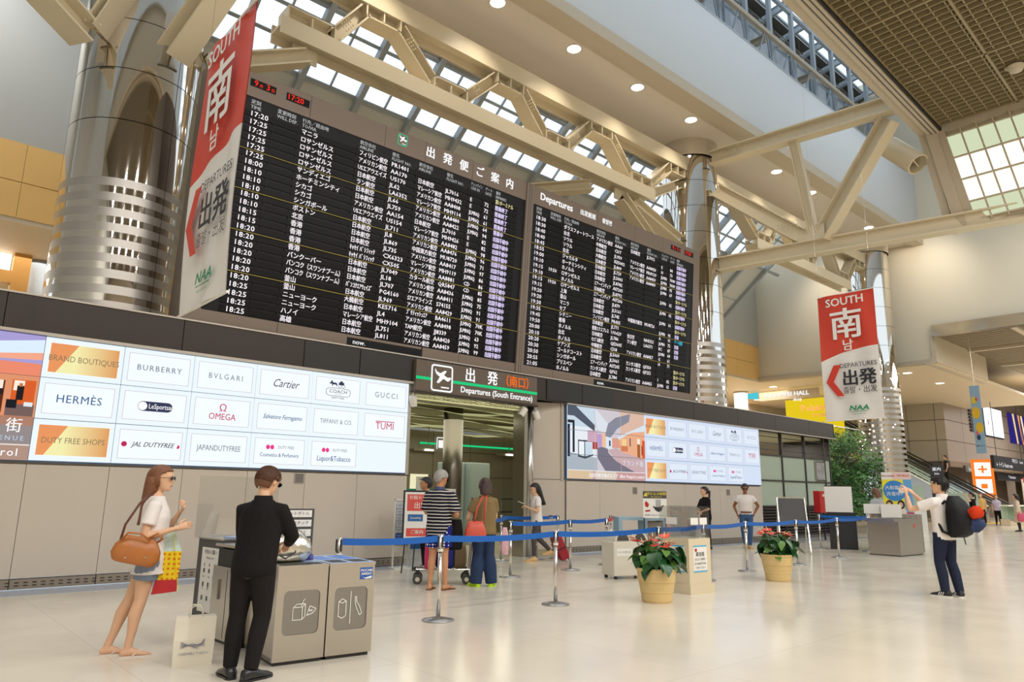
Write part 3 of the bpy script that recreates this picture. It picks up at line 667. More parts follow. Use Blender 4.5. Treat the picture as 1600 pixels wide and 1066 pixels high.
for s, (a, b) in enumerate(((3.85, 10.96), (11.19, 17.96))):
    box('display_back', a, b, 0.02, 0.05, 0.22, 4.18, m_disp, bt)
    for r in range(25):
        v = 3.87 - PIT * r
        # flap windows of a row, sunk between the darker strips
        box('flap_row', a + 0.3, b - 0.25, 0.004, 0.02, v - 0.052, v + 0.052, m_row, bt)
    for k in range(5):
        if k: box('guide_line', a, b, -0.004, 0.004, 3.87 - PIT * (5 * k - 0.5) - 0.007, 3.87 - PIT * (5 * k - 0.5) + 0.007, m_ywline, bt)
    g = G()
    for c in cols0[1:]:
        g.box(c + 7.08 * s - 0.06, c + 7.08 * s - 0.05, 0.0, 0.02, 0.22, 3.96)
    g.obj('column_dividers', m_disp, bt)
    heads = [('定刻', 'TIME'), ('変更時刻', 'WILL DEP.'), ('行先／経由地', 'TO/VIA'), ('航空会社', 'AIRLINE'), ('便名', 'FLIGHT NO.'), ('航空会社', 'AIRLINE'), ('便名', 'FLIGHT NO.'), ('チェックイン', 'CHK IN'), ('ゲート', 'GATE'), ('備考', 'REMARKS')]
    it = []
    for c, (j, e) in zip(cols0, heads):
        xs = 0.62 if len(j) > 4 and j[0] == 'チ' else (0.8 if c > 9 else 1.0)
        it += [(j, (c + 7.08 * s, 0.0, 4.085), 0.095, 'LEFT', 0.95 * xs), (e, (c + 7.08 * s, 0.0, 3.99), 0.094, 'LEFT', 0.95 * (0.85 if c > 9 else 1.0))]
    letters(it, 'headings', m_txg, bt, off=0.012, res=1, kind='stuff')
tL = '17:20 17:25 17:25 17:25 17:25 17:25 18:00 18:10 18:10 18:10 18:10 18:10 18:15 18:15 18:20 18:20 18:20 18:20 18:20 18:20 18:20 18:25 18:25 18:25 18:25'.split()
cL = 'マニラ ロサンゼルス ロサンゼルス ロサンゼルス ロサンゼルス サンディエゴ ホーチミンシティ シカゴ シカゴ シンガポール ボストン 北京 香港 香港 香港 香港 バンクーバー バンコク（スワンナプーム） バンコク（スワンナプーム） 釜山 釜山 ニューヨーク ニューヨーク ハノイ 高雄'.split()
aL = 'フィリピン航空 アメリカン航空 USエアウエイズ 日本航空 ラン航空 日本航空 日本航空 アメリカン航空 USエアウエイズ 日本航空 日本航空 日本航空 日本航空 ｷｬｾｲ_ﾊﾟｼﾌｨｯｸ ｷｬｾｲ_ﾊﾟｼﾌｨｯｸ 日本航空 日本航空 日本航空 ﾊﾞﾝｺｸｴｱｳｪｲｽﾞ 日本航空 大韓航空 日本航空 マレーシア航空 日本航空 日本航空'.split()
fL = 'PR1401 AA170 US170 JL62 LA6352 JL66 JL759 AA154 US154 JL711 JL8 JL869 JL735 CX6323 CX505 JL7049 JL18 JL707 PG4160 JL969 KE5716 JL4 MH9104 JL751 JL811'.split()
bL = '- 日本航空 マレーシア航空 アメリカン航空 マレーシア航空 アメリカン航空 アメリカン航空 日本航空 マレーシア航空 アメリカン航空 アメリカン航空 中国東方航空 アメリカン航空 マレーシア航空 アメリカン航空 カタール航空 アメリカン航空 アメリカン航空 S7エアラインズ アメリカン航空 ﾌﾞﾘﾃｨｯｼｭｴｱ アメリカン航空 TAM航空 アメリカン航空 アメリカン航空'.split()
gL = '- JL7016 MH9432 AA8408 MH9114 AA8480 AA8422 JL7010 MH9426 AA8482 AA8476 MU8720 AA8417 MH9119 AA8881 QR5847 AA8436 AA8411 S74155 AA8429 BA4611 AA8498 JJ8339 AA8420 AA8459'.split()
kL = '- E E JLMNQ JLMNQ JLMNQ JLMNQ E E JLMNQ JLMNQ JLMNQ JLMNQ JLMNQ CD CD JLMNQ JLMNQ JLMNQ JLMNQ JLMNQ JLMNQ JLMNQ JLMNQ JLMNQ'.split()
hL = '- 72 72 61 61 64 94 82 82 98 96 71 97 86 86 85 85 75 91 91 70K 70K 63 63 92'.split()
hL[24] = '99'; hL[23] = '92'
rL = ['第1ターミナル'] + ['搭乗終了'] * 4 + ['搭乗中'] + ['出国手続中'] * 19
tR = '18:30 18:30 18:40 18:40 18:45 18:55 19:00 19:10 19:15 19:10 19:15 19:15 19:20 19:20 19:30 19:35 19:45 19:50 20:00 20:10 20:20 20:30 20:50 20:55 21:05'.split()
wR = ['-'] * 25; wR[8] = '19:50'; wR[10] = '19:50'
cR = 'ダラスフォートワース 台北 ソウル ソウル 台北 ジャカルタ ホーチミンシティ ホノルル ロサンゼルス ホノルル ロサンゼルス 上海 釜山 マニラ セブ シドニー 香港 ホノルル 台北 ホノルル ケアンズ ゴールドコースト シンガポール ブリスベン ホノルル'.split()
aR = 'アメリカン航空 中華航空 日本航空 大韓航空 日本航空 日本航空 日本航空 日本航空 エアーインディア 日本航空 エアーインディア 日本航空 日本航空 日本航空 フィリピン航空 日本航空 香港エクスプレス 日本航空 ﾓﾝｺﾞﾙ航空 中華航空 日本航空 日本航空 エアーインディア カンタス航空 日本航空'.split()
fR = 'AA60 CI17 JL959 KE5002 JL809 JL729 JL5003 JL8782 AI7205 JL8792 AI7206 JL879 JL5161 JL745 PR435 JL771 UO629 JL786 QE3605 CI18 JL5069 JL5061 AI7205 QF62 JL784'.split()
bR = ['-'] * 25; gR = ['-'] * 25
for i, a, b in ((0, '日本航空', 'JL7012'), (2, 'アメリカン航空', 'AA8420'), (3, 'マレーシア航空', 'MH9129'), (4, 'アメリカン航空', 'AA8459'), (5, 'アメリカン航空', 'AA8409'), (13, '中国東方航空', 'MU8726'), (16, '全日空', 'NH5321'), (17, 'ラン航空', 'LA6371'), (19, 'アメリカン航空', 'AA8457'), (21, 'カンタス航空', 'QF350'), (22, 'カンタス航空', 'QF252'), (24, 'アメリカン航空', 'AA8455')): bR[i] = a; gR[i] = b
kR = '- E H JLMN JLMN JLMN JLMN - JLMN - JLMN - JLMN - JLMN A JLMN BC JLMN G H - - I JLMN'.split()
hR_ = '- 84 73 70W 70W 95 67 - 62 - 62 - 61 - 95 91 72 87 64 61 71 - - 82 62'.split()
rR = ['出国手続中'] * 7 + ['第1ターミナル', '出国手続中', '第1ターミナル', '出国手続中', '第1ターミナル', '出国手続中', '第1ターミナル', '定刻', 'ゲート変更', '定刻', '定刻', '定刻', '-', '-', '第1ターミナル', '第1ターミナル', '第1ターミナル', '定刻']
def column(nm, vals, u, size, xs, mat=m_tx, off=0.018, maxw=None):
    it = []; size = size * 1.05
    for r, v in enumerate(vals):
        if v in ('-', None): continue
        v = v.replace('_', ' ')
        x = xs
        if maxw:
            wd = sum(1.0 if ord(ch) > 255 and not 0xff60 < ord(ch) < 0xffa0 else 0.56 for ch in v) * size
            x = min(xs, maxw / wd)
        it.append((v, (u, 0.0, 3.87 - PIT * r - 0.003), size, 'LEFT', x))
    if it: letters(it, nm, mat, bt, off=off, res=1, kind='stuff')
for s, (t_, w_, c_, a_, f_, b_, g_, k_, h_, r_) in enumerate(((tL, ['-'] * 25, cL, aL, fL, bL, gL, kL, hL, rL), (tR, wR, cR, aR, fR, bR, gR, kR, hR_, rR))):
    d = 7.08 * s
    letters([(v, (4.24 + d, 0.0, 3.87 - PIT * r - 0.003), 0.130, 'LEFT', 1.06, 0, 1.12) for r, v in enumerate(t_)], 'departure_times', m_tx, bt, off=0.018, res=2, kind='stuff')
    column('changed_times', w_, 4.76 + d, 0.118, 1.05)
    column('destinations', c_, 5.22 + d, 0.118, 0.92, maxw=1.15)
    column('airlines', a_, 6.45 + d, 0.118, 0.85, maxw=0.66)
    column('flight_numbers', f_, 7.20 + d, 0.122, 1.1)
    column('airlines', b_, 7.87 + d, 0.118, 0.85, maxw=0.64)
    column('flight_numbers', g_, 8.60 + d, 0.122, 1.02)
    column('check_in_rows', k_, 9.28 + d, 0.118, 1.0, maxw=0.27)
    column('gates', h_, 9.70 + d, 0.122, 1.0)
    column('remarks', [v if v[0] != '第' and v != 'ゲート変更' else '-' for v in r_], 10.02 + d, 0.118, 0.8, m_txl, 0.03, 0.48)
    column('remarks', [v if v[0] == '第' else '-' for v in r_], 10.02 + d, 0.115, 0.8, m_txy, 0.018, 0.56)
    column('remarks', [v if v == 'ゲート変更' else '-' for v in r_], 10.02 + d, 0.115, 0.8, m_txc, 0.03, 0.4)
letters([(c, (8.13 + 0.457 * i, -0.002, 4.42), 0.255, 'CENTER', 1.0) for i, c in enumerate('出発便ご案内')], 'title', m_signw, bt, off=0.03, kind='stuff')
letters([('Departures', (11.42, -0.002, 4.42), 0.25, 'LEFT', 1.0), ('出发航班', (12.86, -0.002, 4.42), 0.155, 'LEFT', 0.98), ('출발편', (13.72, -0.002, 4.42), 0.15, 'LEFT', 0.98)], 'title', m_signw, bt, off=0.03, kind='stuff')
letters([('now.', (6.72, -0.002, 0.095), 0.13, 'LEFT', 1.1), ('now.', (13.82, -0.002, 0.095), 0.13, 'LEFT', 1.1)], 'message', m_signw, bt, off=0.015)
ring_frame(7.41, 4.46, 0.24, 0.25, 0.018, -0.004, E('sign_green', (0.05, 0.62, 0.30), 0.8), bt, r=0.2)
plane_icon(7.41, 4.475, 0.20, -0.006, m_signw, bt)
for s in (0, 1):
    a = 4.18 + (12.60 if s else 0)
    box('clock_window', a, a + 0.48, -0.003, 0.0, 4.37, 4.51, m_row, bt); box('clock_window', a + 0.68, a + 1.14, -0.003, 0.0, 4.36, 4.51, m_row, bt)
    letters([('9', (a + 0.07, -0.006, 4.44), 0.15, 'LEFT', 1.0), ('月', (a + 0.165, -0.006, 4.42), 0.07, 'LEFT', 1.0), ('3', (a + 0.29, -0.006, 4.44), 0.15, 'LEFT', 1.0), ('日', (a + 0.385, -0.006, 4.42), 0.07, 'LEFT', 1.0), ('17:20', (a + 0.69, -0.006, 4.435), 0.15, 'LEFT', 1.0)], 'led_digits', m_led, bt, off=0.012)
# ---------------------------------------------------------------- polished columns
def column_thing(nm, x, y, z0, z1, r, lamp_heights=(), label=None):
    c = ST(nm, G().cyl((x, y, z0), (x, y, z1), r - 0.03, r - 0.03, 64, caps=False), m_black, smooth=True)
    z = z0
    frost_top = 6.55
    zs = [z0]
    k = z0
    while k < z1 - 0.01:
        if k < frost_top - 0.02:
            for dz in (0.15, 0.12): # frosted band then mirror band
                G().lathe([(r, k), (r, k + dz)], (x, y, 0), 72).obj('cladding_band', m_frost if dz == 0.15 else m_chrome, c, smooth=True)
                k += dz

        else:
            h = min(0.98, z1 - k)
            G().lathe([(r, k), (r, k + h - 0.015)], (x, y, 0), 72).obj('cladding_band', m_chrome, c, smooth=True)
            k += h
    g = G()
    for a in (-1.15, 0.95, 3.0):
        g.obox((x + (r + 0.001) * math.cos(a), y + (r + 0.001) * math.sin(a), z0), (-0.008 * math.sin(a), 0.008 * math.cos(a), 0), (0.002 * math.cos(a), 0.002 * math.sin(a), 0), (0, 0, z1 - z0))
    g.obj('vertical_joint', m_black, c)
    return c
column_thing('column_1', 2.9, 14.0, 4.0, 14.2, 1.03)
column_thing('column_2', 21.6, 14.25, 4.0, 14.2, 1.0)
column_thing('column_3', 37.0, 14.05, 0.0, 14.2, 1.0)
# collars
for i, (x, y) in enumerate(((21.6, 14.25), (37.0, 14.05))):
    ST('trim_%d' % (10 + i), G().lathe([(1.06, 13.55), (1.06, 14.2)], (x, y, 0), 64), m_tan, smooth=True)
# sprinkle of small lamps on the two far columns
def col_lamps(x, y, z0, z1, n, label):
    t = T('lamp_chain', (x, y, z0), label=label, cat='lights')
    g = G()
    for k in range(n):
        a = PI + random.uniform(-0.9, 1.3); z = random.uniform(0, z1 - z0)
        g.ell((1.02 * math.cos(a), 1.02 * math.sin(a), z), (0.017, 0.017, 0.026), 6, 4)
    g.obj('bulbs', m_glow, t, kind='stuff')
col_lamps(21.6, 14.25, 4.3, 8.2, 26, 'tiny lamps dotted over the column right of the departure board')
col_lamps(37.0, 14.05, 3.4, 8.0, 60, 'tiny lamps dotted over the far column behind the small banner')

# ---------------------------------------------------------------- soffit with downlights, pale wall, roof
sf = ST('ceiling_soffit', G().box(-8, 38.5, 12.55, 16.0, 14.2, 14.5), m_soffit)
ST('trim_12', G().box(-8, 38.5, 12.28, 12.5, 14.12, 14.6), m_tan)
ST('trim_13', G().box(-8, 38.5, 11.75, 12.25, 14.02, 14.4), m_tan)
ST('wall_upper_pale', G().box(-8, 38.5, 11.9, 12.2, 14.4, 17.9), m_bluewall)
ST('trim_14', G().box(-8, 38.5, 11.88, 12.22, 17.9, 17.95), m_steelgrey)
cnt = {True: -1, False: -1}; ORD = 'first second third fourth fifth sixth seventh eighth ninth tenth eleventh twelfth thirteenth'.split()
for x, y in [(1.9 + 2.97 * i, 12.85) for i in range(13)] + [(2.1 + 2.9 * i, 15.5) for i in range(11)]:
    if x < 5: continue
    row = y < 14; cnt[row] += 1
    d = T('downlight', (x, y, 14.2), label=ORD[min(len(ORD) - 1, cnt[row])] + ' bright downlight from the near end in the %s soffit row' % ('front' if row else 'rear'), cat='downlight', group='soffit downlights, %s row' % ('front' if row else 'rear'))
    G().lathe([(0.24, 0), (0.24, -0.02), (0.20, -0.02)], (0, 0, 0), 20).obj('trim_ring', m_white, d)
    G().lathe([(0.20, -0.012), (0.001, -0.012)], (0, 0, 0), 20).obj('lamp', m_glow, d)
    if x < 30: spot('downlight_beam', (x, y, 14.12), 260, WARM, size=1.9, blend=0.9)
# skylight behind the truss, sloping down to the back wall
YT, ZT, YB, ZB, YE, ZE = 16.0, 14.2, 17.65, 12.85, 21.1, 10.0
def sl(t): return V3((0, YT + (YB - YT) * t, ZT + (ZB - ZT) * t))
dn = (sl(1) - sl(0)).normalized(); nrm = V3((0, -dn.z, dn.y)).normalized()
if nrm.y > 0: nrm = -nrm
X0, X1, BAY = 3.95, 34.7, 1.83
sk = ST('window_1', G().box(X0, X1, 15.95, 16.1, 14.1, 14.6), m_steelgrey)
n = int((X1 - X0) / BAY)
tb = (0.0, 0.23, 0.62, 1.0)
for i in range(n + 1):
    x = X0 + BAY * i
    G().bar(V3((x, 0, 0)) + sl(-0.1) - nrm * -0.10, V3((x, YE, ZE)), 0.16, 0.26, up=tuple(nrm)).obj('rafter', m_steelgrey, sk)
    if i < n:
        G().bar(V3((x + BAY / 2, 0, 0)) + sl(0), V3((x + BAY / 2, 0, 0)) + sl(1.0), 0.05, 0.07, up=tuple(nrm)).obj('glazing_bar', m_steelgrey, sk)
        for j in range(3):
            for s in (0, 1):
                a = sl(tb[j]); b = sl(tb[j + 1])
                xa = x + 0.08 + s * (BAY / 2 - 0.02)
                G().add([(xa, a.y, a.z), (xa + BAY / 2 - 0.08, a.y, a.z), (xa + BAY / 2 - 0.08, b.y, b.z), (xa, b.y, b.z)], [(0, 1, 2, 3)]).obj('pane', m_sky, sk)
        for s in (0, 1):
            a = sl(1.0); xa = x + 0.02 + s * (BAY / 2)
            w = BAY / 2 + 0.005
            G().obox((xa, a.y + 0.02, a.z), (w, 0, 0), (0, YE - a.y, ZE - a.z), tuple(-nrm * 0.03)).obj('panel', m_greypanel, sk)
for t in tb:
    G().bar(V3((X0, 0, 0)) + sl(t), V3((X1, 0, 0)) + sl(t), 0.09 if t < 1 else 0.14, 0.07, up=tuple(nrm)).obj('glazing_bar', m_steelgrey, sk)
G().bar(V3((X0, 0, 0)) + sl(2.0), V3((X1, 0, 0)) + sl(2.0), 0.06, 0.05, up=tuple(nrm)).obj('glazing_bar', m_steelgrey, sk)

# back walls
m_bw = M('matt_grey_wall', srgb(190, 190, 184), 0.6)
ST('wall_back', G().box(-8, 3.9, 21.1, 21.3, 10.0, 15.6), m_bw)
ST('wall_back_far', G().box(34.8, 38.5, 21.1, 21.3, 10.0, 14.6), m_bw)
ST('ceiling_left_bay', G().box(-8, 3.9, 15.9, 21.3, 15.6, 15.8), m_greypanel)
for x in (-2, 0, 2): ST('beam_left_bay', G().ibeam((x, 16, 15.4), (x, 21.1, 15.4), 0.3, 0.4), m_steelgrey)
ST('wall_behind_skylight', G().box(3.9, 34.8, 21.12, 21.3, 9.9, 10.2), m_steelgrey)
ob = ST('trim_15', G().box(-8, 38.5, 21.14, 21.3, 8.0, 10.0), m_orange)
for i in range(24):
    x = -8 + 2.0 * i
    if x > 37: continue
    for za, zb in ((8.02, 8.95), (8.97, 10.0)): box('panel', x + 0.004, min(x + 1.996, 38.5), 21.08, 21.14, za, zb, m_orange, ob)
ST('ceiling_upper_floor', G().box(-8, 60, 21.1, 34, 7.9, 8.05), M('upper_ceiling', srgb(222, 206, 178), 0.6))
ST('ceiling_upper_floor_right', G().box(38.6, 60, 11.8, 21.1, 7.9, 8.05), bpy.data.materials['upper_ceiling'])
ST('floor_upper', G().box(-8, 41.0, 15.5, 20, 3.7, 4.0).box(-8, 47.5, 20.0, 34, 3.7, 4.0), M('upper_floor', srgb(200, 186, 160), 0.4))
ST('wall_upper_shops', G().box(-8, 60, 33.8, 34, 4.0, 8.0), M('upper_wall', srgb(214, 198, 172), 0.6))
area('upper_floor_light_left', (1, 26, 7.8), (12, 6), 500, WARM); area('upper_floor_light_right', (40, 24, 7.8), (14, 6), 900, WARM)
# end wall and the edge that drops from it
ST('wall_end', G().box(38.5, 38.7, 11.8, 21.2, 8.1, 14.3), M('cream_wall', srgb(222, 212, 190), 0.6))
ST('wall_end_upper', G().box(38.5, 38.7, 3.0, 11.8, 9.4, 24.0), bpy.data.materials['cream_wall'])
ST('wall_end_join', G().box(38.5, 38.7, 11.8, 21.2, 14.3, 24.0), bpy.data.materials['cream_wall'])
ST('trim_16', G().box(38.35, 38.7, 11.8, 21.2, 7.92, 8.12), m_tan)
ST('trim_17', G().box(38.4, 46.6, 11.7, 11.9, 7.95, 9.3), m_tan)
ST('trim_18', G().box(38.3, 46.8, 11.9, 12.2, 7.85, 8.0), m_tan)
cn = ST('ceiling_canopy', G().box(38.5, 66, 1, 11.75, 9.32, 9.4), M('brown_canopy', srgb(126, 112, 86), 0.6))
for i in range(60):
    x = 38.8 + i * 0.45
    G().box(x, x + 0.30, 1, 11.7, 9.28, 9.32).obj('slat', M('canopy_slat', srgb(140, 126, 98), 0.6) if i == 0 else bpy.data.materials['canopy_slat'], cn)
ST('ceiling_canopy_far', G().box(46.7, 100, 11.75, 16.75, 9.3, 9.4), bpy.data.materials['brown_canopy'])
for x in (43.5, 49.5, 55.5): ST('beam_canopy', G().box(x, x + 0.25, 1, 11.7, 9.16, 9.28), m_tan)
for y in (8.3, 4.5): ST('beam_canopy', G().box(38.5, 66, y, y + 0.25, 9.16, 9.28), m_tan)
pc = ST('trim_19', G().box(38.2, 38.5, 1, 11.75, 9.2, 9.75), M('polished_lip', (0.7, 0.66, 0.58), 0.12, 0.9))
for i in range(8):
    d = T('downlight', (40.5 + 4.9 * (i % 2), 13.8 + 3.8 * (i // 2), 7.9), label=ORD[i] + ' round downlight of the upper shop ceiling, counted from the hall side', cat='downlight', group='upper shop floor downlights')
    G().lathe([(0.22, -0.01), (0.001, -0.012)], (0, 0, 0), 16).obj('lamp', m_glow, d); G().lathe([(0.26, 0), (0.22, -0.02)], (0, 0, 0), 16).obj('trim_ring', m_white, d)

# clerestory roof above the pale wall
rf = ST('roof_clerestory', G().box(-8, 50, 12.5, 13.0, 17.9, 18.1), m_steelgrey)
m_louv = M('brown_louver', srgb(92, 88, 80), 0.6)
ST('wall_clerestory', G().box(-8, 50, 14.4, 14.6, 14.5, 22.5), M('white_clerestory', srgb(216, 220, 224), 0.6))
roof = ST('roof_shell', G().box(-8, 50, 14.35, 14.9, 23.1, 23.3), m_greypanel)
for i in range(24):
    x = 2 + i * 2.0
    G().bar((x, 12.9, 17.0), (x, 12.9, 22.9), 0.20, 0.16, up=(0, 1, 0)).obj('post', m_steelgrey, roof)
    G().bar((x + 1.0, 14.3, 17.0), (x + 1.0, 14.3, 22.9), 0.45, 0.1, up=(0, 1, 0)).obj('pilaster', m_steelgrey, roof)
    G().ibeam((x, 14.4, 23.0), (x, 6.5, 24.1), 0.16, 0.36, 0.03).obj('rafter', m_steelgrey, roof)
    G().bar((x + 0.1, 12.75, 17.9), (x + 0.95, 12.6, 20.1), 0.05, 0.05, up=(0, 1, 0)).obj('brace', m_steelgrey, roof)
    G().bar((x + 1.9, 12.75, 17.9), (x + 1.05, 12.6, 20.1), 0.05, 0.05, up=(0, 1, 0)).obj('brace', m_steelgrey, roof)
    G().bar((x, 12.9, 20.1), (x, 14.3, 22.2), 0.08, 0.08, up=(0, 1, 0)).obj('strut', m_steelgrey, roof)
    for j in range(3): G().obox((x + 0.15, 14.15, 22.45 + .22 * j), (1.7, 0, 0), (0, 0.12, 0.10), (0, 0, 0.05)).obj('louver', m_louv, roof)
    G().obox((x + 0.12, 14.38, 23.02), (1.76, 0, 0), (0, -0.55, 0.08), (0, 0, 0.04)).obj('louver', m_louv, roof)
    for ya, yb in ((13.75, 11.6), (11.5, 9.4), (9.3, 6.6)):
        za, zb = 23.2 + (14.4 - ya) * .139, 23.2 + (14.4 - yb) * .139
        G().add([(x + .12, ya, za), (x + 1.88, ya, za), (x + 1.88, yb, zb), (x + .12, yb, zb)], [(0, 1, 2, 3)]).obj('pane', m_sky, roof)
    G().bar((x + .1, 13.8, 23.25), (x + 1.9, 13.8, 23.25), .12, .1).obj('purlin', m_steelgrey, roof)
for k, y in enumerate((11.55, 9.35)): G().bar((0, y, 23.2 + (14.4 - y) * .139), (50, y, 23.2 + (14.4 - y) * .139), .1, .1).obj('purlin', m_steelgrey, roof)
ST('beam_clerestory', G().bar((-8, 12.6, 20.1), (50, 12.6, 20.1), 0.16, 0.18), m_tan)
ST('beam_clerestory', G().bar((-8, 12.9, 22.6), (50, 12.9, 22.6), 0.14, 0.16), m_steelgrey)
for x in (9, 13, 17, 21, 25, 29, 33, 37): ST('beam_clerestory', G().ibeam((x, 12.6, 19.8), (x, 14.4, 19.8), 0.2, 0.3), m_tan)
ST('wall_over_ceiling', G().box(-8, 50, 6.3, 6.5, 14.3, 24.4), m_bluewall)
ST('roof_end', G().box(50, 50.2, 6, 15, 12, 24.5), m_bluewall)

# ---------------------------------------------------------------- coffered ceiling over the hall
m_cof = M('coffer_brown', srgb(156, 140, 106), 0.55)
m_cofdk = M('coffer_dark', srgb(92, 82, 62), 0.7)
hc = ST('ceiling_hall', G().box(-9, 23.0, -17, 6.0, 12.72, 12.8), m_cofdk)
g = G()
cx, cy = 0.245, 0.31
for i in range(int((22.9 - 4) / cx) + 1):
    x = 22.85 - i * cx; g.box(x - 0.014, x + 0.014, -2, 5.98, 12.5, 12.72)
for j in range(int(8 / cy) + 1):
    y = 5.97 - j * cy; g.box(4, 22.9, y - 0.014, y + 0.014, 12.52, 12.72)
g.obj('grid', m_cof, hc, kind='stuff')
g = G()
for i in range(6): g.box(22.85 - i * 3.2 - .03, 22.85 - i * 3.2 + .03, -2, 6.05, 12.48, 12.72)
for j in range(4): g.box(4, 22.9, 6.0 - j * 2.0 - .03, 6.0 - j * 2.0 + .03, 12.48, 12.72)
g.obj('main_grid', m_cof, hc)
ST('trim_20', G().box(-9, 23.2, 5.98, 6.04, 12.40, 12.75), m_black)
ST('trim_21', G().box(-9, 23.5, 6.04, 6.36, 12.34, 12.75), m_tan)
ST('trim_22', G().box(-9, 23.5, 6.38, 6.62, 12.44, 14.4), m_tan)
ST('trim_26', G().box(-9, 23.3, 6.10, 6.13, 12.325, 12.35), m_seam); ST('trim_27', G().box(-9, 23.3, 6.22, 6.25, 12.325, 12.35), m_seam)
PV = Matrix.Translation((14, 6, 0)) @ Matrix.Rotation(0.022, 4, 'Z') @ Matrix.Translation((-14, -6, 0))
for nm in ('ceiling_hall', 'trim_20', 'trim_21', 'trim_22', 'trim_26', 'trim_27'):
    if nm in bpy.data.objects: bpy.data.objects[nm].matrix_world = PV
sd = T('smoke_detector', (20.8, 3.75, 12.45), label='small cream detector under the coffered ceiling', cat='detector')
G().lathe([(0.001, -0.16), (0.14, -0.14), (0.2, 0.0)], (0, 0, 0), 20).obj('body', m_tan, sd, smooth=True); G().lathe([(0.24, 0), (0.2, 0.04)], (0, 0, 0), 20).obj('ring', m_tan, sd)
# luminous glazed screen dropping from the ceiling's end
lum = ST('window_2', G().box(23.0, 23.3, -6, 6.1, 12.35, 12.75), m_tan)
def LP(y, t): return V3((23.02 + 0.35 * t, y - 0.45 * t * (1 if y > 5 else 1), 12.35 - 2.95 * t))
m_lg1 = E('lit_glass', (1.0, 1.0, 0.86), 1.15); m_lg0 = E('lit_glass_green', srgb(220, 230, 192), 0.9)
ny = 13; nt4 = [0.06, 0.30, 0.54, 0.78, 0.97]
for j in range(ny):
    ya = 5.85 - j * 0.42; yb = ya - 0.38
    for q in range(4):
        a, b, c, d = LP(ya, nt4[q] + .01), LP(yb, nt4[q] + .01), LP(yb, nt4[q + 1] - .01), LP(ya, nt4[q + 1] - .01)
        G().add([a, b, c, d], [(0, 1, 2, 3)]).obj('pane', m_lg1 if q in (1, 2) else m_lg0, lum)
    G().bar(LP(ya + 0.022, 0), LP(ya + 0.022, 1.0), 0.045, 0.08, up=(1, 0, 0)).obj('mullion', m_tan, lum)
for t in nt4: G().bar(LP(6.0, t), LP(0.4, t), 0.045, 0.07, up=(1, 0, 0)).obj('mullion', m_tan, lum)
G().add([LP(6, 0) + V3((.1, 0, 0)), LP(0, 0) + V3((.1, 0, 0)), LP(0, 1) + V3((.1, 0, 0)), LP(6, 1) + V3((.1, 0, 0))], [(0, 1, 2, 3)]).obj('backing', m_tan, lum)
ST('trim_23', G().bar(V3((23.0, 6.05, 12.5)), V3((23.35, 5.6, 9.35)), 0.35, 0.05, up=(1, 0, 0)), m_tan)
ST('trim_24', G().bar(V3((23.1, 6.22, 12.6)), V3((23.45, 5.78, 9.35)), 0.3, 0.45, up=(1, 0, 0)), m_tan)
ST('trim_25', G().bar(V3((23.3, 6.50, 12.8)), V3((23.65, 6.08, 9.35)), 0.22, 0.7, up=(1, 0, 0)), m_tan)
for nm in ('window_2', 'trim_23', 'trim_24', 'trim_25'): bpy.data.objects[nm].location = (0, .26, 0)
# round duct end
dc = T('duct', (22.9, 6.9, 11.5), label='cream round duct stub behind the truss end', cat='duct')
G().lathe([(0.34, 0), (0.34, 1.3)], (0, 0, 0), 32).lathe([(0.29, 1.3), (0.29, 0)], (0, 0, 0), 32).lathe([(0.29, 0), (0.34, 0)], (0, 0, 0), 32).obj('pipe', m_beige, dc, smooth=True); dc.rotation_euler = (-0.7, 0.2, 0)
box('flap', -0.2, 0.24, -0.02, 0.02, 0.1, 0.5, m_beige, dc)

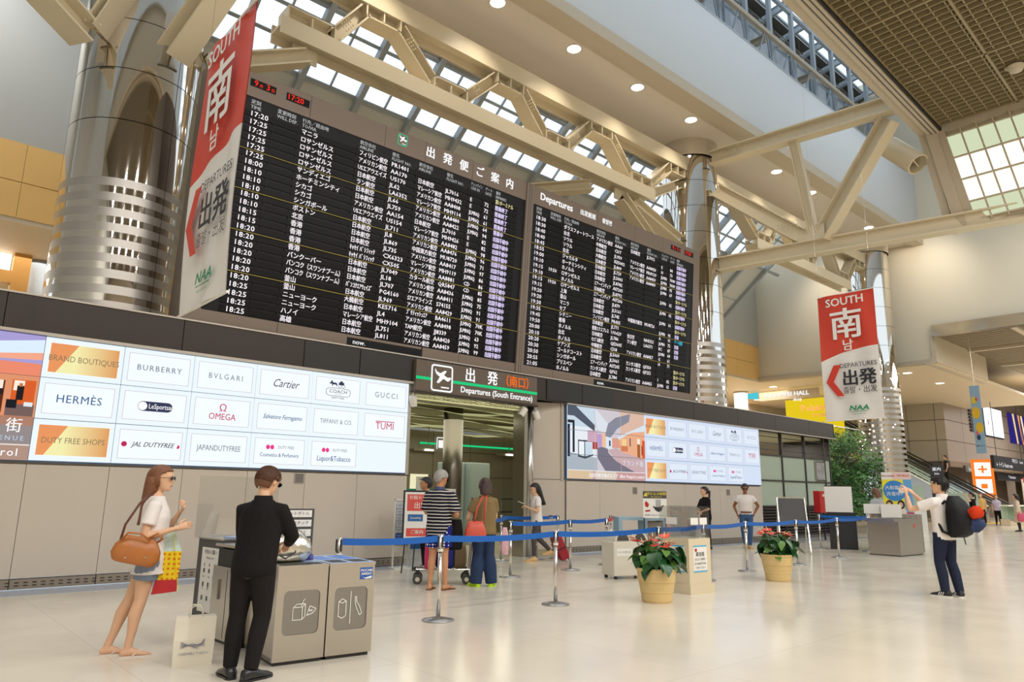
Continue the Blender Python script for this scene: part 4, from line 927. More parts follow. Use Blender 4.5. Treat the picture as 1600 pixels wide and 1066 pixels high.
# ---------------------------------------------------------------- long truss along the board
def bolts(g, c, ax, ay, nz, nx=4, ny=2, s=0.12, r=0.018):
    for i in range(nx):
        for j in range(ny):
            p = V3(c) + V3(ax) * (i - (nx - 1) / 2) * s + V3(ay) * (j - (ny - 1) / 2) * s; g.cyl(p, p + V3(nz) * 0.03, r, r, 6)
def long_truss(xa, xb, lows, ups, y=14.0, label='', zl=(11.15, 11.58), zu=(12.92, 13.42)):
    t = T('roof_truss', (xa, y, zl[0]), label=label, cat='truss', group='long roof trusses along the board')
    o = V3((xa, y, zl[0]))
    def bar(nm, p, q, w, h, up=(0, 1, 0), tt=0.05): # H section lying flat: flanges vertical
        G().ibeam(V3(p) - o, V3(q) - o, w, h, tt, up=up).obj(nm, m_beige, t)
    # chords: H section with its flanges facing the hall and the back
    zc = (zl[0] + zl[1]) / 2; bar('lower_chord', (lows[0][0] - .15, y, zc), (lows[-1][1] + .15, y, zc), zl[1] - zl[0], 0.55)
    zc2 = (zu[0] + zu[1]) / 2; bar('upper_chord', (xa, y, zc2), (xb, y, zc2), zu[1] - zu[0], 0.55)
    nodes = []
    for a, b in lows:
        nodes.append((a, b, 0)); 
        for xx in (a, b, (a + b) / 2): 
            G().obox(V3((xx - 0.02, y - 0.25, zl[1])) - o, (0.04, 0, 0), (0, 0.5, 0), (0, 0, 0.28 if xx != (a + b) / 2 else 0.24)).obj('stiffener', m_beige, t)
        G().obox(V3((a, y - 0.02, zl[1])) - o, (b - a, 0, 0), (0, 0.04, 0), (0, 0, 0.34)).obj('gusset', m_beige, t)
        G().obox(V3((a, y - 0.24, zl[1] + 0.30)) - o, (b - a, 0, 0), (0, 0.48, 0), (0, 0, 0.04)).obj('cover_plate', m_beige, t)
    for a, b in ups:
        nodes.append((a, b, 1))
        for xx in (a, b, (a + b) / 2): G().obox(V3((xx - 0.02, y - 0.25, zu[0] - 0.28)) - o, (0.04, 0, 0), (0, 0.5, 0), (0, 0, 0.28)).obj('stiffener', m_beige, t)
        G().obox(V3((a, y - 0.02, zu[0] - 0.3)) - o, (b - a, 0, 0), (0, 0.04, 0), (0, 0, 0.3)).obj('gusset', m_beige, t)
        G().obox(V3((a, y - 0.24, zu[0] - 0.32)) - o, (b - a, 0, 0), (0, 0.48, 0), (0, 0, 0.04)).obj('cover_plate', m_beige, t)
    nodes.sort(key=lambda n: n[0])
    for i in range(len(nodes) - 1):
        A, B = nodes[i], nodes[i + 1]
        if A[2] == B[2]: continue
        za = zl[1] + 0.16 if A[2] == 0 else zu[0] - 0.16; zb = zl[1] + 0.16 if B[2] == 0 else zu[0] - 0.16
        p, q = V3((A[1] + 0.02, y, za)), V3((B[0] - 0.02, y, zb))
        G().ibeam(p - o, q - o, 0.48, 0.34, 0.04, up=(0, 0, 1)).obj('diagonal', m_beige, t)
        g = G(); d = (q - p).normalized()
        bolts(g, p + d * 0.45 - o + V3((0, -0.24, 0)), d, V3((-d.z, 0, d.x)), (0, -1, 0), 4, 3, 0.09)
        g.obj('bolts', m_beige, t, kind='stuff')
    g = G()
    for xx in (xa + 4.6, (xa + xb) / 2 + 1.5, xb - 4.4): bolts(g, V3((xx, y, zl[0])) - o, (1, 0, 0), (0, 1, 0), (0, 0, -1), 7, 3, 0.1)
    g.obj('bolts', m_beige, t, kind='stuff')
    return t
long_truss(3.9, 20.7, [(5.55, 6.69), (9.52, 10.58), (13.55, 14.53), (17.55, 18.6)], [(7.47, 8.43), (11.65, 12.62), (15.56, 16.55), (19.75, 20.6)], label='cream steel roof truss between the two big columns over the board')
long_truss(22.5, 36.1, [(25.6, 26.6), (29.4, 30.4), (33.0, 34.0)], [(23.2, 24.2), (27.4, 28.4), (31.3, 32.3), (35.0, 36.0)], label='cream steel roof truss from the middle column to the far column')
# knee braces that carry the board
def brace(label, segs, loc):
    t = T('knee_brace', loc, label=label, cat='brace', group='knee braces below the truss'); o = V3(loc)
    for p, q in segs: G().ibeam(V3(p) - o, V3(q) - o, 0.42, 0.34, 0.04, up=(0, 0, 1)).obj('strut', m_beige, t)
    G().obox(V3(segs[0][0]) - o - V3((0.3, 0.02, 0.1)), (0.6, 0, 0), (0, 0.04, 0), (0, 0, 0.35)).obj('gusset', m_beige, t)
brace('cream knee brace left of the board clock', [((6.1, 14, 10.95), (4.02, 13.9, 9.8))], (4.4, 14, 10.0))
brace('cream knee braces meeting under the right truss end', [((17.2, 14, 10.9), (19.3, 14, 9.4)), ((16.0, 14.2, 11.0), (12.9, 15.9, 10.3)), ((18.8, 14, 11.5), (20.3, 14, 12.3)), ((17.9, 14, 10.9), (20.4, 14, 10.2))], (19.6, 14, 9.2))
# ---------------------------------------------------------------- transverse truss from the middle column to the hall ceiling
tt = T('roof_truss', (21.6, 13.2, 9.6), label='cream steel truss crossing the hall right of the board', cat='truss')
o = V3(tt.location)
def tb_(nm, p, q, w=0.42, h=0.5, up=(0, 0, 1), th=0.045): return G().ibeam(V3(p) - o, V3(q) - o, w, h, th, up=up).obj(nm, m_beige, tt)
A0, A1 = (21.35, 13.1, 13.35), (21.6, 6.9, 13.05)
tb_('upper_chord', A0, A1)
B0, B1, B2 = (21.75, 13.25, 9.45), (22.35, 10.1, 9.45), (23.6, 4.4, 9.45)
tb_('lower_chord', B0, B1); tb_('lower_chord', B1, B2)
C1 = (22.3, 9.75, 9.75)
tb_('diagonal', (21.5, 13.1, 12.2), (22.2, 10.4, 9.9)); tb_('diagonal', C1, (21.75, 7.2, 12.7)); 
tb_('post', (22.25, 10.0, 9.9), (21.45, 10.1, 13.1), 0.22, 0.3, up=(0, 1, 0))
G().obox(V3((22.15, 9.6, 9.65)) - o, (0.04, 0, 0), (0.0, 1.1, 0), (0, 0, 0.5)).obj('gusset', m_beige, tt)
g = G(); bolts(g, V3((22.0, 10.8, 10.3)) - o, (0, 1, 0), (0, 0, 1), (-1, 0, 0), 8, 3, 0.11); bolts(g, V3((21.15, 12.2, 13.3)) - o, (0, 1, 0), (0, 0, 1), (-1, 0, 0), 8, 3, 0.11); g.obj('bolts', m_beige, tt, kind='stuff')
# beams meeting the left column
lb = T('branch_beams', (2.9, 14, 11), label='cream branch beams meeting the left polished column', cat='beams')
o = V3(lb.location)
for nm, p, q in (('beam', (1.8, 13.2, 9.05), (0.2, 12.2, 9.6)), ('beam', (3.15, 12.95, 9.15), (3.75, 11.6, 10.8)), ('curved_beam', (1.95, 13.2, 9.2), (2.3, 12.9, 10.2))):
    G().ibeam(V3(p) - o, V3(q) - o, 0.5, 0.42 if nm == 'beam' else 0.2, 0.04, up=(0, 0, 1)).obj(nm, m_beige, lb)
# ---------------------------------------------------------------- people
def fused(g, vox, smooth_it=4):
    me = g.mesh('tmp'); ob = bpy.data.objects.new('tmp', me); COL.objects.link(ob)
    r = ob.modifiers.new('r', 'REMESH'); r.mode = 'VOXEL'; r.voxel_size = vox; r.use_smooth_shade = True
    s = ob.modifiers.new('s', 'SMOOTH'); s.iterations = smooth_it; s.factor = 0.5
    dg = bpy.context.evaluated_depsgraph_get(); out = bpy.data.meshes.new_from_object(ob.evaluated_get(dg))
    bpy.data.objects.remove(ob); bpy.data.meshes.remove(me); return out
def skin_mat(name, c): return M(name, c, 0.5, noise=0.03, nscale=12, spec=0.35)
m_skin = skin_mat('skin', srgb(222, 176, 142)); m_skint = skin_mat('tanned_skin', srgb(196, 142, 106)); m_skind = skin_mat('dark_skin', srgb(146, 96, 66))
m_lip = M('lip', srgb(180, 92, 84), 0.5); m_eye = M('eye', srgb(24, 18, 16), 0.2)
def hair_mat(name, c): return M(name, c, 0.42, noise=0.35, nscale=30, aniso=(6, 6, 0.6), bump=0.4, bscale=90)
m_hbrown = hair_mat('brown_hair', srgb(104, 66, 42)); m_hauburn = hair_mat('auburn_hair', srgb(120, 74, 44)); m_hblack = hair_mat('black_hair', srgb(26, 21, 20)); m_hgrey = hair_mat('grey_hair', srgb(158, 154, 148)); m_hdk = hair_mat('dark_brown_hair', srgb(58, 36, 28))
def cloth(name, c, bump=0.35, rough=0.85, bscale=14): return M(name, c, rough, noise=0.05, nscale=20, bump=bump, bscale=bscale, spec=0.2)

class Person:
    def __init__(s, label, loc, face, H=1.7, sex='m', lean=0.0, pose=None, vox=0.012, skin=None, head_yaw=0, head_pitch=0, group=None):
        s.H = H; s.sex = sex; s.lean = lean; s.vox = vox; s.skin = skin or m_skin
        s.t = T('person', (loc[0], loc[1], loc[2] if len(loc) > 2 else 0), rz=math.radians(face), label=label, cat='person', group=group)
        sw = 0.112 if sex == 'm' else 0.100
        J = dict(Lsh=(0, sw - .010, .786), Rsh=(0, -sw + .010, .786), Lel=(-.01, sw + .03, .63), Rel=(-.01, -sw - .03, .63), Lwr=(.03, sw + .035, .49), Rwr=(.03, -sw - .035, .49),
                 Lhip=(0, .05, .515), Rhip=(0, -.05, .515), Lkn=(.012, .055, .285), Rkn=(.012, -.055, .285), Lan=(-.01, .06, .05), Ran=(-.01, -.06, .05), head=(.015, 0, .928))
        J.update(pose or {})
        s.J = {}
        for k, p in J.items():
            if k == 'footdir': continue
            p = V3(p)
            if k in ('Lsh', 'Rsh', 'head'): p.x += math.tan(lean) * (p.z - .52)
            s.J[k] = p * H
        s.Lfoot = s.J.get('_', None)
        s.footdir = (pose or {}).get('footdir', {'L': 12, 'R': -12})
        s.headR = Matrix.Rotation(math.radians(head_yaw), 3, 'Z') @ Matrix.Rotation(math.radians(head_pitch), 3, 'Y')
        s.shoe = None
    def ring(s, z, ry, rx, ox=0.0, n=18, e=0.0):
        H = s.H; x0 = (ox + math.tan(s.lean) * max(0, z - .52)) * H
        return [(x0 + (rx * H + e) * math.cos(2 * PI * i / n), (ry * H + e) * math.sin(2 * PI * i / n), z * H) for i in range(n)]
    def torso_rings(s, zlo, zhi, e=0.0, flare=0.0, boxy=0.0):
        f = s.sex == 'f'
        T_ = [(.46, .088, .062, 0), (.50, .098 if f else .094, .070, -.004), (.54, .094 if f else .090, .066, -.003), (.58, .082, .058, 0), (.62, .073 if f else .080, .052 if f else .056, .002), (.67, .078 if f else .086, .058, .004), (.72, .086 if f else .097, .066 if f else .064, .006), (.76, .090 if f else .102, .062, .002), (.785, .080 if f else .090, .055, -.004), (.810, .060, .046, -.006), (.830, .043, .040, -.006), (.85, .037, .036, -.004)]
        out = []
        zs = [zlo] + [q[0] for q in T_ if zlo + .012 < q[0] < zhi - .004] + [zhi]
        for z in zs:
            for i in range(len(T_) - 1):
                if T_[i][0] <= z <= T_[i + 1][0] or (i == 0 and z < T_[0][0]) or (i == len(T_) - 2 and z > T_[-1][0]):
                    a, b = T_[i], T_[i + 1]; u = max(0, min(1, (z - a[0]) / (b[0] - a[0]))); q = [a[k] + (b[k] - a[k]) * u for k in range(4)]; break
            w = q[1] + flare * max(0, .62 - z); d = q[2] + flare * max(0, .62 - z)
            if boxy and z < .76: w = w + (.1 - w) * boxy if w < .1 else w; d = d + (.066 - d) * boxy if d < .066 else d
            out.append(s.ring(z, w, d, q[3], e=e))
        return out
    def body(s):
        H = s.H; J = s.J; g = G(); f = s.sex == 'f'
        g.loft(s.torso_rings(.46, .85))
        hd = J['head']; nb = V3(((-.008 + math.tan(s.lean) * .3) * H, 0, .815 * H))
        g.tube([nb, hd + s.headR @ V3((-.012 * H, 0, -.04 * H))], [.033 * H, .028 * H if not f else .025 * H], 12)
        h = .132 * H
        R_ = [(-.50, .24, .08, .09), (-.44, .17, .20, .18), (-.30, .07, .34, .265), (-.12, .02, .42, .32), (.05, 0, .455, .345), (.2, -.01, .47, .35), (.34, -.03, .42, .31), (.44, -.04, .30, .22), (.5, -.04, .12, .09)]
        rings = []
        for z, cx, rx, ry in R_:
            rings.append([hd + s.headR @ V3(((cx + rx * math.cos(a)) * h, ry * math.sin(a) * h, z * h)) for a in [2 * PI * i / 16 for i in range(16)]])
        g.loft(rings)
        E_ = lambda c, r: g.ell(hd + s.headR @ (V3(c) * h), [q * h for q in r], 10, 7, s.headR)
        E_((.47, 0, -.07), (.07, .045, .09)); E_((.42, 0, .02), (.05, .035, .14)); E_((.40, 0, .12), (.05, .20, .05)); E_((.40, 0, -.28), (.05, .11, .05)); E_((.33, 0, -.44), (.08, .1, .06))
        for sd in (1, -1): E_((-.02, sd * .37, -.02), (.09, .035, .14))
        for sd in 'LR':
            sh, el, wr = J[sd + 'sh'], J[sd + 'el'], J[sd + 'wr']; k = 1.0 if not f else .86
            g.tube([sh + V3((0, (-.02 if sd == 'L' else .02) * H, -.004 * H)), sh, (sh + el) / 2, el], [.034 * H * k, .034 * H * k, .029 * H * k, .023 * H * k], 12)
            g.tube([el + (sh - el).normalized() * .008 * H, el, el * .65 + wr * .35, wr], [.022 * H * k, .0235 * H * k, .0235 * H * k, .0145 * H * k], 12)
            d = (wr - el).normalized(); w = s.handside(sd)
            nrm_ = d.cross(w).normalized()
            pc = wr + d * .028 * H
            g.loft([[wr + d * q * H + w * (a * math.cos(t)) * H + nrm_ * (b * math.sin(t)) * H for t in [2 * PI * i / 12 for i in range(12)]] for q, a, b in ((-.006, .014, .011), (.012, .018, .011), (.035, .022, .010), (.054, .021, .008))])
            hp, kn, an = J[sd + 'hip'], J[sd + 'kn'], J[sd + 'an']
            g.tube([hp + V3((0, 0, .02 * H)), hp - V3((0, 0, .03 * H)), (hp + kn) / 2, kn], [.052 * H, .054 * H, .046 * H, .033 * H], 14)
            g.tube([kn + (hp - kn).normalized() * .01 * H, kn, kn * .68 + an * .32 + V3((-.008 * H, 0, 0)), kn * .3 + an * .7, an, an - V3((0, 0, .02 * H))], [.031 * H, .033 * H, .034 * H, .023 * H, .020 * H, .02 * H], 14)
            fd = s.fdir(sd)
            base = V3((an.x, an.y, an.z - .05 * H))
            side = V3((-fd.y, fd.x, 0))
            rr = []
            for q, w_, top in ((-.035, .018, .030), (-.01, .022, .048), (.03, .022, .042), (.07, .027, .026), (.10, .024, .018), (.118, .012, .010)):
                c = base + fd * q * H; rr.append([c + side * w_ * H * math.cos(t) + V3((0, 0, (top / 2 + .002 + top / 2 * math.sin(t)) * H)) for t in [2 * PI * i / 12 for i in range(12)]])
            g.loft(rr)
        me = fused(g, s.vox, 3)
        # fingers rooted inside the palms
        g2 = G()
        for sd in 'LR':
            el, wr = J[sd + 'el'], J[sd + 'wr']; d = (wr - el).normalized(); w = s.handside(sd); n_ = d.cross(w).normalized()
            if n_.dot(s.palm.get(sd, V3((0, 0, -1)))) < 0: n_ = -n_
            cu = s.curl.get(sd, .35)
            for i, (L_, off) in enumerate(((.040, -1.4), (.046, -.5), (.043, .45), (.033, 1.35))):
                p0 = wr + d * .045 * H + w * off * .0105 * H
                a1 = cu * 1.2; a2 = cu * 2.6
                p1 = p0 + (d * math.cos(a1 * .6) + n_ * math.sin(a1 * .6)) * L_ * .5 * H; p2 = p1 + (d * math.cos(a1 + .2) + n_ * math.sin(a1 + .2)) * L_ * .38 * H; p3 = p2 + (d * math.cos(a2) + n_ * math.sin(a2)) * L_ * .3 * H
                g2.tube([p0, p1, p2, p3, p3 + (p3 - p2) * .15], [.0052 * H, .005 * H, .0045 * H, .0038 * H, .002 * H], 8)
            th = -w
            p0 = wr + d * .014 * H + th * .012 * H
            p1 = p0 + (d * .7 + th * .75 + n_ * .3).normalized() * .026 * H; p2 = p1 + (d * .95 + th * .2 + n_ * .5).normalized() * .024 * H
            g2.tube([p0, p1, p2, p2 + (p2 - p1) * .12], [.0075 * H, .006 * H, .005 * H, .0025 * H], 8)
        bm = bmesh.new(); bm.from_mesh(me); tmp = g2.mesh('t', True); bm.from_mesh(tmp); bm.to_mesh(me); bm.free(); bpy.data.meshes.remove(tmp)
        me.shade_smooth(); me.materials.clear(); me.materials.append(s.skin)
        o = bpy.data.objects.new('body', me); COL.objects.link(o); o.parent = s.t
        # face details
        hp = lambda c: hd + s.headR @ (V3(c) * h)
        g = G(); 
        for sd in (1, -1): g.ell(hp((.425, sd * .15, .035)), (.025 * h, .06 * h, .03 * h), 8, 6, s.headR)
        g.obj('eyes', m_eye, s.t, smooth=True)
        G().ell(hp((.425, 0, -.275)), (.035 * h, .09 * h, .03 * h), 8, 6, s.headR).obj('mouth', m_lip, s.t, smooth=True)
        s.hp = hp; s.h = h
        return s
    curl = {}; palm = {}
    def fdir(s, sd):
        a = math.radians(s.footdir[sd]); return V3((math.cos(a), math.sin(a), 0))
    def handside(s, sd):
        d = (s.J[sd + 'wr'] - s.J[sd + 'el']).normalized(); u = s.hup.get(sd, V3((1, 0, 0))) if hasattr(s, 'hup') else V3((1, 0, 0))
        w = (u - d * u.dot(d))
        if w.length < .15: w = V3((0, 0, 1)) - d * d.z
        return -w.normalized()
    def top(s, name, mat, hem=.47, sleeve=.45, e=.012, flare=0.0, boxy=.5, sr=1.0, collar=None, label=None, length=None):
        g = G(); H = s.H; J = s.J
        rings = s.torso_rings(max(hem, .44), .836, e=e, flare=flare, boxy=boxy)
        if hem < .44:
            lo = s.ring(hem, .098 + flare * (.62 - hem), .07 + flare * (.62 - hem), 0, e=e); rings = [lo] + rings
        g.loft(rings)
        for sd in 'LR':
            sh, el, wr = J[sd + 'sh'], J[sd + 'el'], J[sd + 'wr']; k = (1.0 if s.sex == 'm' else .88) * sr
            inn = sh + V3((-.002 * H, (-.050 if sd == 'L' else .050) * H, .006 * H))
            if sleeve <= 0: continue
            if sleeve <= 1:
                q = sh.lerp(el, sleeve); g.tube([inn, sh, q], [.034 * H * k, .037 * H * k, .040 * H * k], 14)
            else:
                q = el.lerp(wr, min(1, sleeve - 1)); g.tube([inn, sh, sh.lerp(el, .6), el], [.033 * H * k, .036 * H * k, .033 * H * k, .030 * H * k], 14)
                g.tube([el + (sh - el).normalized() * .01 * H, el, q], [.03 * H * k, .031 * H * k, .023 * H * k], 14)
        me = fused(g, s.vox, 3); me.shade_smooth(); me.materials.clear(); me.materials.append(mat)
        o = bpy.data.objects.new(name, me); COL.objects.link(o); o.parent = s.t; tag(o, label=label)
        if collar:
            hd = s.J['head']; c = V3(((-.008 + math.tan(s.lean) * .315) * H, 0, .835 * H))
            G().lathe([(.052 * H, -.016 * H), (.044 * H, .022 * H), (.038 * H, .024 * H), (.04 * H, -.01 * H)], c, 20).obj('collar', collar, s.t, smooth=True)
        return s
    def bottom(s, name, mat, to=1.0, r=1.0, e=.008, waist=.56, rk=1.0, ra=1.0, label=None):
        g = G(); H = s.H; J = s.J
        g.loft(s.torso_rings(.462, waist, e=e))
        for sd in 'LR':
            hp, kn, an = J[sd + 'hip'], J[sd + 'kn'], J[sd + 'an']
            pts = [hp + V3((0, 0, .02 * H)), hp - V3((0, 0, .03 * H)), hp.lerp(kn, .55)]; rr = [.056 * H * r, .058 * H * r, .050 * H * r]
            if to <= .5: q = hp.lerp(kn, to * 2); pts = pts[:2] + [q]; rr = rr[:2] + [.056 * H * r]; g.tube(pts, rr, 14)
            else:
                g.tube(pts + [kn], rr + [.040 * H * rk], 14); q = kn.lerp(an, (to - .5) * 2)
                g.tube([kn + (hp - kn).normalized() * .012 * H, kn, kn.lerp(q, .4) + V3((-.006 * H, 0, 0)), q + V3((0, 0, .0))], [.039 * H * rk, .040 * H * rk, .038 * H * (rk + ra) / 2, .028 * H * ra], 14)
        me = fused(g, s.vox, 3); me.shade_smooth(); me.materials.clear(); me.materials.append(mat)
        o = bpy.data.objects.new(name, me); COL.objects.link(o); o.parent = s.t; tag(o, label=label); return s
    def shoes(s, mat, kind='shoe', sole=None, stripe=None, name='shoe'):
        H = s.H
        for sd in 'LR':
            an = s.J[sd + 'an']; fd = s.fdir(sd); side = V3((-fd.y, fd.x, 0)); base = V3((an.x, an.y, an.z - .05 * H)); z0 = base.z
            if kind == 'sandal':
                pts = []
                for q, w_ in ((-.04, .012), (-.03, .022), (.02, .022), (.07, .031), (.11, .027), (.125, .012)): pts.append((q, w_))
                outl = [(q, w_) for q, w_ in pts] + [(q, -w_) for q, w_ in reversed(pts)]
                G().poly([(a * H, b * H) for a, b in outl], base + V3((0, 0, -.002)), fd, side, .010 * H * .8).obj('sandal', mat, s.t)
                st = G(); a = base + fd * .085 * H
                st.tube([a + V3((0, 0, .018 * H)), base + fd * .06 * H + side * .012 * H + V3((0, 0, .032 * H)), base + fd * .025 * H + side * .026 * H + V3((0, 0, .008 * H))], .0035 * H, 6)
                st.tube([a + V3((0, 0, .018 * H)), base + fd * .06 * H - side * .012 * H + V3((0, 0, .032 * H)), base + fd * .025 * H - side * .026 * H + V3((0, 0, .008 * H))], .0035 * H, 6)
                st.obj('strap', mat, s.t); continue
            rr = []
            for q, w_, top in ((-.046, .014, .030), (-.038, .024, .055), (-.005, .027, .062 if kind == 'shoe' else .075), (.03, .027, .052), (.065, .031, .036), (.10, .028, .028), (.122, .016, .018)):
                c = base + fd * q * H; rr.append([c + side * w_ * H * math.copysign(abs(math.cos(t)) ** .8, math.cos(t)) + V3((0, 0, max(.004, (top / 2 + top / 2 * math.sin(t))) * H)) for t in [2 * PI * i / 14 for i in range(14)]])
            o = G().loft(rr).obj(name, mat, s.t, smooth=True)
            outl = [(q, w_) for q, w_ in ((-.048, .016), (-.03, .027), (.02, .028), (.07, .034), (.11, .028), (.126, .014))]
            outl = outl + [(q, -w_) for q, w_ in reversed(outl)]
            G().poly([(a * H, b * H) for a, b in outl], base, fd, side, .010 * H).obj('sole', sole or mat, o)
            if stripe:
                for sdd in (1, -1):
                    for k in range(3):
                        g = G(); a = base + fd * (.012 + .016 * k) * H + side * sdd * .0285 * H
                        g.obox(a + V3((0, 0, .012 * H)), fd * .007 * H, side * sdd * .002 * H, V3((0, 0, .028 * H)) - fd * .012 * H - side * sdd * .004 * H); g.obj('stripe', stripe, o)
        return s
    def hair(s, style, mat, length=0):
        h = s.h; hp = s.hp; n, m = 28, 18; vs = []; fs = []; keep = {}
        for j in range(m + 1):
            ph = PI * j / m
            for i in range(n):
                t = 2 * PI * i / n; nx, ny, nz = math.sin(ph) * math.cos(t), math.sin(ph) * math.sin(t), math.cos(ph)
                k = 1 + .025 * math.sin(9 * t + 3 * j) + .02 * math.sin(17 * t)
                puff = 1.0
                if style in ('bob', 'long') and nz < 0: puff = 1.06
                vs.append(tuple(hp((-.05 + nx * .585 * k * puff, ny * .47 * k * puff, .07 + nz * .555 * k))))
                fr = .30 if style != 'bald' else .6
                face = nx > .25 and nz < (.42 if abs(ny) < .6 else .30)
                low = nz < (-.80 if style in ('short', 'crop') else (-.85 if style in ('bob', 'long', 'tail') else -.5))
                sideface = nx > (.22 if style in ('bob', 'long') else -.02) and nz < (-.02 if style in ('bob', 'long') else -.06) and abs(ny) > .2
                if style == 'crop' and nz < -.2 and nx > -.5: low = True
                if style in ('long', 'bob') and nx < .22: sideface = False
                keep[(j, i)] = not (face or low or sideface)
        for j in range(m):
            for i in range(n):
                q = [(j, i), (j + 1, i), (j + 1, (i + 1) % n), (j, (i + 1) % n)]
                if all(keep[a] for a in q): fs.append(tuple(a * n + b for a, b in q))
        me = bpy.data.meshes.new('hair'); me.from_pydata(vs, [], fs); me.validate(); me.shade_smooth(); me.materials.append(mat)
        o = bpy.data.objects.new('hair', me); COL.objects.link(o); o.parent = s.t
        sd = o.modifiers.new('s', 'SOLIDIFY'); sd.thickness = .055 * h; sd.offset = -1
        sub = o.modifiers.new('b', 'SUBSURF'); sub.levels = 1; sub.render_levels = 1
        if style in ('long', 'tail', 'bob') and length:
            g = G(); a0 = hp((-.38 if style != 'bob' else -.2, 0, .1)); 
            if style == 'tail':
                g.tube([hp((-.45, 0, .1)), hp((-.72, 0, 0)), hp((-.68, 0, -.5)), hp((-.6, 0, -length))], [.10 * h, .14 * h, .13 * h, .03 * h], 12)
            else:
                rr = []
                for k in range(8):
                    u = k / 7; z = .1 - (length + .1) * u; w = .50 - .08 * u; d = .36 - .12 * u; cx = -.26 - .26 * u
                    rr.append([hp((cx + d * math.cos(t) * (1 + .08 * math.sin(5 * t + k)), w * math.sin(t), z)) for t in [2 * PI * i / 20 for i in range(20)]])
                g.loft(rr)
            g.obj('hair_length', mat, o, smooth=True)
        if style == 'spiky':
            g = G()
            for k in range(46):
                t = random.uniform(0, 2 * PI); ph = random.uniform(.1, 1.5); nx, ny, nz = math.sin(ph) * math.cos(t), math.sin(ph) * math.sin(t), math.cos(ph)
                if nx > .6 and nz < .45: continue
                a = hp((-.05 + nx * .5, ny * .4, .05 + nz * .48)); b = hp((-.05 + nx * .64 + .03, ny * .52, .05 + nz * .6 - .05)); g.cyl(a, b, .07 * h, .01 * h, 6)
            g.obj('hair_tufts', mat, o, smooth=True)
        return s
    def glasses(s, mat, lens):
        h = s.h; hp = s.hp
        fr = G(); g = T('glasses', (0, 0, 0)); g.parent = s.t
        for sd in (1, -1):
            pts = [hp((.47, sd * .165 + .11 * math.cos(a), .035 + .085 * math.sin(a))) for a in [2 * PI * k / 14 for k in range(15)]]
            fr.tube(pts, .010 * h, 5, caps=False)
            fr.tube([hp((.45, sd * .27, .06)), hp((.2, sd * .38, .06)), hp((-.05, sd * .39, .04))], .010 * h, 5)
            c = [hp((.465, sd * .165 + .105 * math.cos(a), .035 + .08 * math.sin(a))) for a in [2 * PI * k / 14 for k in range(14)]]
            G().add(c + [hp((.475, sd * .165, .035))], [(k, (k + 1) % 14, 14) for k in range(14)]).obj('lens', lens, g)
        fr.tube([hp((.48, -.06, .06)), hp((.49, 0, .07)), hp((.48, .06, .06))], .010 * h, 5)
        fr.obj('frame', mat, g); return s
def bagmesh(w, d, h, bulge=.15, n=20, topw=.7):
    """soft bag standing on z=0, w along x"""
    rings = []
    for z, k in ((0, .82), (.06, .97), (.3, 1 + bulge * .5), (.6, 1 + bulge * .2), (.85, .5 + topw * .5), (1, topw)):
        rings.append([(w / 2 * k * math.copysign(abs(math.cos(t)) ** .6, math.cos(t)), d / 2 * k * (1 if z < .9 else .5) * math.copysign(abs(math.sin(t)) ** .6, math.sin(t)), z * h) for t in [2 * PI * i / n for i in range(n)]])
    return G().loft(rings)
def local(t, p):   # world point -> local of an Empty with z rotation
    q = V3(p) - t.location; a = -t.rotation_euler.z; return V3((q.x * math.cos(a) - q.y * math.sin(a), q.x * math.sin(a) + q.y * math.cos(a), q.z))
# ---------------------------------------------------------------- belt posts
m_post = M('post_steel', (0.68, 0.65, 0.6), 0.22, 1.0)
m_baseD = M('post_base', (0.42, 0.41, 0.40), 0.3, 0.9)
m_rbelt = M('red_belt', srgb(186, 24, 34), 0.5)
PH = 0.93
def stanchion(x, y, label, group=None, nxt=(), mat=m_belt):
    t = T('belt_post', (x, y, 0), label=label, cat='belt post', group='belt posts around the queue')
    G().lathe([(0.001, 0.0), (0.18, 0.0), (0.18, 0.012), (0.10, 0.03), (0.03, 0.04), (0.001, 0.04)], n=36).obj('base', m_baseD, t, smooth=True)
    G().cyl((0, 0, 0.03), (0, 0, PH - 0.16), 0.024, 0.024, 20).obj('pole', m_post, t, smooth=True)
    G().lathe([(0.028, PH - 0.19), (0.033, PH - 0.19), (0.033, PH - 0.16), (0.028, PH - 0.16)], n=20).obj('collar', m_white, t, smooth=True)
    h = G(); h.lathe([(0.034, PH - 0.155), (0.034, PH - 0.005), (0.02, PH)], n=20); h.obj('head', m_post, t, smooth=True)
    G().box(-0.012, 0.012, -0.037, -0.02, PH - 0.14, PH - 0.02).box(-0.037, -0.02, -0.012, 0.012, PH - 0.14, PH - 0.02).box(-0.012, 0.012, 0.02, 0.037, PH - 0.14, PH - 0.02).obj('belt_slot', m_blackp, t)
    for (nx, ny, m_, dz) in nxt:
        d = V3((nx - x, ny - y, 0)); L_ = d.length; u = d.normalized(); g = G(); n = 10; vs = []; fs = []
        for i in range(n + 1):
            q = i / n; s = -0.035 * 4 * q * (1 - q) * min(1, L_ / 2.5); p = u * (0.03 + (L_ - 0.06) * q); z = PH - 0.045 + s + dz * q; sd = V3((-u.y, u.x, 0)) * 0.0015
            tw = 0
            vs += [p + sd + V3((0, 0, z + .035 - tw)), p + sd + V3((0, 0, z - .035)), p - sd + V3((0, 0, z - .035)), p - sd + V3((0, 0, z + .035 - tw))]
        for i in range(n):
            for k in range(4): fs.append((i * 4 + k, i * 4 + (k + 1) % 4, i * 4 + 4 + (k + 1) % 4, i * 4 + 4 + k))
        fs += [(0, 1, 2, 3), (n * 4 + 3, n * 4 + 2, n * 4 + 1, n * 4)]
        G().add(vs, fs).obj('belt', m_, t)
    return t
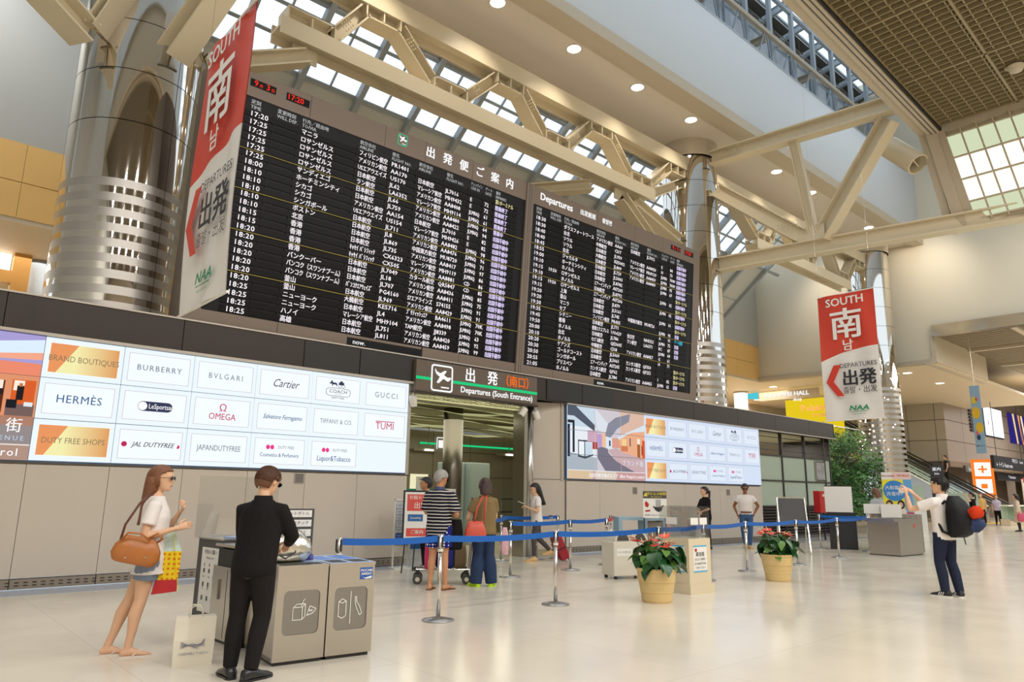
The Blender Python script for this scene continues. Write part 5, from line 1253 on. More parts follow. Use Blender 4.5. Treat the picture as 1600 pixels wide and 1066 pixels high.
row = [(3.83, 6.92), (5.06, 6.82), (6.96, 6.85), (9.36, 6.98), (10.95, 7.22), (12.91, 7.57), (15.03, 7.62), (17.62, 7.9), (20.35, 8.30), (20.12, 9.51)]
lab = ['belt post right behind the steel recycling bins', 'belt post in front of the man in the striped shirt', 'belt post nearest the camera right of the red suitcase', 'belt post hidden behind the nearer flower pot', 'belt post behind the cream donation box', 'belt post left of the farther flower pot', 'belt post in front of the black easel board', 'belt post before the tall white and black panel', 'belt post beside the small steel waste bin', 'belt post standing behind beside the black panel']
for i, (p, l) in enumerate(zip(row, lab)):
    nx = [(*row[i + 1], m_belt, 0)] if i + 1 < len(row) else []
    stanchion(p[0], p[1], l, nxt=nx)
mid = [(8.51, 9.46), (10.2, 9.65), (11.6, 9.95), (13.3, 11.35)]
stanchion(*mid[0], 'belt post right behind the woman in olive', nxt=[(*mid[1], m_belt, 0)])
stanchion(*mid[1], 'belt post in front of the red suitcase wheels', nxt=[(*mid[2], m_belt, 0)])
stanchion(*mid[2], 'belt post left of the white round-topped bin', nxt=[(13.2, 11.1, m_rbelt, 0)])
BK = [(9.24, 10.95), (10.4, 11.6), (11.35, 11.5), (12.0, 11.5)]
BK[0] = (9.0, 10.6)
stanchion(8.95, 10.6, 'belt post at the entrance beside the olive shirt', nxt=[(10.3, 11.55, m_belt, 0)])
stanchion(10.3, 11.75, 'belt post at the entrance left of the walking woman', nxt=[(11.75, 11.5, m_belt, 0)])
stanchion(11.2, 11.6, 'belt post behind the walking woman, left one', nxt=[])
stanchion(11.75, 11.5, 'belt post behind the walking woman with the blue belt end', nxt=[])
stanchion(13.2, 11.2, 'belt post near the wall with the red belt', nxt=[])

# ---------------------------------------------------------------- recycling station
ang = math.atan2(-0.09, 0.86)
m_bintop = M('bin_top_blue', srgb(168, 190, 226), 0.25, 0.2)
m_win = bpy.data.materials.new('bin_window'); m_win.use_nodes = True; _gl(m_win, (0.55, 0.52, 0.48), 0.35, 0.25)
m_dkgap = m_black
def bin_front(name, loc, rz, w, d, h, label, icon):
    t = T(name, loc, rz=rz, label=label, cat='waste bin')
    g = G()
    wx0, wx1, wz0, wz1 = w * .14, w * .86, h * .30, h * .76
    # shell with a window opening: 4 front pieces + sides
    g.box(0, w, -0.0, 0.02, 0.03, wz0).box(0, w, 0, 0.02, wz1, h).box(0, wx0, 0, 0.02, wz0, wz1).box(wx1, w, 0, 0.02, wz0, wz1)
    g.box(0, 0.02, 0.02, d, 0.03, h).box(w - 0.02, w, 0.02, d, 0.03, h).box(0, w, d - 0.02, d, 0.03, h).box(0, w, 0.02, d, 0.03, 0.06)
    g.obj('body', m_inox, t)
    c = 0.045; cg = G()   # rounded corners of the opening
    for qx, qz, px_, pz_ in ((1, 1, wx0, wz0), (-1, 1, wx1, wz0), (1, -1, wx0, wz1), (-1, -1, wx1, wz1)):
        pts = [(0, 0)] + [(c - c * math.cos(a), c - c * math.sin(a)) for a in [k * PI / 12 for k in range(7)]]
        pts = [(0, 0), (c, 0)] + [(c - c * math.sin(a), c - c * math.cos(a)) for a in [k * PI / 12 for k in range(1, 7)]]
        cg.poly([(px_ + qx * a, pz_ + qz * b) for a, b in pts], (0, 0.0, 0), (1, 0, 0), (0, 0, 1), -0.02)
    cg.obj('window_corner', m_inox, t)
    box('window', wx0 - .005, wx1 + .005, 0.012, 0.018, wz0 - .005, wz1 + .005, m_win, t)
    G().box(0.03, w - .03, 0.05, d - .04, 0.06, h - .12).obj('liner', M('plastic_liner', srgb(150, 146, 138), 0.35, noise=.25, nscale=9, bump=.6, bscale=9), t)
    box('plinth', 0.02, w - .02, 0.02, d - .02, 0, 0.03, m_blackp, t)
    # icons on the window
    g = G(); y = 0.008
    L_ = lambda a, b: g.bar((a[0], y, a[1]), (b[0], y, b[1]), 0.003, 0.006, up=(0.3, 0, 1)) if False else g.bar((a[0], y, a[1]), (b[0], y, b[1]), 0.006, 0.004, up=(0, 1, 0))
    cx, cz = w / 2, (wz0 + wz1) / 2
    if icon == 'cup':
        q = [(-.07, -.06), (.01, -.06), (.01, .04), (-.07, .04)]
        for a, b in zip(q, q[1:] + q[:1]): L_((cx + a[0], cz + a[1]), (cx + b[0], cz + b[1]))
        for a, b in (((-.07, .04), (-.04, .065)), ((-.04, .065), (.035, .065)), ((.035, .065), (.01, .04)), ((.035, .065), (.035, -.035)), ((.035, -.035), (.01, -.06)), ((0, .05), (.02, .10)), ((.02, .10), (.03, .10)), ((.05, -.03), (.10, -.015)), ((.10, -.015), (.13, .02)), ((.13, .02), (.075, .045)), ((.075, .045), (.05, -.03)), ((.07, .0), (.10, .015)), ((.07, .015), (.095, -.0))): L_((cx + a[0], cz + a[1]), (cx + b[0], cz + b[1]))
    else:
        L_((cx + .0, cz - .13), (cx + .0, cz + .14))
        for a, b in (((-.11, -.06), (-.11, .06)), ((-.04, -.06), (-.04, .06)), ((-.11, .06), (-.075, .08)), ((-.075, .08), (-.04, .06)), ((-.11, .06), (-.075, .045)), ((-.075, .045), (-.04, .06)), ((-.11, -.06), (-.075, -.08)), ((-.075, -.08), (-.04, -.06))): L_((cx + a[0], cz + a[1]), (cx + b[0], cz + b[1]))
        bt_ = [(.04, .09), (.055, .09), (.057, .05), (.085, .01), (.11, -.05), (.09, -.065), (.06, -.01), (.045, .03)]
        for a, b in zip(bt_, bt_[1:] + bt_[:1]): L_((cx + a[0], cz + a[1]), (cx + b[0], cz + b[1]))
    g.obj('pictogram', m_paper, t)
    return t
b1 = bin_front('recycling_bin', (2.72, 5.90, 0), ang, 0.435, 0.78, 0.765, 'steel bin with carton pictogram window under the silver bag', 'cup')
tp = box('top', -0.004, 0.437, -0.004, 0.79, 0.765, 0.785, m_inox, b1)
G().poly([(0.05, 0.06), (0.40, 0.06), (0.40, 0.20), (0.05, 0.20)], (0, 0, 0.785), (1, 0, 0), (0, 1, 0), 0.003).obj('opening', m_black, b1)
box('top_panel', 0.30, 0.436, 0.2, 0.78, 0.785, 0.788, m_bintop, b1)
b2 = bin_front('recycling_bin', (3.165, 5.855, 0), ang, 0.425, 0.78, 0.765, 'steel bin with can and bottle pictograms at the right end', 'can')
box('top', -0.004, 0.43, -0.004, 0.79, 0.765, 0.785, m_inox, b2)
box('top_panel', 0.0, 0.426, 0.0, 0.78, 0.785, 0.788, m_bintop, b2)
for x0 in (0.04, 0.24): G().poly([(x0, 0.06), (x0 + .15, 0.06), (x0 + .15, 0.28), (x0, 0.28)], (0, 0, 0.788), (1, 0, 0), (0, 1, 0), 0.002).obj('opening', m_black, b2)
for x0 in (0.04, 0.24):
    s_ = G().poly([(x0, 0.36), (x0 + .15, 0.36), (x0 + .15, 0.7), (x0, 0.7)], (0, 0, 0.788), (1, 0, 0), (0, 1, 0), 0.002).obj('label', M('bin_label_blue', srgb(70, 120, 200), 0.4), b2)
letters([('カン', (0.115, 0.5, 0.7915), 0.07, 'CENTER', 1), ('ビン', (0.315, 0.5, 0.7915), 0.07, 'CENTER', 1)], 'lettering', m_paper, b2, frame=(V3((1, 0, 0)), V3((0, 1, 0))))
st_ = box('sticker', 0.285, 0.405, -0.003, 0, 0.64, 0.74, M('sticker_blue', srgb(10, 84, 170), 0.4), b2)
letters([('POCARI', (0.345, -0.005, 0.715), 0.03, 'CENTER', 1.05), ('SWEAT', (0.345, -0.005, 0.685), 0.03, 'CENTER', 1.05)], 'lettering', m_paper, st_, off=.03)
G().poly([(0.295, 0.665), (0.33, 0.652), (0.395, 0.668), (0.395, 0.648), (0.34, 0.643)], (0, -0.004, 0), (1, 0, 0), (0, 0, 1), 0.001).obj('wave', m_paper, st_)
b3 = T('side_bin', (2.75, 6.72, 0), rz=0.06, label='steel side bin with a black recess behind the man in black', cat='waste bin')
box('body', 0, 0.5, 0, 0.62, 0.03, 0.68, m_inox, b3); box('recess', 0.03, 0.5, 0.02, 0.6, 0.68, 0.84, m_black, b3); box('top', 0, 0.52, 0, 0.62, 0.86, 0.885, m_inox, b3)
box('plinth', 0.02, 0.48, 0.02, 0.6, 0, 0.03, m_blackp, b3); box('handle', -0.015, 0, 0.45, 0.47, 0.38, 0.56, m_inoxdk, b3); box('door_joint', -0.002, 0, 0.30, 0.304, 0.05, 0.66, m_black, b3); box('post', 0, 0.03, 0, 0.03, 0.68, 0.86, m_inox, b3)
b4 = T('drink_disposal_stand', (2.80, 7.36, 0), rz=0.10, label='dark grey end panel with white sorting poster and paper slot', cat='stand')
box('panel', 0, 0.36, 0, 0.55, 0, 0.90, m_dkgrey, b4, bevel=0.005); box('top', -0.005, 0.5, -0.005, 0.56, 0.90, 0.915, m_inox, b4)
ps = box('poster', -0.004, 0, 0.06, 0.44, 0.20, 0.82, m_paper, b4)
it = [('分別のお願い', (-0.006, 0.25, 0.775), 0.05, 'CENTER', .9), ('Please sort', (-0.006, 0.25, 0.72), 0.036, 'CENTER', 1)]
for r in range(4):
    for c in range(3): it.append((['缶', '瓶', '紙'][c] if r % 2 == 0 else 'can cup box'.split()[c], (-0.006, 0.36 - .11 * c, 0.65 - .11 * r), 0.034, 'CENTER', 1))
letters(it, 'lettering', m_ink, ps, frame=FR_END, res=1)
g = G()
for r in range(3):
    for c in range(3): g.box(-0.006, -0.004, 0.345 - .11 * c, 0.375 - .11 * c, 0.575 - .13 * r, 0.615 - .13 * r)
g.obj('pictogram', m_dkgrey, ps)
mz = T('magazine', (3.05, 7.55, 0.915), rz=0.5, label='blue leaflets lying on the disposal stand top', cat='leaflets')
box('sheet', -0.15, 0.13, -0.10, 0.10, 0, 0.012, M('pale_blue_paper', srgb(170, 188, 226), 0.5), mz)
stp = T('leaflet_holder', (3.02, 7.2, 0.915), rz=0.3, label='leaning white leaflet holder half hidden by the man in black', cat='holder')
G().obox((0, 0, 0), (0.03, 0, 0), (0, 0.2, 0), (0.07, 0, 0.24)).obj('plate', m_paper, stp); G().obox((0.06, 0, 0), (0.03, 0, 0), (0, 0.2, 0), (0.02, 0, 0.22)).obj('plate', m_seam, stp)
ac = T('acrylic_shield', (2.98, 7.75, 0.915), rz=0.1, label='clear acrylic shield standing on the disposal stand', cat='shield')
box('sheet', -0.35, 0.55, 0, 0.006, 0, 0.62, m_acryl, ac)
lr = T('label_rack', (3.24, 6.72, 0.788), rz=ang, label='upright dark rack with four white label strips behind the silver bag', cat='sign rack')
box('frame', -0.17, 0.17, -0.01, 0.012, 0, 0.44, m_dkgrey, lr)
for k in range(4):
    s_ = box('label_strip', -0.145, 0.145, -0.014, -0.01, 0.36 - k * .09, 0.425 - k * .09, m_paper, lr)
    letters([(('ペットボトル', 'プラスチック', 'もえるゴミ', '新聞・雑誌')[k], (0, -0.016, 0.393 - k * .09), 0.04, 'CENTER', 1)], 'lettering', m_ink, s_, res=1)
# silver bag on the bin
sb = T('silver_bag', (2.93, 6.28, 0.79), rz=ang, label='crumpled silver shopping bag with black handles on the bin', cat='bag')
m_silver = M('silver_foil', (0.72, 0.70, 0.62), 0.22, 0.9, bump=0.9, bscale=7)
bb = bagmesh(0.42, 0.26, 0.27, .3, 24, .55).obj('bag', m_silver, sb, smooth=True)
G().tube([(-.12, -.06, .2), (-.14, -.13, .1), (-.04, -.16, .03), (.05, -.15, .08), (.07, -.07, .22)], .007, 8).obj('handle', m_blackp, sb, smooth=True)
G().tube([(-.10, .05, .22), (-.12, .04, .34), (0, .03, .37), (.08, .04, .22)], .007, 8).obj('handle', m_blackp, sb, smooth=True)
pc_ = T('purple_cap', (3.18, 6.28, 0.79), label='small purple cap lying beside the silver bag', cat='cap'); G().lathe([(0.035, 0), (0.03, 0.045), (0.001, 0.05)], n=16).obj('cap', M('purple_plastic', srgb(60, 50, 140), .4), pc_, smooth=True)
# paper bag on the floor
pb = T('paper_bag', (2.26, 6.40, 0), rz=-0.25, label='white paper shopping bag standing on the floor', cat='bag')
m_wb = M('glossy_white_paper', srgb(226, 218, 200), 0.35, bump=0.5, bscale=5)
G().loft([[(-.15, -.06, 0), (.15, -.06, 0), (.15, .06, 0), (-.15, .06, 0)], [(-.155, -.065, .2), (.155, -.065, .2), (.145, .06, .2), (-.15, .06, .2)], [(-.15, -.03, .38), (.16, -.035, .37), (.15, .03, .38), (-.15, .03, .38)]]).obj('bag', m_wb, pb)
for y in (-.03, .03): G().tube([(-.05, y, .36), (-.055, y, .43), (-.02, y * 1.5, .46), (.03, y * 1.5, .45), (.05, y, .42), (.05, y, .36)], .005, 8).obj('handle', m_wb, pb, smooth=True)
g = G()
for k in range(6): g.tube([(-.10, -.070, .14 + .01 * k), (-.02 + .01 * k, -.071, .17 - .008 * k), (.08, -.070, .15 + .012 * k)], .0016, 4)
g.obj('emblem', M('grey_ink', srgb(120, 124, 150), .5), pb)
letters([('FAREWELL TOKYO', (0, -0.071, .095), .026, 'CENTER', 1)], 'lettering', bpy.data.materials['grey_ink'], pb, res=1)

# ---------------------------------------------------------------- flower pots
m_pot = M('ochre_pot', srgb(214, 186, 128), 0.55, noise=.04, nscale=6)
m_soil = M('soil', srgb(30, 22, 16), 0.9)
m_leaf = M('anthurium_leaf', srgb(34, 84, 40), 0.3, noise=.25, nscale=6); m_leaf2 = M('light_leaf', srgb(96, 140, 60), 0.35, noise=.2, nscale=6); m_spathe = M('red_spathe', srgb(226, 70, 52), 0.25, noise=.2, nscale=9); m_spadix = M('spadix', srgb(236, 214, 150), .5); m_stem = M('stem_green', srgb(70, 110, 50), .5)
def heart_leaf(L_, W, fold=.12, droop=.25):
    out = [(0.06, 0), (-.08, .22), (-.04, .42), (.12, .50), (.38, .44), (.66, .26), (1.0, 0)]
    vs = []; fs = []
    for x, y in out:
        z = -droop * x * x
        vs += [(x * L_, y * W, z * L_ + fold * y * W), (x * L_, 0, z * L_), (x * L_, -y * W, z * L_ + fold * y * W)]
    for i in range(len(out) - 1): fs += [(3 * i, 3 * i + 1, 3 * i + 4, 3 * i + 3), (3 * i + 1, 3 * i + 2, 3 * i + 5, 3 * i + 4)]
    return G().add(vs, fs)
lm = heart_leaf(.25, .26).mesh('leaf', True); lm.materials.append(m_leaf); lm2 = heart_leaf(.22, .20).mesh('leaf', True); lm2.materials.append(m_leaf2); fm = heart_leaf(.13, .13, .2, -.1).mesh('flower', True); fm.materials.append(m_spathe)
def link(me, name, parent, M4):
    o = bpy.data.objects.new(name, me); COL.objects.link(o); o.parent = parent; o.matrix_local = M4; return o
def pot(x, y, label, seed):
    random.seed(seed)
    t = T('flower_pot', (x, y, 0), label=label, cat='potted plant')
    G().lathe([(0.001, 0), (.195, 0), (.205, .02), (.215, .12), (.222, .13), (.222, .15), (.232, .20), (.24, .26), (.248, .262), (.25, .29), (.262, .40), (.275, .415), (.275, .44), (.25, .44), (.245, .40), (.001, .40)], n=48).obj('pot', m_pot, t, smooth=False)
    G().lathe([(.246, .405), (.001, .41)], n=24).obj('soil', m_soil, t)
    for k in range(64):
        a = random.uniform(0, 2 * PI); rr = random.uniform(.05, .30); z = random.uniform(.50, .80) - rr * .25; p = V3((rr * math.cos(a), rr * math.sin(a), z))
        Mx = Matrix.Translation(p) @ Matrix.Rotation(a + random.uniform(-.7, .7), 4, 'Z') @ Matrix.Rotation(random.uniform(0.1, 1.3), 4, 'Y') @ Matrix.Rotation(random.uniform(-.5, .5), 4, 'X') @ Matrix.Scale(random.uniform(.55, .95), 4)
        link(lm if random.random() < .7 else lm2, 'leaf', t, Mx)
        if k % 3 == 0: G().tube([(rr * .2 * math.cos(a), rr * .2 * math.sin(a), .41), (p.x * .6, p.y * .6, z * .75 + .08), tuple(p)], .005, 5).obj('stem', m_stem, t)
    for k in range(16):
        a = 2 * PI * k / 16 + random.uniform(-.25, .25); rr = random.uniform(.08, .29); z = random.uniform(.76, .90) - rr * .3; p = V3((rr * math.cos(a), rr * math.sin(a), z))
        Mx = Matrix.Translation(p) @ Matrix.Rotation(a, 4, 'Z') @ Matrix.Rotation(random.uniform(-.3, .8), 4, 'Y') @ Matrix.Rotation(random.uniform(-.4, .4), 4, 'X') @ Matrix.Scale(random.uniform(.8, 1.2), 4)
        f = link(fm, 'flower', t, Mx); G().cyl((.02, 0, .005), (.05, 0, .06), .008, .004, 6).obj('spadix', m_spadix, f)
        G().tube([(rr * .2 * math.cos(a), rr * .2 * math.sin(a), .41), (p.x * .7, p.y * .7, z * .8), tuple(p)], .004, 5).obj('stem', m_stem, t)
    return t
pot(8.27, 6.22, 'ochre ribbed pot of red anthuriums nearer the camera, beside the donation box', 3)
pot(11.98, 6.45, 'ochre ribbed pot of red anthuriums farther back, by the easel', 8)

# ---------------------------------------------------------------- donation box, bins, boards
db = T('donation_box', (9.22, 6.34, 0), rz=-0.04, label='cream cabinet with clear acrylic collection box on top', cat='collection box')
m_cream = M('cream_laminate', srgb(216, 202, 172), .45)
box('base', -.03, .56, -.03, .56, 0, .13, m_cream, db); box('cabinet', 0, .53, 0, .53, .13, .78, m_cream, db)
for fr_, o_, nm in ((FR_WALL, (.26, -.004, .46), 0), (FR_END, (-.004, .26, .46), 1)):
    if nm == 0: p = box('poster', .1, .43, -.004, 0, .30, .68, m_paper, db); q = G().box(.1, .43, -.006, -.004, .30, .32).box(.1, .43, -.006, -.004, .66, .68)
    else: p = box('poster', -.004, 0, .08, .47, .30, .68, m_paper, db); q = G().box(-.006, -.004, .08, .47, .30, .32).box(-.006, -.004, .08, .47, .66, .68)
    q.obj('border', M('sky_blue_print', srgb(80, 170, 214), .5), p)
    oo = V3(o_) + (V3((0, -.004, 0)) if nm == 0 else V3((-.004, 0, 0)))
    letters([('募金箱', oo + V3((0, 0, .09)), .07, 'CENTER', 1), ('あなたの善意を', oo + V3((0, 0, .02)), .042, 'CENTER', .9), ('DONATION', oo + V3((0, 0, -.04)), .05, 'CENTER', 1), ('ご協力ください', oo + V3((0, 0, -.10)), .036, 'CENTER', 1)], 'lettering', m_ink, p, frame=fr_, res=1)
    c_ = oo + fr_[0] * -.1 + V3((0, 0, .155)); G().poly([(.025 * math.cos(2 * PI * k / 14), .025 * math.sin(2 * PI * k / 14)) for k in range(14)], c_, fr_[0], fr_[1], .002).obj('emblem', m_red, p)
g = G().box(0.0, .53, 0.0, .008, .78, 1.24).box(0, .53, .522, .53, .78, 1.24).box(0, .008, 0.008, .522, .78, 1.24).box(.522, .53, .008, .522, .78, 1.24).box(0, .53, 0, .53, 1.24, 1.247).box(.26, .265, .008, .522, .78, 1.24)
g.obj('acrylic_box', m_acryl, db)
for k in range(2): box('card', .06 + .22 * k, .24 + .22 * k, -.006, -.002, .98, 1.08, m_paper, db); 
box('card', -.006, -.002, .2, .4, .98, 1.08, m_paper, db)
wb = T('round_top_bin', (10.1, 8.25, 0), rz=-.3, label='white waste bin with round top hoods behind the nearer flower pot', cat='waste bin')
m_wbin = M('white_plastic', srgb(214, 208, 192), .45)
box('body', -.36, .36, -.2, .2, .05, .62, m_wbin, wb, bevel=.02)
for k in (-1, 1):
    vs = []
    G().loft([[( .175 * k + .16 * math.cos(a), y, .62 + .16 * math.sin(a)) for a in [PI * q / 12 for q in range(13)]] for y in (-.2, .2)]).obj('hood', m_wbin, wb)
    G().poly([(.12 * math.cos(a), .12 * math.sin(a)) for a in [PI * q / 12 for q in range(13)]], (.175 * k, -.202, .63), (1, 0, 0), (0, 0, 1), .003).obj('mouth', m_dkgrey, wb)
for sx in (-.3, .3):
    for sy in (-.15, .15): G().cyl((sx, sy - .02, .025), (sx, sy + .02, .025), .025, .025, 12).obj('caster', m_blackp, wb)
_s = box('sticker', -.3, .0, -.204, -.2, .38, .5, m_paper, wb); letters([('ペットボトル', (-.15, -.206, .44), .045, 'CENTER', 1)], 'lettering', m_dkgrey, _s, res=1)
hb = T('hand_poster_stand', (11.2, 8.42, 0), rz=-.75, label='poster stand with yellow heading and black glove picture', cat='sign')
G().cyl((-.2, .02, 0), (-.2, .02, 1.46), .012, .012, 10).cyl((.2, .02, 0), (.2, .02, 1.46), .012, .012, 10).box(-.22, .22, -.12, .16, 0, .02).obj('frame', m_blackp, hb)
pp = box('poster', -.22, .22, -.01, .01, .98, 1.47, m_paper, hb); box('heading', -.22, .22, -.014, -.01, 1.34, 1.47, m_dkgrey, pp)
letters([('持ち込み制限', (.03, -.016, 1.42), .062, 'CENTER', 1), ('No carry-on', (.03, -.016, 1.37), .04, 'CENTER', 1)], 'lettering', M('yellow_ink', srgb(226, 204, 60), .5), pp, off=.015, res=1)
G().poly([(-.04, 0), (.04, 0), (0, .075)], (-.17, -.016, 1.375), (1, 0, 0), (0, 0, 1), .001).obj('warning_symbol', bpy.data.materials['yellow_ink'], pp)
g = G(); g.poly([(-.05, -.03), (0, -.06), (.06, -.04), (.08, .02), (.11, .06), (.09, .07), (.05, .03), (-.05, .03), (-.09, .05), (-.10, .04)], (.06, -.012, 1.15), (1, 0, 0), (0, 0, 1), .001)
for k in range(4): g.box(.02 + k * .025, .03 + k * .025, -.013, -.011, 1.17, 1.32)
g.obj('glove_picture', m_ink, pp)
G().poly([(-.03, 0), (.02, -.02), (.04, .04), (-.01, .1), (-.04, .06)], (-.15, -.012, 1.19), (1, 0, 0), (0, 0, 1), .001).poly([(-.04, 0), (.05, .01), (.05, .04), (-.04, .03)], (-.14, -.012, 1.09), (1, 0, 0), (0, 0, 1), .001).obj('red_picture', m_red, pp)
letters([('危険物の持込はできません', (0, -.012, 1.03), .032, 'CENTER', 1)], 'lettering', m_ink, pp, res=1)
bl = T('blue_counter', (11.45, 8.95, 0), rz=-.6, label='pale blue framed counter behind the poster stand', cat='counter')
m_pb = M('pale_blue_paint', srgb(150, 178, 194), .5)
box('top', -.5, .45, -.2, .2, .92, .98, m_pb, bl)
for a, b in ((-.5, -.43), (.0, .07), (.38, .45)): box('leg', a, b, -.2, .2, 0, .92, m_pb, bl)
box('shelf', .07, .38, -.15, .2, .3, .9, M('brown_grey', srgb(130, 120, 110), .5), bl)
# brochure rack and red poster stand at the entrance
rk = T('brochure_rack', (7.72, 11.62, 0), rz=-.25, label='white floor rack of brochures at the left entrance edge', cat='rack')
G().box(-.18, .18, -.16, .2, 0, .02).box(-.17, -.14, 0, .03, .02, 1.26).box(.14, .17, 0, .03, .02, 1.26).box(-.17, .17, 0, .03, 1.22, 1.26).obj('frame', m_white, rk)
box('back', -.14, .14, .02, .03, .3, 1.22, m_white, rk)
for r in range(7):
    for c in range(2):
        b = box('brochure', -.125 + .13 * c, -.005 + .13 * c, -.01, .005, .42 + .11 * r, .52 + .11 * r, (M('brochure_blue', srgb(50, 90, 170), .5) if r == 0 and c == 0 else (bpy.data.materials['brochure_blue'] if r < 2 else M('brochure_pale', srgb(200, 204, 212), .5) if (r, c) == (2, 0) else bpy.data.materials['brochure_pale'])), rk)
        letters([('NARITA', (-.065 + .13 * c, -.012, .48 + .11 * r), .024, 'CENTER', 1), ('guide', (-.065 + .13 * c, -.012, .45 + .11 * r), .02, 'CENTER', 1)], 'lettering', m_paper if r < 2 else m_ink, b, res=1)
rp_ = T('poster_easel', (7.55, 10.9, 0), rz=-.45, label='red and white poster on black easel behind the striped shirt man', cat='sign')
G().box(-.26, .26, 0, .03, .5, 1.42).cyl((-.2, .03, .5), (-.25, -.05, 0), .012, .012, 8).cyl((.2, .03, .5), (.25, -.05, 0), .012, .012, 8).cyl((0, .03, 1.0), (0, .3, 0), .012, .012, 8).obj('frame', m_blackp, rp_)
q = box('poster', -.23, .23, -.005, 0, .53, 1.39, m_paper, rp_); m_salm = M('salmon_red', srgb(214, 84, 74), .5)
box('red_block', -.19, .19, -.008, -.005, 1.06, 1.35, m_salm, q); box('red_block', -.19, .19, -.008, -.005, .62, .76, m_salm, q); box('blue_block', -.17, .1, -.008, -.005, .88, 1.0, M('block_blue', srgb(40, 100, 160), .5), q)
letters([('お知らせ', (0, -.01, 1.29), .08, 'CENTER', 1), ('出国', (.05, -.01, 1.15), .12, 'CENTER', 1), ('ご案内', (0, -.01, .69), .08, 'CENTER', 1), ('Security', (-.03, -.01, .94), .06, 'CENTER', 1)], 'lettering', m_paper, q, off=.01, res=1)
# easel board, red box, tall panel, white counter, steel bin
ez = T('easel_board', (18.28, 9.35, 0), rz=-.95, label='black blank board leaning in a silver A-frame', cat='board')
for s in (-1, 1): G().bar((s * .34, .10, 1.38), (s * .36, -.30, .0), .03, .03, up=(1, 0, 0)).obj('leg', m_post, ez); G().bar((s * .34, .10, 1.38), (s * .36, .35, 0), .02, .02, up=(1, 0, 0)).obj('rear_leg', m_post, ez)
G().obox((-.33, -.08, .66), (.66, 0, 0), (0, .165, .70), (0, .012, -.004)).obj('board', m_dkgrey, ez); G().bar((-.34, .1, 1.38), (.34, .1, 1.38), .03, .03).obj('top_bar', m_post, ez)
G().bar((-.36, -.30, .015), (.36, -.30, .015), .03, .02).obj('foot_bar', m_post, ez)
rb = T('red_cabinet', (23.9, 11.2, 0), rz=0, label='red extinguisher cabinet on legs in front of the glass shop', cat='cabinet')
box('cabinet', -.25, .25, -.1, .12, .9, 1.6, m_red, rb, bevel=.01); box('sticker', -.05, .1, -.104, -.1, 1.42, 1.5, m_paper, rb); G().box(-.22, -.18, 0, .04, 0, .9).box(.18, .22, 0, .04, 0, .9).obj('leg', m_blackp, rb); letters([('消火', (.025, -.106, 1.46), .05, 'CENTER', 1)], 'lettering', m_red, rb, res=1)
wp_ = T('tall_cabinet', (20.52, 9.05, 0), rz=-1.15, label='tall cabinet, white upper half and black lower half', cat='cabinet')
box('black_body', -.34, .36, -.02, .5, .0, 1.0, m_blackp, wp_); box('white_body', -.40, .30, -.04, .5, 1.0, 1.70, m_paper, wp_); box('black_lid', -.40, .30, -.04, .5, 1.70, 1.73, m_blackp, wp_)
wt = T('service_counter', (21.1, 8.35, 0), rz=-1.15, label='long grey counter with white boards on top', cat='counter')
box('body', -.1, 1.1, 0, .55, 0, .98, M('warm_grey', srgb(150, 140, 128), .4), wt); box('white_board', -.3, .5, -.04, 0, .98, 1.24, m_paper, wt); box('white_board', .12, .62, -.12, -.08, .66, 1.24, m_paper, wt)
for k in range(9): box('rib', -.08 + .13 * k, -.075 + .13 * k, -.006, 0, .02, .96, m_seam, wt)
sbn = T('steel_bin', (19.36, 7.15, 0), rz=-.06, label='low brushed steel waste bin right of the counter', cat='waste bin')
box('body', 0, 1.3, 0, .78, .02, .84, m_inox, sbn); box('lid', -.01, 1.31, .1, .81, .84, .90, m_inox, sbn); box('opening', .2, 1.1, .15, .6, .90, .905, m_black, sbn); box('plinth', .02, 1.28, .02, .78, 0, .02, m_black, sbn)
G().poly([(.06 * math.cos(2 * PI * k / 18), .06 * math.sin(2 * PI * k / 18)) for k in range(18)], (.9, -.002, .72), (1, 0, 0), (0, 0, 1), .002).obj('round_sticker', M('pale_red', srgb(196, 90, 76), .5), sbn)
# advertising stand with people print
ad = T('advertising_stand', (23.0, 8.45, 0), rz=-1.27, label='yellow and blue telephone company advertising panel', cat='sign')
def fr(a, b, c, d, col, nm='picture_patch', k=0):
    return G().box(a, b, -.021 - .002 * k, -.02, c, d).obj(nm, M('print_' + nm, srgb(*col), .5), ad)
box('board', -.38, .40, -.02, .02, .3, 2.16, m_paper, ad); box('base', -.4, .42, -.15, .3, 0, .3, m_dkgrey, ad)
fr(-.38, .18, .32, 1.95, (232, 220, 60), 'yellow_field'); fr(.18, .40, .32, 1.95, (96, 160, 208), 'blue_field', 1); fr(.17, .40, .32, 1.0, (196, 50, 84), 'pink_field', 2); fr(-.1, .4, 1.95, 2.15, (226, 196, 190), 'pale_head', 1)
G().poly([(.30 * math.cos(2 * PI * k / 20), .30 * math.sin(2 * PI * k / 20)) for k in range(20)], (-.06, -.026, 1.62), (1, 0, 0), (0, 0, 1), .002).obj('blue_disc', M('disc_blue', srgb(50, 130, 200), .5), ad)
letters([('大和電気', (-.06, -.03, 1.70), .13, 'CENTER', .95), ('充電中!!', (-.06, -.03, 1.52), .13, 'CENTER', .95)], 'lettering', m_paper, ad, off=.01, res=1)
letters([('docomo', (-.2, -.03, 2.06), .11, 'CENTER', 1), ('WORLD', (.2, -.03, 2.06), .09, 'CENTER', 1)], 'lettering', m_red, ad, off=.01, res=1)
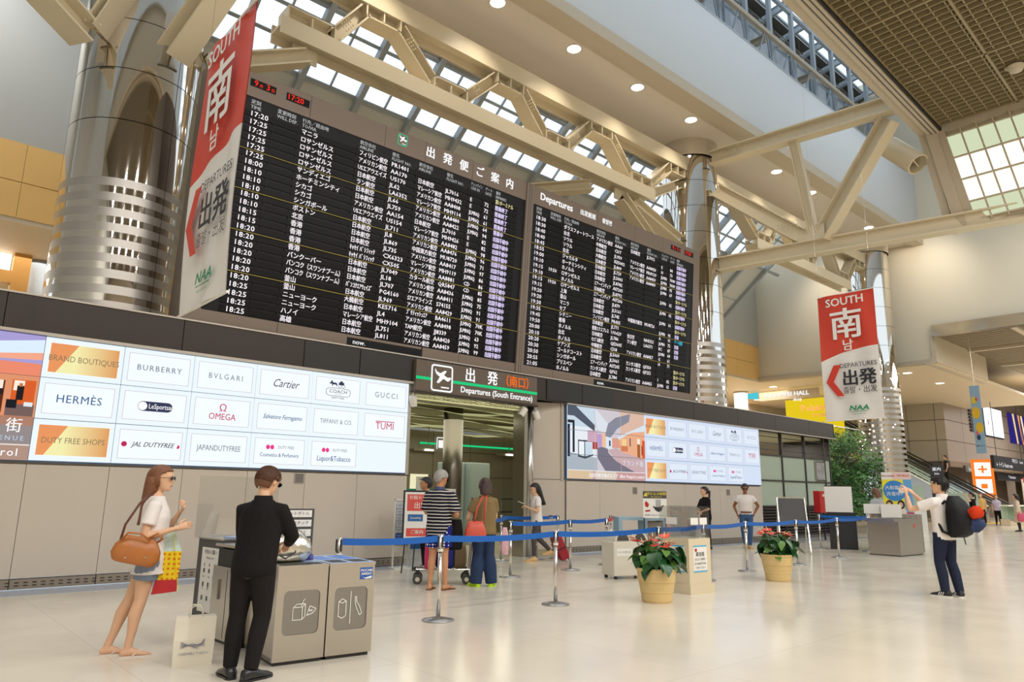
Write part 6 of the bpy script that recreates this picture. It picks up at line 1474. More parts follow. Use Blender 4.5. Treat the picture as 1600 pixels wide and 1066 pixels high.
def printed(cx, s, hair, top_, low):
    mk = lambda c: M('print_figure', srgb(*c), .5)
    el = lambda x, z, a, b, c, k: G().poly([(a * math.cos(2 * PI * i / 16), b * math.sin(2 * PI * i / 16)) for i in range(16)], (cx + x, -.028 - .001 * k, z), (1, 0, 0), (0, 0, 1), .001).obj('printed_figure', mk(c), ad)
    G().poly([(-.13, .32), (.13, .32), (.10, .75), (-.10, .75)], (cx, -.028, 0), (1, 0, 0), (0, 0, 1), .001).obj('printed_figure', mk(low), ad)
    G().poly([(-.12, .70), (.12, .70), (.13, 1.05), (.07, 1.12), (-.07, 1.12), (-.13, 1.05)], (cx, -.029, 0), (1, 0, 0), (0, 0, 1), .001).obj('printed_figure', mk(top_), ad)
    el(0, 1.22, .095, .13, hair, 2); el(-.01, 1.21, .06, .08, (214, 170, 140), 3)
printed(-.22, 1, (50, 36, 34), (170, 130, 80), (50, 50, 110)); printed(.08, 1, (24, 20, 24), (226, 216, 196), (30, 40, 80))
bs = T('black_information_post', (26.7, 8.5, 0), rz=-1.27, label='tall black information post left of the backpacker', cat='sign')
box('post', -.2, .2, 0, .12, 0, 2.5, m_blackp, bs); letters([('案内', (0, -.01, 2.36), .13, 'CENTER', 1), ('Info', (0, -.01, 2.22), .10, 'CENTER', 1)], 'lettering', m_signw, bs, res=1); box('screen', -.15, .15, -.01, 0, 1.7, 1.85, E('screen_blue_small', (.1, .4, .9), .8), bs)

# ---------------------------------------------------------------- hanging banners
def banner(loc, label, W=1.22, Hh=2.78):
    t = T('hanging_banner', loc, label=label, cat='banner', group='hanging south departures banners')
    m_cl = bpy.data.materials.get('banner_cloth') or M('banner_cloth', srgb(226, 222, 216), .7, bump=.08, bscale=3)
    m_rd = bpy.data.materials.get('banner_red') or M('banner_red', srgb(206, 66, 46), .65, bump=.08, bscale=3)
    m_rd2 = bpy.data.materials.get('arrow_red') or M('arrow_red', srgb(206, 60, 42), .6)
    m_gr = bpy.data.materials.get('logo_green') or M('logo_green', srgb(30, 140, 90), .6)
    hw = W / 2
    def wav(y, z): return .018 * math.sin(y * 5 + z * 1.3) + .012 * math.sin(y * 11 - z * 2)
    def sheet(zs_fn, mat, nm, dx):
        n = 16; vs = []; fs = []
        for i in range(n + 1):
            y = -hw + W * i / n; lo, hi = zs_fn(i / n)
            for j in range(9):
                z = lo + (hi - lo) * j / 8; vs.append((wav(y, z) + dx, y, z))
        m_ = len(vs)
        vs += [(x + .006, y, z) for x, y, z in vs]
        for i in range(n):
            for j in range(8): a = i * 9 + j; fs += [(a, a + 1, a + 10, a + 9), (m_ + a, m_ + a + 9, m_ + a + 10, m_ + a + 1)]
        return G().add(vs, fs).obj(nm, mat, t, smooth=True)
    edge = lambda q: Hh * (.555 - .085 * (q ** 2.2))       # y grows to the viewer's left
    sheet(lambda q: (0, edge(q)), m_cl, 'cloth', 0); sheet(lambda q: (edge(q), Hh), m_rd, 'red_field', 0)
    for z in (0, Hh): G().cyl((.003, -hw - .02, z), (.003, hw + .02, z), .012, .012, 10).obj('rod', m_white, t)
    for y in (-hw + .03, hw - .03): G().cyl((.003, y, Hh), (.003, y, 12.6 - loc[2]), .0015, .0015, 5).obj('cord', m_post, t)
    X = -.045; c = lambda s, z, size, xs, al='CENTER', y=0: (s, (X, y, z), size, al, xs)
    letters([c('SOUTH', Hh * .932, .25, 1.0), c('남', Hh * .575, .26, 1.0), c('南', Hh * .735, .72, 1.02)], 'lettering', m_paper, t, frame=FR_END, off=.02)
    letters([c('DEPARTURES', Hh * .418, .135, .98, 'CENTER', -.18)], 'lettering', m_ink, t, frame=FR_END, off=.006)
    letters([c('出発', Hh * .312, .365, 1.0, 'CENTER', -.18)], 'lettering', m_ink, t, frame=FR_END, off=.026)
    letters([c('출발・出发', Hh * .222, .16, .92, 'CENTER', -.18)], 'lettering', m_dkgrey, t, frame=FR_END, off=.004)
    letters([('NAA', (X, -.12, Hh * .085), .15, 'CENTER', 1.3, .2)], 'lettering', m_gr, t, frame=FR_END, off=.03)
    G().poly([(-.17, 0), (.17, 0), (.17, .008), (-.17, .008)], (X, -.12, Hh * .057), (0, -1, 0), (0, 0, 1), .002).obj('underline', m_gr, t)
    letters([('NARITA AIRPORT', (X, -.12, Hh * .040), .035, 'CENTER', 1)], 'lettering', m_gr, t, frame=FR_END, res=1)
    G().poly([(-.52, .30 * Hh), (-.30, .185 * Hh + 0), (-.15, .185 * Hh), (-.36, .30 * Hh), (-.18, .43 * Hh), (-.34, .43 * Hh)], (X, 0, 0), (0, -1, 0), (0, 0, 1), .003).obj('arrow', m_rd2, t)
    return t
banner((2.06, 6.50, 3.02), 'hanging south departures banner nearest the camera, before the left column')
banner((15.55, 6.42, 3.03), 'hanging south departures banner in front of the far column')
# ---------------------------------------------------------------- glass shop box beyond the right screens
sh = T('glass_shop', (21.8, 12.3, 0), label='frosted glass shop front with dark louvers right of the screens', cat='shop front')
m_fr = M('dark_mullion', srgb(50, 44, 42), .45)
m_fros = M('frosted_glass', srgb(176, 190, 172), .22, spec=.6)
mx_ = [0.0, 1.85, 3.55, 5.2, 5.42]
for i, x in enumerate([0.03, 1.75, 3.42, 4.95, 5.40]): box('mullion', x - .03, x + .03, -.04, .06, 0, 3.56, m_fr, sh)
for z in (1.08, 1.92, 2.76): box('transom', 0, 5.4, -.035, .05, z - .025, z + .025, m_fr, sh)
for a, b in ((0.06, 1.72), (1.78, 3.39), (3.45, 4.92), (4.98, 5.37)):
    for za, zb in ((1.105, 1.895), (1.945, 2.735)): box('pane', a, b, 0, .02, za, zb, m_fros, sh)
    for k in range(10): box('louver', a, b, -.02, .03, .12 + k * .095, .165 + k * .095, m_fr, sh)
    for k in range(3): box('slat', a, b, 0, .02, 2.93 + k * .22, 2.955 + k * .22, m_fr, sh)
box('back_board', 0.0, 5.4, .08, .1, 0, 1.08, m_black, sh)
box('plinth', 0, 5.45, -.05, .1, 0, .1, m_seam, sh)
pf = box('poster_frame', 4.15, 4.88, -.05, -.02, 1.98, 2.68, m_post, sh); box('picture', 4.19, 4.84, -.055, -.05, 2.02, 2.64, M('grey_photo', srgb(150, 146, 148), .4, noise=.7, nscale=5), pf)
box('glazing_bar', 5.37, 5.43, .06, 1.8, 0, 3.56, m_fr, sh); box('side_pane', 5.39, 5.41, .06, 1.8, 1.1, 2.74, m_fros, sh)
ST('ceiling_shop', G().box(21.8, 27.2, 12.45, 16, 3.5, 3.56), M('shop_ceiling', srgb(206, 200, 170), .5)); ST('wall_shop_back', G().box(21.8, 27.2, 15.9, 16, 0, 3.56), m_inwall)
area('shop_light', (24.5, 14.2, 3.4), (4.5, 2.2), 160, (1, .95, .8))
ST('floor_platform', G().box(21.8, 27.6, 11.0, 12.28, 0.0, 0.006), M('grey_platform', srgb(150, 148, 144), .35))

# ---------------------------------------------------------------- leafy tree behind the shop corner
random.seed(21)
tr = T('tree', (30.3, 13.45, 0), label='dense green indoor tree between glass shop and escalator', cat='tree')
tk_ = G().tube([(0, 0, 0), (.1, .05, 1.2), (0, .1, 2.4), (.1, 0, 3.6)], [.12, .10, .08, .03], 10)
for k in range(9):
    a = random.uniform(0, 2 * PI); z = random.uniform(1.2, 3.0); tk_.tube([(0, .05, z), (.7 * math.cos(a), .7 * math.sin(a), z + .7), (1.1 * math.cos(a), 1.1 * math.sin(a), z + 1.0)], [.04, .025, .01], 6)
tk_.obj('trunk', M('bark', srgb(90, 72, 54), .8), tr, smooth=True)
for col_i, (c, nleaf) in enumerate(((srgb(70, 112, 50), 6500), (srgb(40, 78, 36), 5000), (srgb(112, 150, 74), 2200))):
    g = G()
    cl = [(V3((random.uniform(-1.35, 1.35), random.uniform(-1.2, 1.2), random.uniform(.9, 4.0))), random.uniform(.35, .6)) for _ in range(46)]
    for k in range(nleaf):
        c0, rr = random.choice(cl)
        if (c0.x / 1.7) ** 2 + ((c0.z - 2.4) / 2.0) ** 2 > 1: continue
        d = V3((random.gauss(0, 1), random.gauss(0, 1), random.gauss(0, 1))).normalized() * rr * random.uniform(.4, 1)
        p = c0 + d; a = V3((random.uniform(-1, 1), random.uniform(-1, 1), random.uniform(-1, .3))).normalized(); b = a.orthogonal().normalized()
        s_ = random.uniform(.05, .09)
        g.add([p, p + a * s_ + b * s_ * .4, p + a * s_ * 2.1, p + a * s_ - b * s_ * .4], [(0, 1, 2, 3)])
    g.obj('foliage', M('tree_leaf_%s' % 'abc'[col_i], tuple(min(1, q * 1.5) for q in c), .45, noise=.2, nscale=3), tr, kind='stuff')
# ---------------------------------------------------------------- tiled building at the back, escalator, signs
m_tile = M('warm_grey_tile', srgb(186, 178, 168), .4, noise=.03, nscale=.7); m_tile2 = M('brown_grey_tile', srgb(154, 140, 128), .45, noise=.03, nscale=.7)
tw = ST('wall_tiled', G().box(55.06, 55.4, 16.8, 40, 3.8, 9.0), m_seam)
ys = [16.7, 17.3, 19.1, 20.9, 22.7, 24.5, 26.3, 28.1, 29.9]
zs = [3.9, 5.35, 6.75, 8.15, 9.0]
for i in range(len(ys) - 1):
    for j in range(4): box('tile', 55.0, 55.06, ys[i] + .02, ys[i + 1] - .02, zs[j] + .02, zs[j + 1] - .02, m_tile, tw)
tw2 = ST('wall_tiled_side', G().box(55.1, 100, 16.76, 17.0, 3.8, 12), m_seam)
for i in range(12):
    for j in range(4): box('tile', 55.02 + i * 3.7, 55.02 + i * 3.7 + 3.66, 16.7, 16.76, zs[j] + .02, (zs[j + 1] if j < 3 else 12) - .02, m_tile2, tw2)
ST('wall_lower_back', G().box(57, 100, 19.5, 19.8, 0, 3.9), M('lower_tan', srgb(128, 110, 90), .5))
ST('wall_lower_end', G().box(57, 57.2, 19.5, 40, 0, 3.9), bpy.data.materials['lower_tan'])
ST('trim_30', G().box(54.9, 100, 16.6, 17.1, 3.55, 3.92), bpy.data.materials['lower_tan'])
ST('ceiling_low', G().box(55, 100, 16.8, 20, 3.7, 3.8), m_seam)
ST('wall_far_end', G().box(100, 100.2, -18, 60, 0, 14), M('far_wall', srgb(120, 108, 94), .6))
ST('ceiling_far', G().box(66, 100, -18, 20, 9.4, 9.6), m_tan)
ST('wall_left', G().box(-9.2, -9, -18, 22, 0, 25), m_bw); ST('wall_rear', G().box(-9, 100, -17.6, -17.4, 0, 13), M('rear_wall', srgb(186, 172, 150), .6))
ST('roof_top', G().box(-9, 50, 14.6, 22, 23.3, 23.4), m_greypanel)
# openings at the ground floor below the tiled side
for i in range(5): ST('pillar_far', G().box(60 + i * 6.0, 60.5 + i * 6.0, 17.2, 17.7, 0, 3.7), m_tile2)
ls = T('lit_screen', (63.6, 16.58, 6.15), label='large blank white lit screen on the brown tiled wall', cat='screen'); box('panel', 0, 4.9, 0, .11, 0, 2.35, m_blackp, ls); box('display', .08, 4.8, -.02, 0, .08, 2.3, E('white_screen', (.97, .98, 1), 1.2), ls); box('red_mark', .9, 1.0, -.03, -.02, .9, 1.3, m_red, ls)
lp = T('lit_poster', (70.5, 16.6, 6.0), label='dark blue lit poster with orange streaks at the right edge', cat='poster'); box('display', 0, 5, -.02, .08, 0, 2.5, E('poster_blue', srgb(50, 40, 130), .8), lp)
for k, (a, c) in enumerate(((1.0, (250, 220, 150)), (2.6, (250, 170, 70)), (3.5, (255, 230, 190)))): G().poly([(a, 2.5), (a + .5, 2.5), (a + 1.0, 0), (a + .6, 0)], (0, -.03, 0), (1, 0, 0), (0, 0, 1), .005).obj('streak', E('streak', srgb(*c), 1), lp)
lv = T('louver_grille', (60.3, 16.58, 6.2), label='tall dark louvered window beside the far banner', cat='grille')
for k in range(9): box('slat', 0, 1.7, 0, .1, .1 + .24 * k, .24 + .24 * k, m_fr, lv)
ds = T('direction_sign', (55.6, 14.2, 3.42), label='long black overhead direction sign with white arrows at the right', cat='sign'); box('board', 0, 9, 0, .2, 0, .85, m_blackp, ds); box('hanger', 1, 1.03, .08, .11, .85, 5.9, m_blackp, ds); box('hanger', 8, 8.03, .08, .11, .85, 5.9, m_blackp, ds)
letters([('← トイレ Restrooms', (.4, -.01, .25), .42, 'LEFT', 1), ('中央ビル', (4.2, -.01, .62), .34, 'LEFT', 1), ('Central', (6.0, -.01, .60), .30, 'LEFT', 1)], 'lettering', m_signw, ds, res=1)
ds2 = T('direction_sign', (57.5, 14.6, 2.7), label='black sign strip under the long direction sign', cat='sign'); box('board', 0, 8, 0, .2, 0, .5, m_blackp, ds2); box('hanger', 7, 7.03, .08, .11, .5, 6.6, m_blackp, ds2); letters([('↑ Information', (2.6, -.01, .25), .3, 'LEFT', 1)], 'lettering', m_signw, ds2, res=1)
rs = T('red_kiosk', (57.6, 13.2, 0), rz=.1, label='pale kiosk wall with red heading strip at the right edge', cat='kiosk'); box('panel', 0, 6, 0, .1, 0, 2.75, m_paper, rs); box('heading', 0, 6, -.03, 0, 2.5, 2.85, m_red, rs)
os_ = T('orange_light_sign', (55.5, 14.9, 1.55), rz=-1.2, label='glowing orange sign with two white squares', cat='sign'); box('board', -.62, .62, 0, .15, 0, 2.45, E('orange_glow', srgb(255, 130, 40), 1.0), os_); box('post', -.1, .1, .15, .3, -1.55, 2.0, m_seam, os_)
for z in (.25, 1.35): box('white_square', -.45, .45, -.02, 0, z, z + .9, E('square_glow', (1, .96, .9), 1.3), os_)
G().box(-.06, .06, -.03, -.02, 1.55, 2.05).box(-.26, .26, -.03, -.02, 1.74, 1.86).box(-.18, .18, -.03, -.02, .55, .85).obj('symbol', bpy.data.materials['orange_glow'], os_)
sg = T('shop_sign', (57.5, 16.45, 3.25), label='white glowing shop name strip under the tiled corner', cat='sign'); box('strip', 0, 6.5, 0, .15, 0, .45, m_seam, sg); letters([('lounge & café bar', (.6, -.02, .22), .5, 'LEFT', 1)], 'lettering', m_signw, sg, res=1)
bf = T('tall_banner', (38.9, 10.38, 3.5), label='long narrow blue banner with yellow shapes hanging far right', cat='banner')
G().cyl((0, 0, 3.2), (0, 0, 5.75), .01, .01, 6).obj('cord', m_post, bf)
box('cloth', -.01, .01, -.20, .22, 0, 3.2, M('banner_blue', srgb(146, 172, 190), .6), bf)
for k, (z, y, c, w) in enumerate(((1.9, 0.05, (230, 180, 40), .22), (1.2, -.03, (232, 186, 46), .2), (2.5, .08, (220, 190, 60), .14), (.95, 0.1, (214, 110, 130), .08), (2.55, -.05, (214, 120, 140), .08), (.75, .05, (40, 60, 90), .1))): G().poly([(w * .8 * math.cos(2 * PI * i / 12), w * 1.3 * math.sin(2 * PI * i / 12)) for i in range(12)], (-.014, y, z), (0, -1, 0), (0, 0, 1), .003).obj('printed_shape', M('banner_print', srgb(*c), .6), bf)
letters([('夏まつり', (-.016, 0, .35), .09, 'CENTER', 1)], 'lettering', m_ink, bf, frame=FR_END, res=1)
# escalators
def escalator(x, label):
    t = T('escalator', (x, 14.2, 0), label=label, cat='escalator')
    p, q = V3((0, 0, 1.0)), V3((0, 8.6, 6.2)); p0, q0 = V3((0, -1.6, 0.05)), V3((0, 10, 7.0))
    for s in (0, 1.25):
        dx = V3((s, 0, 0))
        G().add([p + dx - V3((0, 0, .15)), q + dx - V3((0, 0, .15)), q + dx + V3((0, 0, .75)), p + dx + V3((0, 0, .75))], [(0, 1, 2, 3)]).obj('glass_side', m_glass, t)
        G().tube([p + dx + V3((0, -1.5, -.1)), p + dx + V3((0, 0, .8)), q + dx + V3((0, 0, .8)), q + dx + V3((0, 1.2, .8))], .05, 8).obj('handrail', m_blackp, t, smooth=True)
        G().bar(p + dx - V3((0, 0, .25)), q + dx - V3((0, 0, .25)), .12, .3).obj('skirt', m_inox, t)
        G().bar(p + dx - V3((0.06, 0, .02)), q + dx - V3((0.06, 0, .02)), .04, .06).obj('strip_light', M('escalator_light', srgb(200, 206, 190), .4, emit=srgb(220, 226, 200), es=.5), t)
    G().obox(p + V3((0, 0, -1.1)), (1.25, 0, 0), q - p, (0, 0, .8)).obj('truss_cover', m_inox, t)
    for k in range(24):
        c = p + (q - p) * (k / 24); box('step', .1, 1.15, c.y, c.y + .36, c.z - .3, c.z - .05, m_inoxdk, t)
escalator(50.0, 'near escalator rising to the left behind the far column')
escalator(52.0, 'second escalator rising beside the near one')
# glass counter far right, yellow strip
gc = T('glass_counter', (47, 11.6, 0), rz=-.25, label='low glass balustrade with pale top at the far right', cat='counter'); box('base', 0, 9, 0, .5, 0, .35, m_tan, gc); box('pane', 0, 9, .05, .07, .35, 1.05, m_glass, gc); box('back_pane', 0, 9, .4, .42, .35, 1.05, m_fros, gc); box('top', 0, 9, 0, .5, 1.05, 1.12, m_paper, gc); box('rail', 0, 9, -.04, .0, .3, .36, m_inox, gc)
ST('trim_31', G().box(46, 58, 13.3, 13.9, 0, .01), M('yellow_tactile', srgb(220, 176, 40), .5))
for i, (x, y, w_, h_) in enumerate(((34.5, 12.6, 2.0, 1.5), (40.5, 12.0, 1.6, 1.3))):
    k = T('far_counter', (x, y, 0), rz=-1.2, label=('pale green glass counter left of the far column', 'grey counter right of the far column')[i], cat='counter'); box('body', -w_ / 2, w_ / 2, 0, .6, 0, h_ * .7, m_paper, k); box('glass_screen', -w_ / 2, w_ / 2, .1, .12, h_ * .7, h_ * 1.3, m_fros, k)

# ---------------------------------------------------------------- upper floor shops
yw = T('yellow_shop_wall', (46.0, 20.9, 4.3), label='bright yellow shop wall poster on the upper floor', cat='poster')
box('poster', 0, .1, -1.2, 2.6, 0, 3.45, E('poster_yellow', srgb(246, 214, 20), .85), yw)
letters([('Pokémon', (-.02, .35, 2.8), .62, 'CENTER', 1.0), ('STORE', (-.02, .3, 2.3), .34, 'CENTER', 1)], 'lettering', M('poster_print', srgb(214, 140, 90), .5), yw, frame=FR_END, off=.02, res=1)
G().poly([(-.9, .2), (-.2, .6), (.6, .3), (.9, -.2), (0, .1)], (-.02, .2, 1.0), (0, -1, 0), (0, 0, 1), .005).obj('dark_shape', M('poster_navy', srgb(40, 44, 90), .5), yw)
us = T('hanging_shop_sign', (41.5, 20.6, 7.25), rz=0, label='white glowing shop sign hanging under the upper ceiling', cat='sign')
letters([('B.B.JUMPEI HALL', (-.02, .5, .25), .36, 'CENTER', 1.1), ('shop', (-.02, -.2, -.1), .28, 'CENTER', 1)], 'lettering', m_signw, us, frame=FR_END, off=.03, res=1)
G().box(0, .15, -1.5, 2.3, -.02, .5).obj('box', m_tan, us); G().poly([(-4.2, .35), (-2.35, .1), (-2.35, .55), (-3.2, .5)], (-.02, 0, 0), (0, -1, 0), (0, 0, 1), .02).obj('cyan_wing', E('cyan_glow', srgb(70, 210, 230), .9), us)
def upper_pillar(x, y, r, label, mat, hcap=8.0):
    t = T('white_pillar', (x, y, 4.0), label=label, cat='pillar'); G().cyl((0, 0, 0), (0, 0, 3.9), r, r, 28).obj('shaft', mat, t, smooth=True); G().cyl((0, 0, 3.85), (0, 0, 3.95), r * 1.1, r * 1.1, 28).obj('cap', m_tan, t)
upper_pillar(41.2, 24.0, .42, 'white round pillar on the upper floor right of the middle column', m_bluewall)
for i in range(4): box('shelf_light', 44, 56, 27 + i * .1, 27.05 + i * .1, 4.9 + i * .8, 5.1 + i * .8, m_glow2, None) if False else None
sf_ = T('shop_shelves', (46, 26.5, 4.0), label='lit beige shelving at the back of the upper floor', cat='shelves')
for i in range(3): box('shelf', 0, 12, 0, .4, .9 + i * 1.1, 1.0 + i * 1.1, M('shelf_wood', srgb(196, 150, 104), .5), sf_); box('strip_light', 0, 12, -.02, 0, .82 + i * 1.1, .88 + i * 1.1, m_glow2, sf_)
box('back', 0, 12, .4, .5, 0, 3.9, m_tan, sf_)
gr_ = T('glass_railing', (30, 17.0, 4.0), label='glass railing along the upper floor edge', cat='railing'); box('pane', 0, 16, 0, .02, 0, 1.1, m_glass, gr_); box('rail', 0, 16, -.03, .05, 1.1, 1.15, m_inox, gr_)
# upper left: wood framed shop, mosaic pillar
wf = T('wood_shop_frame', (1.2, 24.0, 4.0), label='orange wooden shop opening behind the left column', cat='shop front')
m_ow = M('orange_wood', srgb(222, 168, 92), .45); box('post', 1.2, 1.62, 0, .3, 0, 4.2, m_ow, wf); box('lintel', -4, 1.2, 0, .3, 3.0, 3.35, m_ow, wf); box('lit_band', -4, 1.15, .1, .2, 3.4, 3.85, m_glow2, wf)
box('back_wall', -4, 1.2, 2.4, 2.5, 0, 3.0, M('cream_interior', srgb(226, 212, 170), .5), wf); box('lit_shelf', .9, 1.15, 1.6, 1.7, 1.6, 2.6, m_glow2, wf); box('display', .78, .98, .5, .6, 1.35, 1.6, E('blue_display', (.02, .03, .9), .9), wf)
box('dark_cabinet', -.35, .22, .4, .8, 0, 2.6, m_blackp, wf); box('grey_pillar', .3, .62, .3, .7, 0, 3.0, m_tile, wf); box('ceiling_lamp', -.2, .0, 1.2, 1.4, 2.95, 3.0, m_glow, wf)
mp_ = T('mosaic_pillar', (3.12, 24.6, 4.0), label='pale blue mosaic pillar left of the polished column', cat='pillar'); G().cyl((0, 0, 0), (0, 0, 4.2), .36, .36, 32).obj('shaft', M('blue_mosaic', srgb(190, 206, 224), .4, noise=.35, nscale=40), mp_, smooth=True)
spot('pillar_spot', (3.1, 24.1, 8.0), 60, (1, 1, 1), 1.2)
# ---------------------------------------------------------------- people
random.seed(5)
m_tee = cloth('white_tee', srgb(232, 224, 218)); m_denim = cloth('light_denim', srgb(128, 140, 160)); m_jeans = cloth('dark_jeans', srgb(44, 60, 90)); m_jeans2 = cloth('mid_jeans', srgb(64, 92, 130))
m_blk = cloth('black_cloth', srgb(24, 22, 22), .5); m_blk2 = cloth('black_trousers', srgb(30, 26, 25), .5); m_olive = cloth('olive_shirt', srgb(132, 112, 76)); m_greyp = cloth('grey_trousers', srgb(82, 76, 76)); m_bshirt = cloth('blue_shirt', srgb(96, 120, 178))
m_navyjean = cloth('navy_jeans', srgb(36, 42, 62))
m_shoeb = M('black_leather', (0.02, 0.02, 0.022), .25); m_sand = M('white_sandal', srgb(226, 214, 204), .5); m_lime = M('lime_shoe', srgb(186, 226, 40), .5); m_brsan = M('brown_sandal', srgb(110, 72, 50), .6); m_tanshoe = M('tan_shoe', srgb(214, 176, 120), .6); m_whsole = M('white_rubber', srgb(222, 218, 210), .6)
def striped(name, ca, cb, freq, thr):
    m = M(name, ca, .85, spec=.2); nt = m.node_tree; b = nt.nodes['Principled BSDF']; tc = nt.nodes.new('ShaderNodeTexCoord'); sp = nt.nodes.new('ShaderNodeSeparateXYZ'); mt = nt.nodes.new('ShaderNodeMath'); mt.operation = 'MULTIPLY'; mt.inputs[1].default_value = freq
    fr_ = nt.nodes.new('ShaderNodeMath'); fr_.operation = 'FRACT'; gt = nt.nodes.new('ShaderNodeMath'); gt.operation = 'GREATER_THAN'; gt.inputs[1].default_value = thr; mx = nt.nodes.new('ShaderNodeMix'); mx.data_type = 'RGBA'; mx.inputs[6].default_value = (*ca, 1); mx.inputs[7].default_value = (*cb, 1)
    nz = nt.nodes.new('ShaderNodeTexNoise'); nz.inputs['Scale'].default_value = 5; md = nt.nodes.new('ShaderNodeMath'); md.operation = 'MULTIPLY_ADD'; md.inputs[1].default_value = .02
    nt.links.new(tc.outputs['Object'], sp.inputs[0]); nt.links.new(tc.outputs['Object'], nz.inputs[0]); nt.links.new(nz.outputs[0], md.inputs[0]); nt.links.new(sp.outputs[2], md.inputs[2]); nt.links.new(md.outputs[0], mt.inputs[0]); nt.links.new(mt.outputs[0], fr_.inputs[0]); nt.links.new(fr_.outputs[0], gt.inputs[0]); nt.links.new(gt.outputs[0], mx.inputs[0]); nt.links.new(mx.outputs[2], b.inputs['Base Color']); return m
def dotted(name, ca, cb, sc, r):
    m = M(name, ca, .8, spec=.2); nt = m.node_tree; b = nt.nodes['Principled BSDF']; tc = nt.nodes.new('ShaderNodeTexCoord'); v = nt.nodes.new('ShaderNodeTexVoronoi'); v.inputs['Scale'].default_value = sc; v.inputs['Randomness'].default_value = .15; lt = nt.nodes.new('ShaderNodeMath'); lt.operation = 'LESS_THAN'; lt.inputs[1].default_value = r; mx = nt.nodes.new('ShaderNodeMix'); mx.data_type = 'RGBA'; mx.inputs[6].default_value = (*ca, 1); mx.inputs[7].default_value = (*cb, 1)
    nt.links.new(tc.outputs['Object'], v.inputs[0]); nt.links.new(v.outputs[0], lt.inputs[0]); nt.links.new(lt.outputs[0], mx.inputs[0]); nt.links.new(mx.outputs[2], b.inputs['Base Color']); return m
# young woman on the left
P = Person('young woman in long white tee and denim shorts, nearest the camera on the left', (2.03, 7.02), -20, 1.60, 'f', pose=dict(Rel=(-.035, -.125, .615), Rwr=(.125, -.10, .665), Lel=(.06, .125, .635), Lwr=(.125, .035, .745), Ran=(-.055, -.04, .05), Rkn=(-.02, -.045, .285), Lan=(-.16, .045, .05), Lkn=(-.075, .045, .285), footdir={'L': 0, 'R': 5}), vox=.009, skin=m_skint if False else m_skin, head_yaw=-14)
P.curl = {'L': .95, 'R': .55}; P.palm = {'L': V3((-1, 0, 0)), 'R': V3((0, 1, -.3))}; P.hup = {'R': V3((0, .2, 1)), 'L': V3((0, 1, 0))}
P.body(); P.top('tee_shirt', m_tee, hem=.42, sleeve=.62, e=.016, flare=.06, boxy=1.0, sr=1.15); P.bottom('denim_shorts', m_denim, to=.27, e=.012, r=1.12); P.shoes(m_sand, 'sandal'); P.hair('long', m_hauburn, 1.9); P.glasses(m_blackp, M('mirror_lens', (.05, .06, .09), .05, .8))
m_lea = M('tan_leather', srgb(176, 106, 48), .38, noise=.12, nscale=8, bump=.35, bscale=9)
bg = T('shoulder_bag', (1.83, 6.79, .78), rz=-.34, label='tan leather shoulder bag at the hip of the young woman', cat='bag')
o_ = bagmesh(.35, .15, .22, .22, 24, .66).obj('bag', m_lea, bg, smooth=True); o_.rotation_euler = (0, .22, 0)
G().tube([(-.11, -.02, .19), (-.09, .02, .32), (.0, .08, .50), (.10, .14, .60)], .010, 8).obj('strap', M('dark_leather', srgb(90, 44, 26), .4), bg, smooth=True)
G().tube([(-.10, -.07, .20), (-.05, -.10, .26), (.05, -.10, .25), (.12, -.08, .19)], .009, 8).obj('handle', m_lea, bg, smooth=True)
G().tube([(.10, -.02, .20), (.17, -.05, .25), (.21, -.03, .20), (.17, 0, .17)], .010, 8).obj('handle', m_lea, bg, smooth=True)
for x in (-.05, .10): G().ell((x, -.10, .06), (.008, .006, .008), 8, 6).obj('stud', m_post, bg)
fb = T('fruit_bag', (2.16, 6.93, .50), rz=-.3, label='yellow and red plastic bag with pineapple rings print', cat='bag')
def fruit():
    m = dotted('pineapple_print', srgb(232, 200, 40), srgb(214, 120, 20), 24, .28); return m
G().loft([[(-.09, -.04, .12), (.09, -.04, .12), (.09, .04, .12), (-.09, .04, .12)], [(-.085, -.04, .36), (.10, -.04, .36), (.09, .04, .36), (-.085, .04, .36)]]).obj('printed_side', fruit(), fb)
G().loft([[(-.11, -.04, .0), (.09, -.04, .02), (.09, .04, .02), (-.11, .04, 0)], [(-.09, -.041, .12), (.09, -.041, .12), (.09, .041, .12), (-.09, .041, .12)]]).obj('red_bottom', M('red_plastic', srgb(186, 30, 40), .35), fb)
G().loft([[(-.085, -.04, .36), (.10, -.04, .36), (.09, .04, .36), (-.085, .04, .36)], [(-.10, -.01, .53), (0.03, -.01, .53), (.03, .01, .53), (-.10, .01, .53)]]).obj('clear_top', M('milky_plastic', srgb(190, 208, 196), .3), fb)
G().bar((.02, -.045, .53), (.10, -.045, .03), .012, .004).obj('edge_stripe', M('yellow_edge', srgb(240, 216, 30), .4), fb)
# man in black
P = Person('man in black jacket and trousers leaning over the bins', (2.60, 5.78), 38, 1.585, 'm', lean=.14, pose=dict(Rel=(.10, -.14, .66), Rwr=(.235, -.055, .615), Lel=(.10, .13, .64), Lwr=(.22, .05, .60), Lan=(-.03, .065, .05), Ran=(-.05, -.055, .05), Lkn=(-.005, .06, .285), Rkn=(.02, -.055, .285), footdir={'L': 50, 'R': -22}), vox=.009, head_pitch=20, head_yaw=-16)
P.t.location = (2.43, 5.72, 0)
P.curl = {'L': .9, 'R': .9}; P.hup = {'R': V3((0, 1, .2)), 'L': V3((0, -1, .2))}
P.body(); P.top('jacket', m_blk, hem=.475, sleeve=1.93, e=.024, boxy=.9, sr=1.18, collar=m_blk); P.bottom('trousers', m_blk2, to=1.0, e=.014, r=1.1, rk=1.08, ra=1.2); P.shoes(m_shoeb); P.hair('short', m_hbrown); P.hair('spiky', m_hbrown); P.glasses(m_blackp, m_eye)
